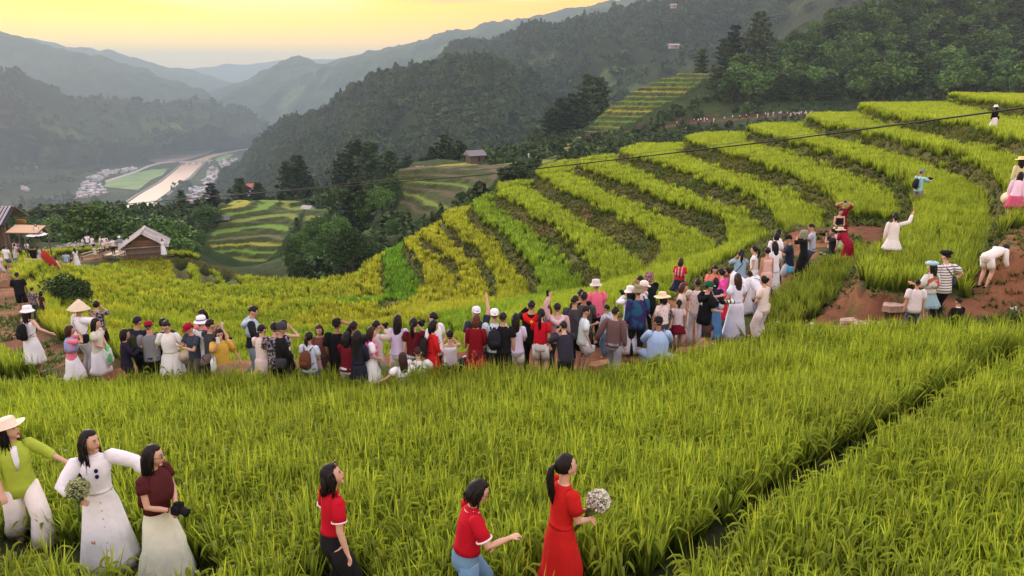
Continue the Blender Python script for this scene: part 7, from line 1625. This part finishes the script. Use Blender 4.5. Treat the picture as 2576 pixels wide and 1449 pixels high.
def tiled_house():
    q = atd(-12, 612, 58); o = empty('timber_house', (q[0], q[1], q[2]), 'dark plank house with a slatted grey roof at the left edge', 'house', rz=R(4))
    W = 3.1
    for i in range(22): piece('wall_plank', (-W + .14 + i * .29 - 2, .0, .75), (.135, .03, 1.0), WD[(2, 0, 4)[i % 3]], o)
    for x in (-5, -2.2, 1.4): pole('post', (x, -.7, -.6), (x, -.7, 2.0), .08, M_pole, o)
    a = R(-32)
    for i in range(28):
        for k in range(3): piece('roof_slat', (-6.0 + i * .275, -1.05 + .62 * k * .98, 1.95 + .40 * k), (.085, .36, .02), mat('grey_roof_slat', (.36, .35, .38), rough=.9, vary=.2), o, (R(33), 0, 0))
    piece('roof_base', (-2.2, -.42, 2.30), (4.0, 1.12, .02), mat('dark_roof_base', (.03, .03, .035), rough=.9), o, (R(33), 0, 0))
    piece('roof_back', (-2.2, 1.3, 2.35), (4.0, 1.05, .03), M_sheet[1], o, (R(-33), 0, 0))
    piece('fascia_board', (2.25, .1, 1.75), (.5, .05, .14), mat('orange_board', (.40, .16, .06), rough=.8), o, (R(10), 0, R(-20)))
def stall():
    q = atd(74, 600, 57); o = empty('market_stall', (q[0], q[1], q[2] - .25), 'open stall with a flat tan board roof beside the dark house', 'stall', rz=R(-4))
    for i in range(7): piece('roof_board', (-1.25 + i * .37, 0, 1.02 - .0 * i), (.178, .62, .02), mat('tan_board', (.62, .44, .27), rough=.85, vary=.12), o, (R(18), 0, 0))
    for x in (-1.3, 0, 1.2):
        for y in (-.5, .55): pole('post', (x, y, -1.2), (x, y, .95 + .32 * y), .045, M_pole, o)
    pole('beam', (-1.5, -.58, .78), (1.6, -.62, .82), .045, M_pole, o); pole('beam', (-1.5, .55, 1.16), (1.6, .55, 1.20), .045, M_pole, o)
tiled_house(); stall()
Q(88, 561, 'bride in a wide white gown sitting on the stall roof', D=56.8, free=True, face=150, legs='sit', H=.95, hair='long', top=('tank', WHITE), low=('skirt', WHITE, .55, 1.6))
for i, (a, b_, lab) in enumerate([((28, 652), (104, 628), 'upper pale bamboo pole lying along the left path'), ((60, 655), (118, 622), 'lower pale bamboo pole lying along the left path'), ((203, 640), (246, 614), 'lower bamboo handrail rising to the hut'), ((204, 632), (250, 607), 'upper bamboo handrail rising to the hut')]):
    A = atd(*a, 52 if i < 2 else 66); B_ = atd(*b_, 54 if i < 2 else 70)
    A[2] = gz(A[0], A[1]) + .35 + .3 * (i % 2); B_[2] = gz(B_[0], B_[1]) + .45 + .3 * (i % 2)
    b = MB(); b.tube([A, (A + B_) / 2 + np.array([0, 0, -.05]), B_], .055, 8); o = link('bamboo_pole', b.mesh('bamboo_pole', M_bamboo), label=lab, category='pole')
    for e in (A, B_): b = MB(); b.tube([e + np.array([0, 0, -1.]), e], .04, 6); link('prop', b.mesh('prop', M_pole), o)
# the red cloth leaning by the stall
q = V(atd(128, 650, 52)); q.z = gz(q.x, q.y); b = MB()
b.tube([q + V((-.45, 0, 1.75)), q + V((-.40, 0, 1.35)), q + V((-.12, 0, .95)), q + V((.22, 0, .5)), q + V((.45, 0, .1))], [(.10, .05), (.32, .08), (.38, .10), (.40, .09), (.30, .05)], 14, up=(1, 0, .6))
o = link('red_cloth', b.mesh('red_cloth', cloth((.42, .05, .04))), label='bright red cloth banner leaning beside the stall', category='banner'); wrinkle(o.data, .06, 4, 2)
b = MB(); b.tube([q + V((.42, -.1, 1.0)), q + V((.62, -.1, .5)), q + V((.70, -.1, -.05))], [.05, .07, .05], 7); link('pale_pole', b.mesh('pale_pole', M_bamboo), o)
# small stuff lying about on the red earth
for i, (u, v, s, lab) in enumerate([(2429, 725, .10, 'crumpled white paper cup near the bending woman'), (2548, 789, .10, 'scrap of white litter at the right edge of the red earth'), (2050, 756, .07, 'white scrap on the ground by the green strip'), (1955, 817, .10, 'white plastic scrap lying beside the straw tote woman')]):
    p = atz(u, v, -5.7 if i != 3 else -6.4); b = MB(); b.ball((p[0], p[1], gz(p[0], p[1]) + s * .5), (s, s * .8, s * .6), 8, 6); o = link('litter', b.mesh('litter', cloth((.7, .7, .7))), label=lab, category='litter'); wrinkle(o.data, s * .4, 12, i)
# the irrigation plank in the field at left
A = V(atd(262, 796, 24)); A.z = gz(A.x, A.y) + .62; B_ = V(atd(308, 815, 22)); B_.z = gz(B_.x, B_.y) + .62; b = MB(); b.tube([A, B_], (.12, .03), 6, up=(1, 1, 0)); link('plank', b.mesh('plank', WD[4], False), label='grey plank lying across the rice left of the crowd', category='plank')
# flagstones of the path at right
MS = [mat('pink_sandstone', c, rough=.9, bump=.6, bscale=7, vary=.2) for c in ((.42, .27, .20), (.48, .33, .26), (.45, .24, .13))]
st = None
for i, (u0, v0, u1, v1, w, mi) in enumerate([(2290, 812, 2215, 818, .55, 1), (2212, 819, 2140, 826, .45, 1), (2137, 827, 2090, 830, .35, 0), (2087, 832, 2020, 834, .35, 0), (2016, 835, 1950, 838, .45, 2), (1946, 839, 1880, 842, .5, 2), (1800, 848, 1760, 856, .5, 2), (1755, 858, 1700, 868, .5, 2), (1470, 902, 1560, 884, .45, 2), (1400, 912, 1465, 903, .4, 2), (2080, 812, 2005, 816, .3, 0), (2180, 806, 2110, 812, .3, 1)]):
    z = -6.35 if u0 < 2080 else -6.1; a = V(atz(u0, v0, z)); c = V(atz(u1, v1, z)); r = random.Random(i); n = 9; top = []; ctr = (a + c) / 2; d = (c - a) / 2; pn = V((-d.y, d.x, 0)).normalized() * (w * .38)
    for k in range(n):
        t = 2 * math.pi * k / n; s_ = r.uniform(.85, 1.1); p = ctr + d * (math.cos(t) * s_) + pn * (math.sin(t) * s_); p.z = gz(ctr.x, ctr.y) + .05 + .004 * k; top.append(p)
    b = MB(); bot = [p - V((0, 0, .16)) for p in top]; b.add(top + bot, [tuple(range(n))] + [(k, n + k, n + (k + 1) % n, (k + 1) % n) for k in range(n)])
    me = b.mesh('stepping_stone', MS[mi], False); o = link('stepping_stone', me)
    if st is None: st = bpy.data.objects['hillside_ground']
    o.parent = st
# ------------------------------------------------------------------ far huts, houses, poles
def far_house(u, vb, D, w, h, label, wc, rc, rz=0., ground=None, name='hut', deep=.8):
    q = atd(u, vb, D); z = q[2] if ground is None else ground
    o = empty(name, (q[0], q[1], z), label, 'hut' if name == 'hut' else 'house', rz=R(rz)); b = MB(); b.box((0, 0, h * .3 - .8), (w / 2, w * deep / 2, h * .3 + .8)); 
    link('wall', b.mesh('wall', mat('hut_wall', wc, rough=.9, vary=.2), False), o); b = MB(); e = w * .14
    X0, Y0 = w / 2 + e, w * deep / 2 + e; b.add([(-X0, -Y0, h * .56), (X0, -Y0, h * .56), (X0, 0, h), (-X0, 0, h), (X0, Y0, h * .56), (-X0, Y0, h * .56)] , [(0, 1, 2, 3), (3, 2, 4, 5), (1, 4, 2), (0, 3, 5), (0, 5, 4, 1)]); link('roof', b.mesh('roof', mat('hut_roof', rc, rough=.8, vary=.2), False), o)
    b = MB(); b.box((w * .12, -w * deep / 2 - .02, h * .22), (w * .09, .03, h * .20)); link('door', b.mesh('door', mat('dark_opening', (.02, .018, .015)), False), o)
    return o
far_house(775, 540, 222, 2.9, 2.5, 'tiny grey-roofed hut on the far green terraces', (.24, .17, .13), (.42, .40, .40), -25, ground=gz(*atd(775, 540, 222)[:2]) + 1.2)
far_house(1195, 420, 192, 3.9, 2.9, 'small grey-roofed hut standing beside the yellow mound field', (.10, .08, .07), (.19, .19, .20), 28, ground=gz(*atd(1195, 418, 192)[:2]) + 1.0)
far_house(560, 566, 196, 3.2, 2.4, 'dark little hut among trees left of the far terraces', (.06, .05, .04), (.14, .14, .15), 15, ground=gz(*atd(560, 560, 196)[:2]) + .8)
far_house(632, 492, 420, 4.2, 5.4, 'white house with a red roof above the town', (.72, .70, .70), (.45, .16, .12), 10, ground=-66, name='house')
far_house(1695, 119, 1010, 11, 4.5, 'pale house high on the middle mountain below the pine', (.34, .30, .30), (.36, .33, .33), 12, name='house')
far_house(1694, 18, 1200, 8, 5, 'pale house at the very top of the middle mountain', (.32, .30, .30), (.3, .27, .27), 0, name='house')
far_house(757, 388, 1230, 22, 5, 'long white-roofed shed on the near mountain flank', (.5, .5, .5), (.75, .76, .78), 5, name='house', deep=.3)
def town():
    r = random.Random(12); k = 0
    ws = [(.55, .53, .52), (.42, .43, .46), (.62, .58, .54), (.48, .38, .36), (.36, .40, .46)]; rs = [(.45, .46, .50), (.55, .55, .58), (.36, .38, .44), (.50, .30, .26), (.62, .62, .64)]
    meshes = []
    for i in range(10):
        w, d, h = r.uniform(4.5, 8), r.uniform(5, 10), r.uniform(3, 7); b = MB(); b.box((0, 0, h / 2), (w / 2, d / 2, h / 2)); X0, Y0 = w / 2 + .5, d / 2 + .5
        if i % 2: b.add([(-X0, -Y0, h), (X0, -Y0, h), (X0, 0, h + 2), (-X0, 0, h + 2), (X0, Y0, h), (-X0, Y0, h)], [(0, 1, 2, 3), (3, 2, 4, 5), (1, 4, 2), (0, 3, 5)], 1)
        else: b.box((0, 0, h + .2), (X0, Y0, .25), None, 1)
        for f in range(int(h // 3) or 1):
            for x in (-.28, .05, .34): b.box((x * w, -d / 2 - .03, 1.7 + 3 * f), (.55, .06, .65), None, 2)
        meshes.append(b.mesh('house', [mat('town_wall', ws[i % 5], rough=.9), mat('town_roof', rs[(i * 3) % 5], rough=.7), mat('town_window', (.05, .06, .08), rough=.4)], False))
    zones = [([(205, 470), (222, 445), (262, 432), (330, 424), (345, 430), (262, 446), (255, 470), (272, 492), (215, 500), (180, 505)], 140, 'riverside houses left of the paddy field'),
             ([(505, 470), (525, 425), (560, 405), (600, 400), (580, 430), (560, 470), (540, 492), (450, 500), (470, 480)], 150, 'houses right of the river'),
             ([(2, 408), (60, 405), (100, 418), (95, 430), (30, 425), (5, 425)], 16, 'scattered hamlet at the far left'),
             ([(38, 470), (75, 470), (72, 484), (40, 482)], 6, 'houses low on the left slope'), ([(335, 360), (410, 358), (408, 370), (338, 372)], 10, 'houses beyond the gravel works'),
             ([(430, 505), (560, 492), (600, 492), (560, 508), (440, 516)], 20, 'houses nearest below the tree line')]
    labs = {0: 'small grey house in the riverside town left of the green paddy', 1: 'small pale house in the dense town right of the muddy river', 2: 'small house of the scattered hamlet on the far left slope', 3: 'house standing low on the dark left slope', 4: 'house in the row beyond the gravel works', 5: 'house of the town nearest the foreground tree line'}
    for zi, (pl, n, grp) in enumerate(zones):
        c = 0; us = [p[0] for p in pl]; vs = [p[1] for p in pl]
        for _ in range(4000):
            if c >= n: break
            u, v = r.uniform(min(us), max(us)), r.uniform(min(vs), max(vs))
            if not in_poly(np.array([u]), np.array([v]), pl)[0]: continue
            p = atz(u, v, ZV + .5); me = r.choice(meshes); o = link('house', me, None, p, label=labs[zi], category='house', group=grp); o.rotation_euler = (0, 0, R(r.choice((20, 30, -60, -65)) + r.uniform(-6, 6))); s = r.uniform(.8, 1.15); o.scale = (s, s, s); c += 1; k += 1
    print('town', k)
town()
# walkers on the trail: small, one mesh each in two clothes colours
def trail_people():
    r = random.Random(3); protos_ = []
    for i in range(6):
        b = MB(); b.tube([(0, 0, 0), (0, 0, .75), (0, 0, .95)], [.12, .14, .12], 7, mi=1); b.tube([(0, 0, .8), (0, 0, 1.1), (0, 0, 1.38), (0, 0, 1.45)], [.15, .17, .16, .06], 8, mi=0)
        for s in (-1, 1): b.tube([(s * .17, 0, 1.36), (s * .23, .02, 1.1), (s * .22, .12, .88)], [.05, .045, .035], 6, mi=0)
        b.ball((0, 0, 1.56), (.085, .095, .115), 8, 6, mi=2)
        cs = [WHITE, WHITE, (.7, .66, .66), WHITE, (.66, .5, .5), DKGREY][i]; protos_.append(b.mesh('person', [cloth(cs), cloth([BLACK, GREY, WHITE, DENIM, BLACK, GREY][i]), HAIR]))
    spots = [(1541, 346), (1563, 341), (1569, 340), (1577, 340), (1612, 338), (1650, 331), (1652, 330), (1702, 325), (1745, 316), (1756, 314), (1762, 313), (1771, 311), (1778, 311), (1795, 309), (1822, 305), (1842, 304), (1860, 300), (1877, 298), (1885, 297), (1905, 296), (1925, 293), (1330, 400), (1702, 205), (1693, 212), (1283, 440), (1290, 439)]
    for i in range(30): u = r.uniform(1930, 2042); spots.append((u, 293 - (u - 1930) * .02 + r.uniform(-6, 3)))
    P = np.array([p[:2] for p in trail])
    for i, (u, v) in enumerate(spots):
        t = np.interp(u, [1450, 1560, 1640, 1720, 1800, 1880, 1960, 2030], [300, 298, 298, 298, 296, 292, 288, 284]); 
        if u < 1400: t = 205 if u > 1300 else 170
        if v < 250: t = 345
        q = atd(u, v, t + r.uniform(-1.5, 1.5)); z = gz(q[0], q[1])
        if v < 250 or u < 1400: z = q[2]
        o = link('person', protos_[r.randrange(6)], None, (q[0], q[1], z), category='person', group='far-off walkers on the trail' if i < 21 else 'crowd bunched at the trail head' if u > 1900 else 'lone far figures', label='tiny far walker in pale clothes on the trail under the forest' if i < 21 else 'tiny far figure in the crowd bunched where the trail meets the terraces' if u > 1900 else 'tiny far figure standing on a distant terrace')
        s = 1.08; o.scale = (s, s, s); o.rotation_euler = (0, 0, r.uniform(0, 6.28))
trail_people()
# cables across the valley
def cable(pts, rad, lab, m):
    P = [atd(*p) for p in pts]; out = []
    for a, b_ in zip(P[:-1], P[1:]):
        for t in np.linspace(0, 1, 8, endpoint=False): out.append(a + (b_ - a) * t)
    out.append(P[-1]); b = MB(); b.tube(out, rad, 8); link('cable', b.mesh('cable', m), label=lab, category='cable')
M_cab = mat('black_cable', (.012, .012, .013), rough=.6)
cable([(55, 534, 57), (700, 482, 49), (1006, 457.5, 44), (1216, 440, 41), (1451, 413, 37.5), (1610, 394.5, 35), (1932, 357, 30), (2254, 314.5, 25), (2576, 271, 20.5), (2800, 240, 18)], .026, 'thick black cable sagging across the whole view', M_cab)
cable([(380, 505, 80), (700, 480, 74), (1006, 447, 68), (1281, 420, 64), (1500, 398, 60), (1785, 366, 55), (1985, 344, 52), (2235, 314, 48), (2400, 296, 45)], .014, 'thin grey wire running just above the thick black cable', mat('grey_wire', (.10, .10, .10), rough=.6))
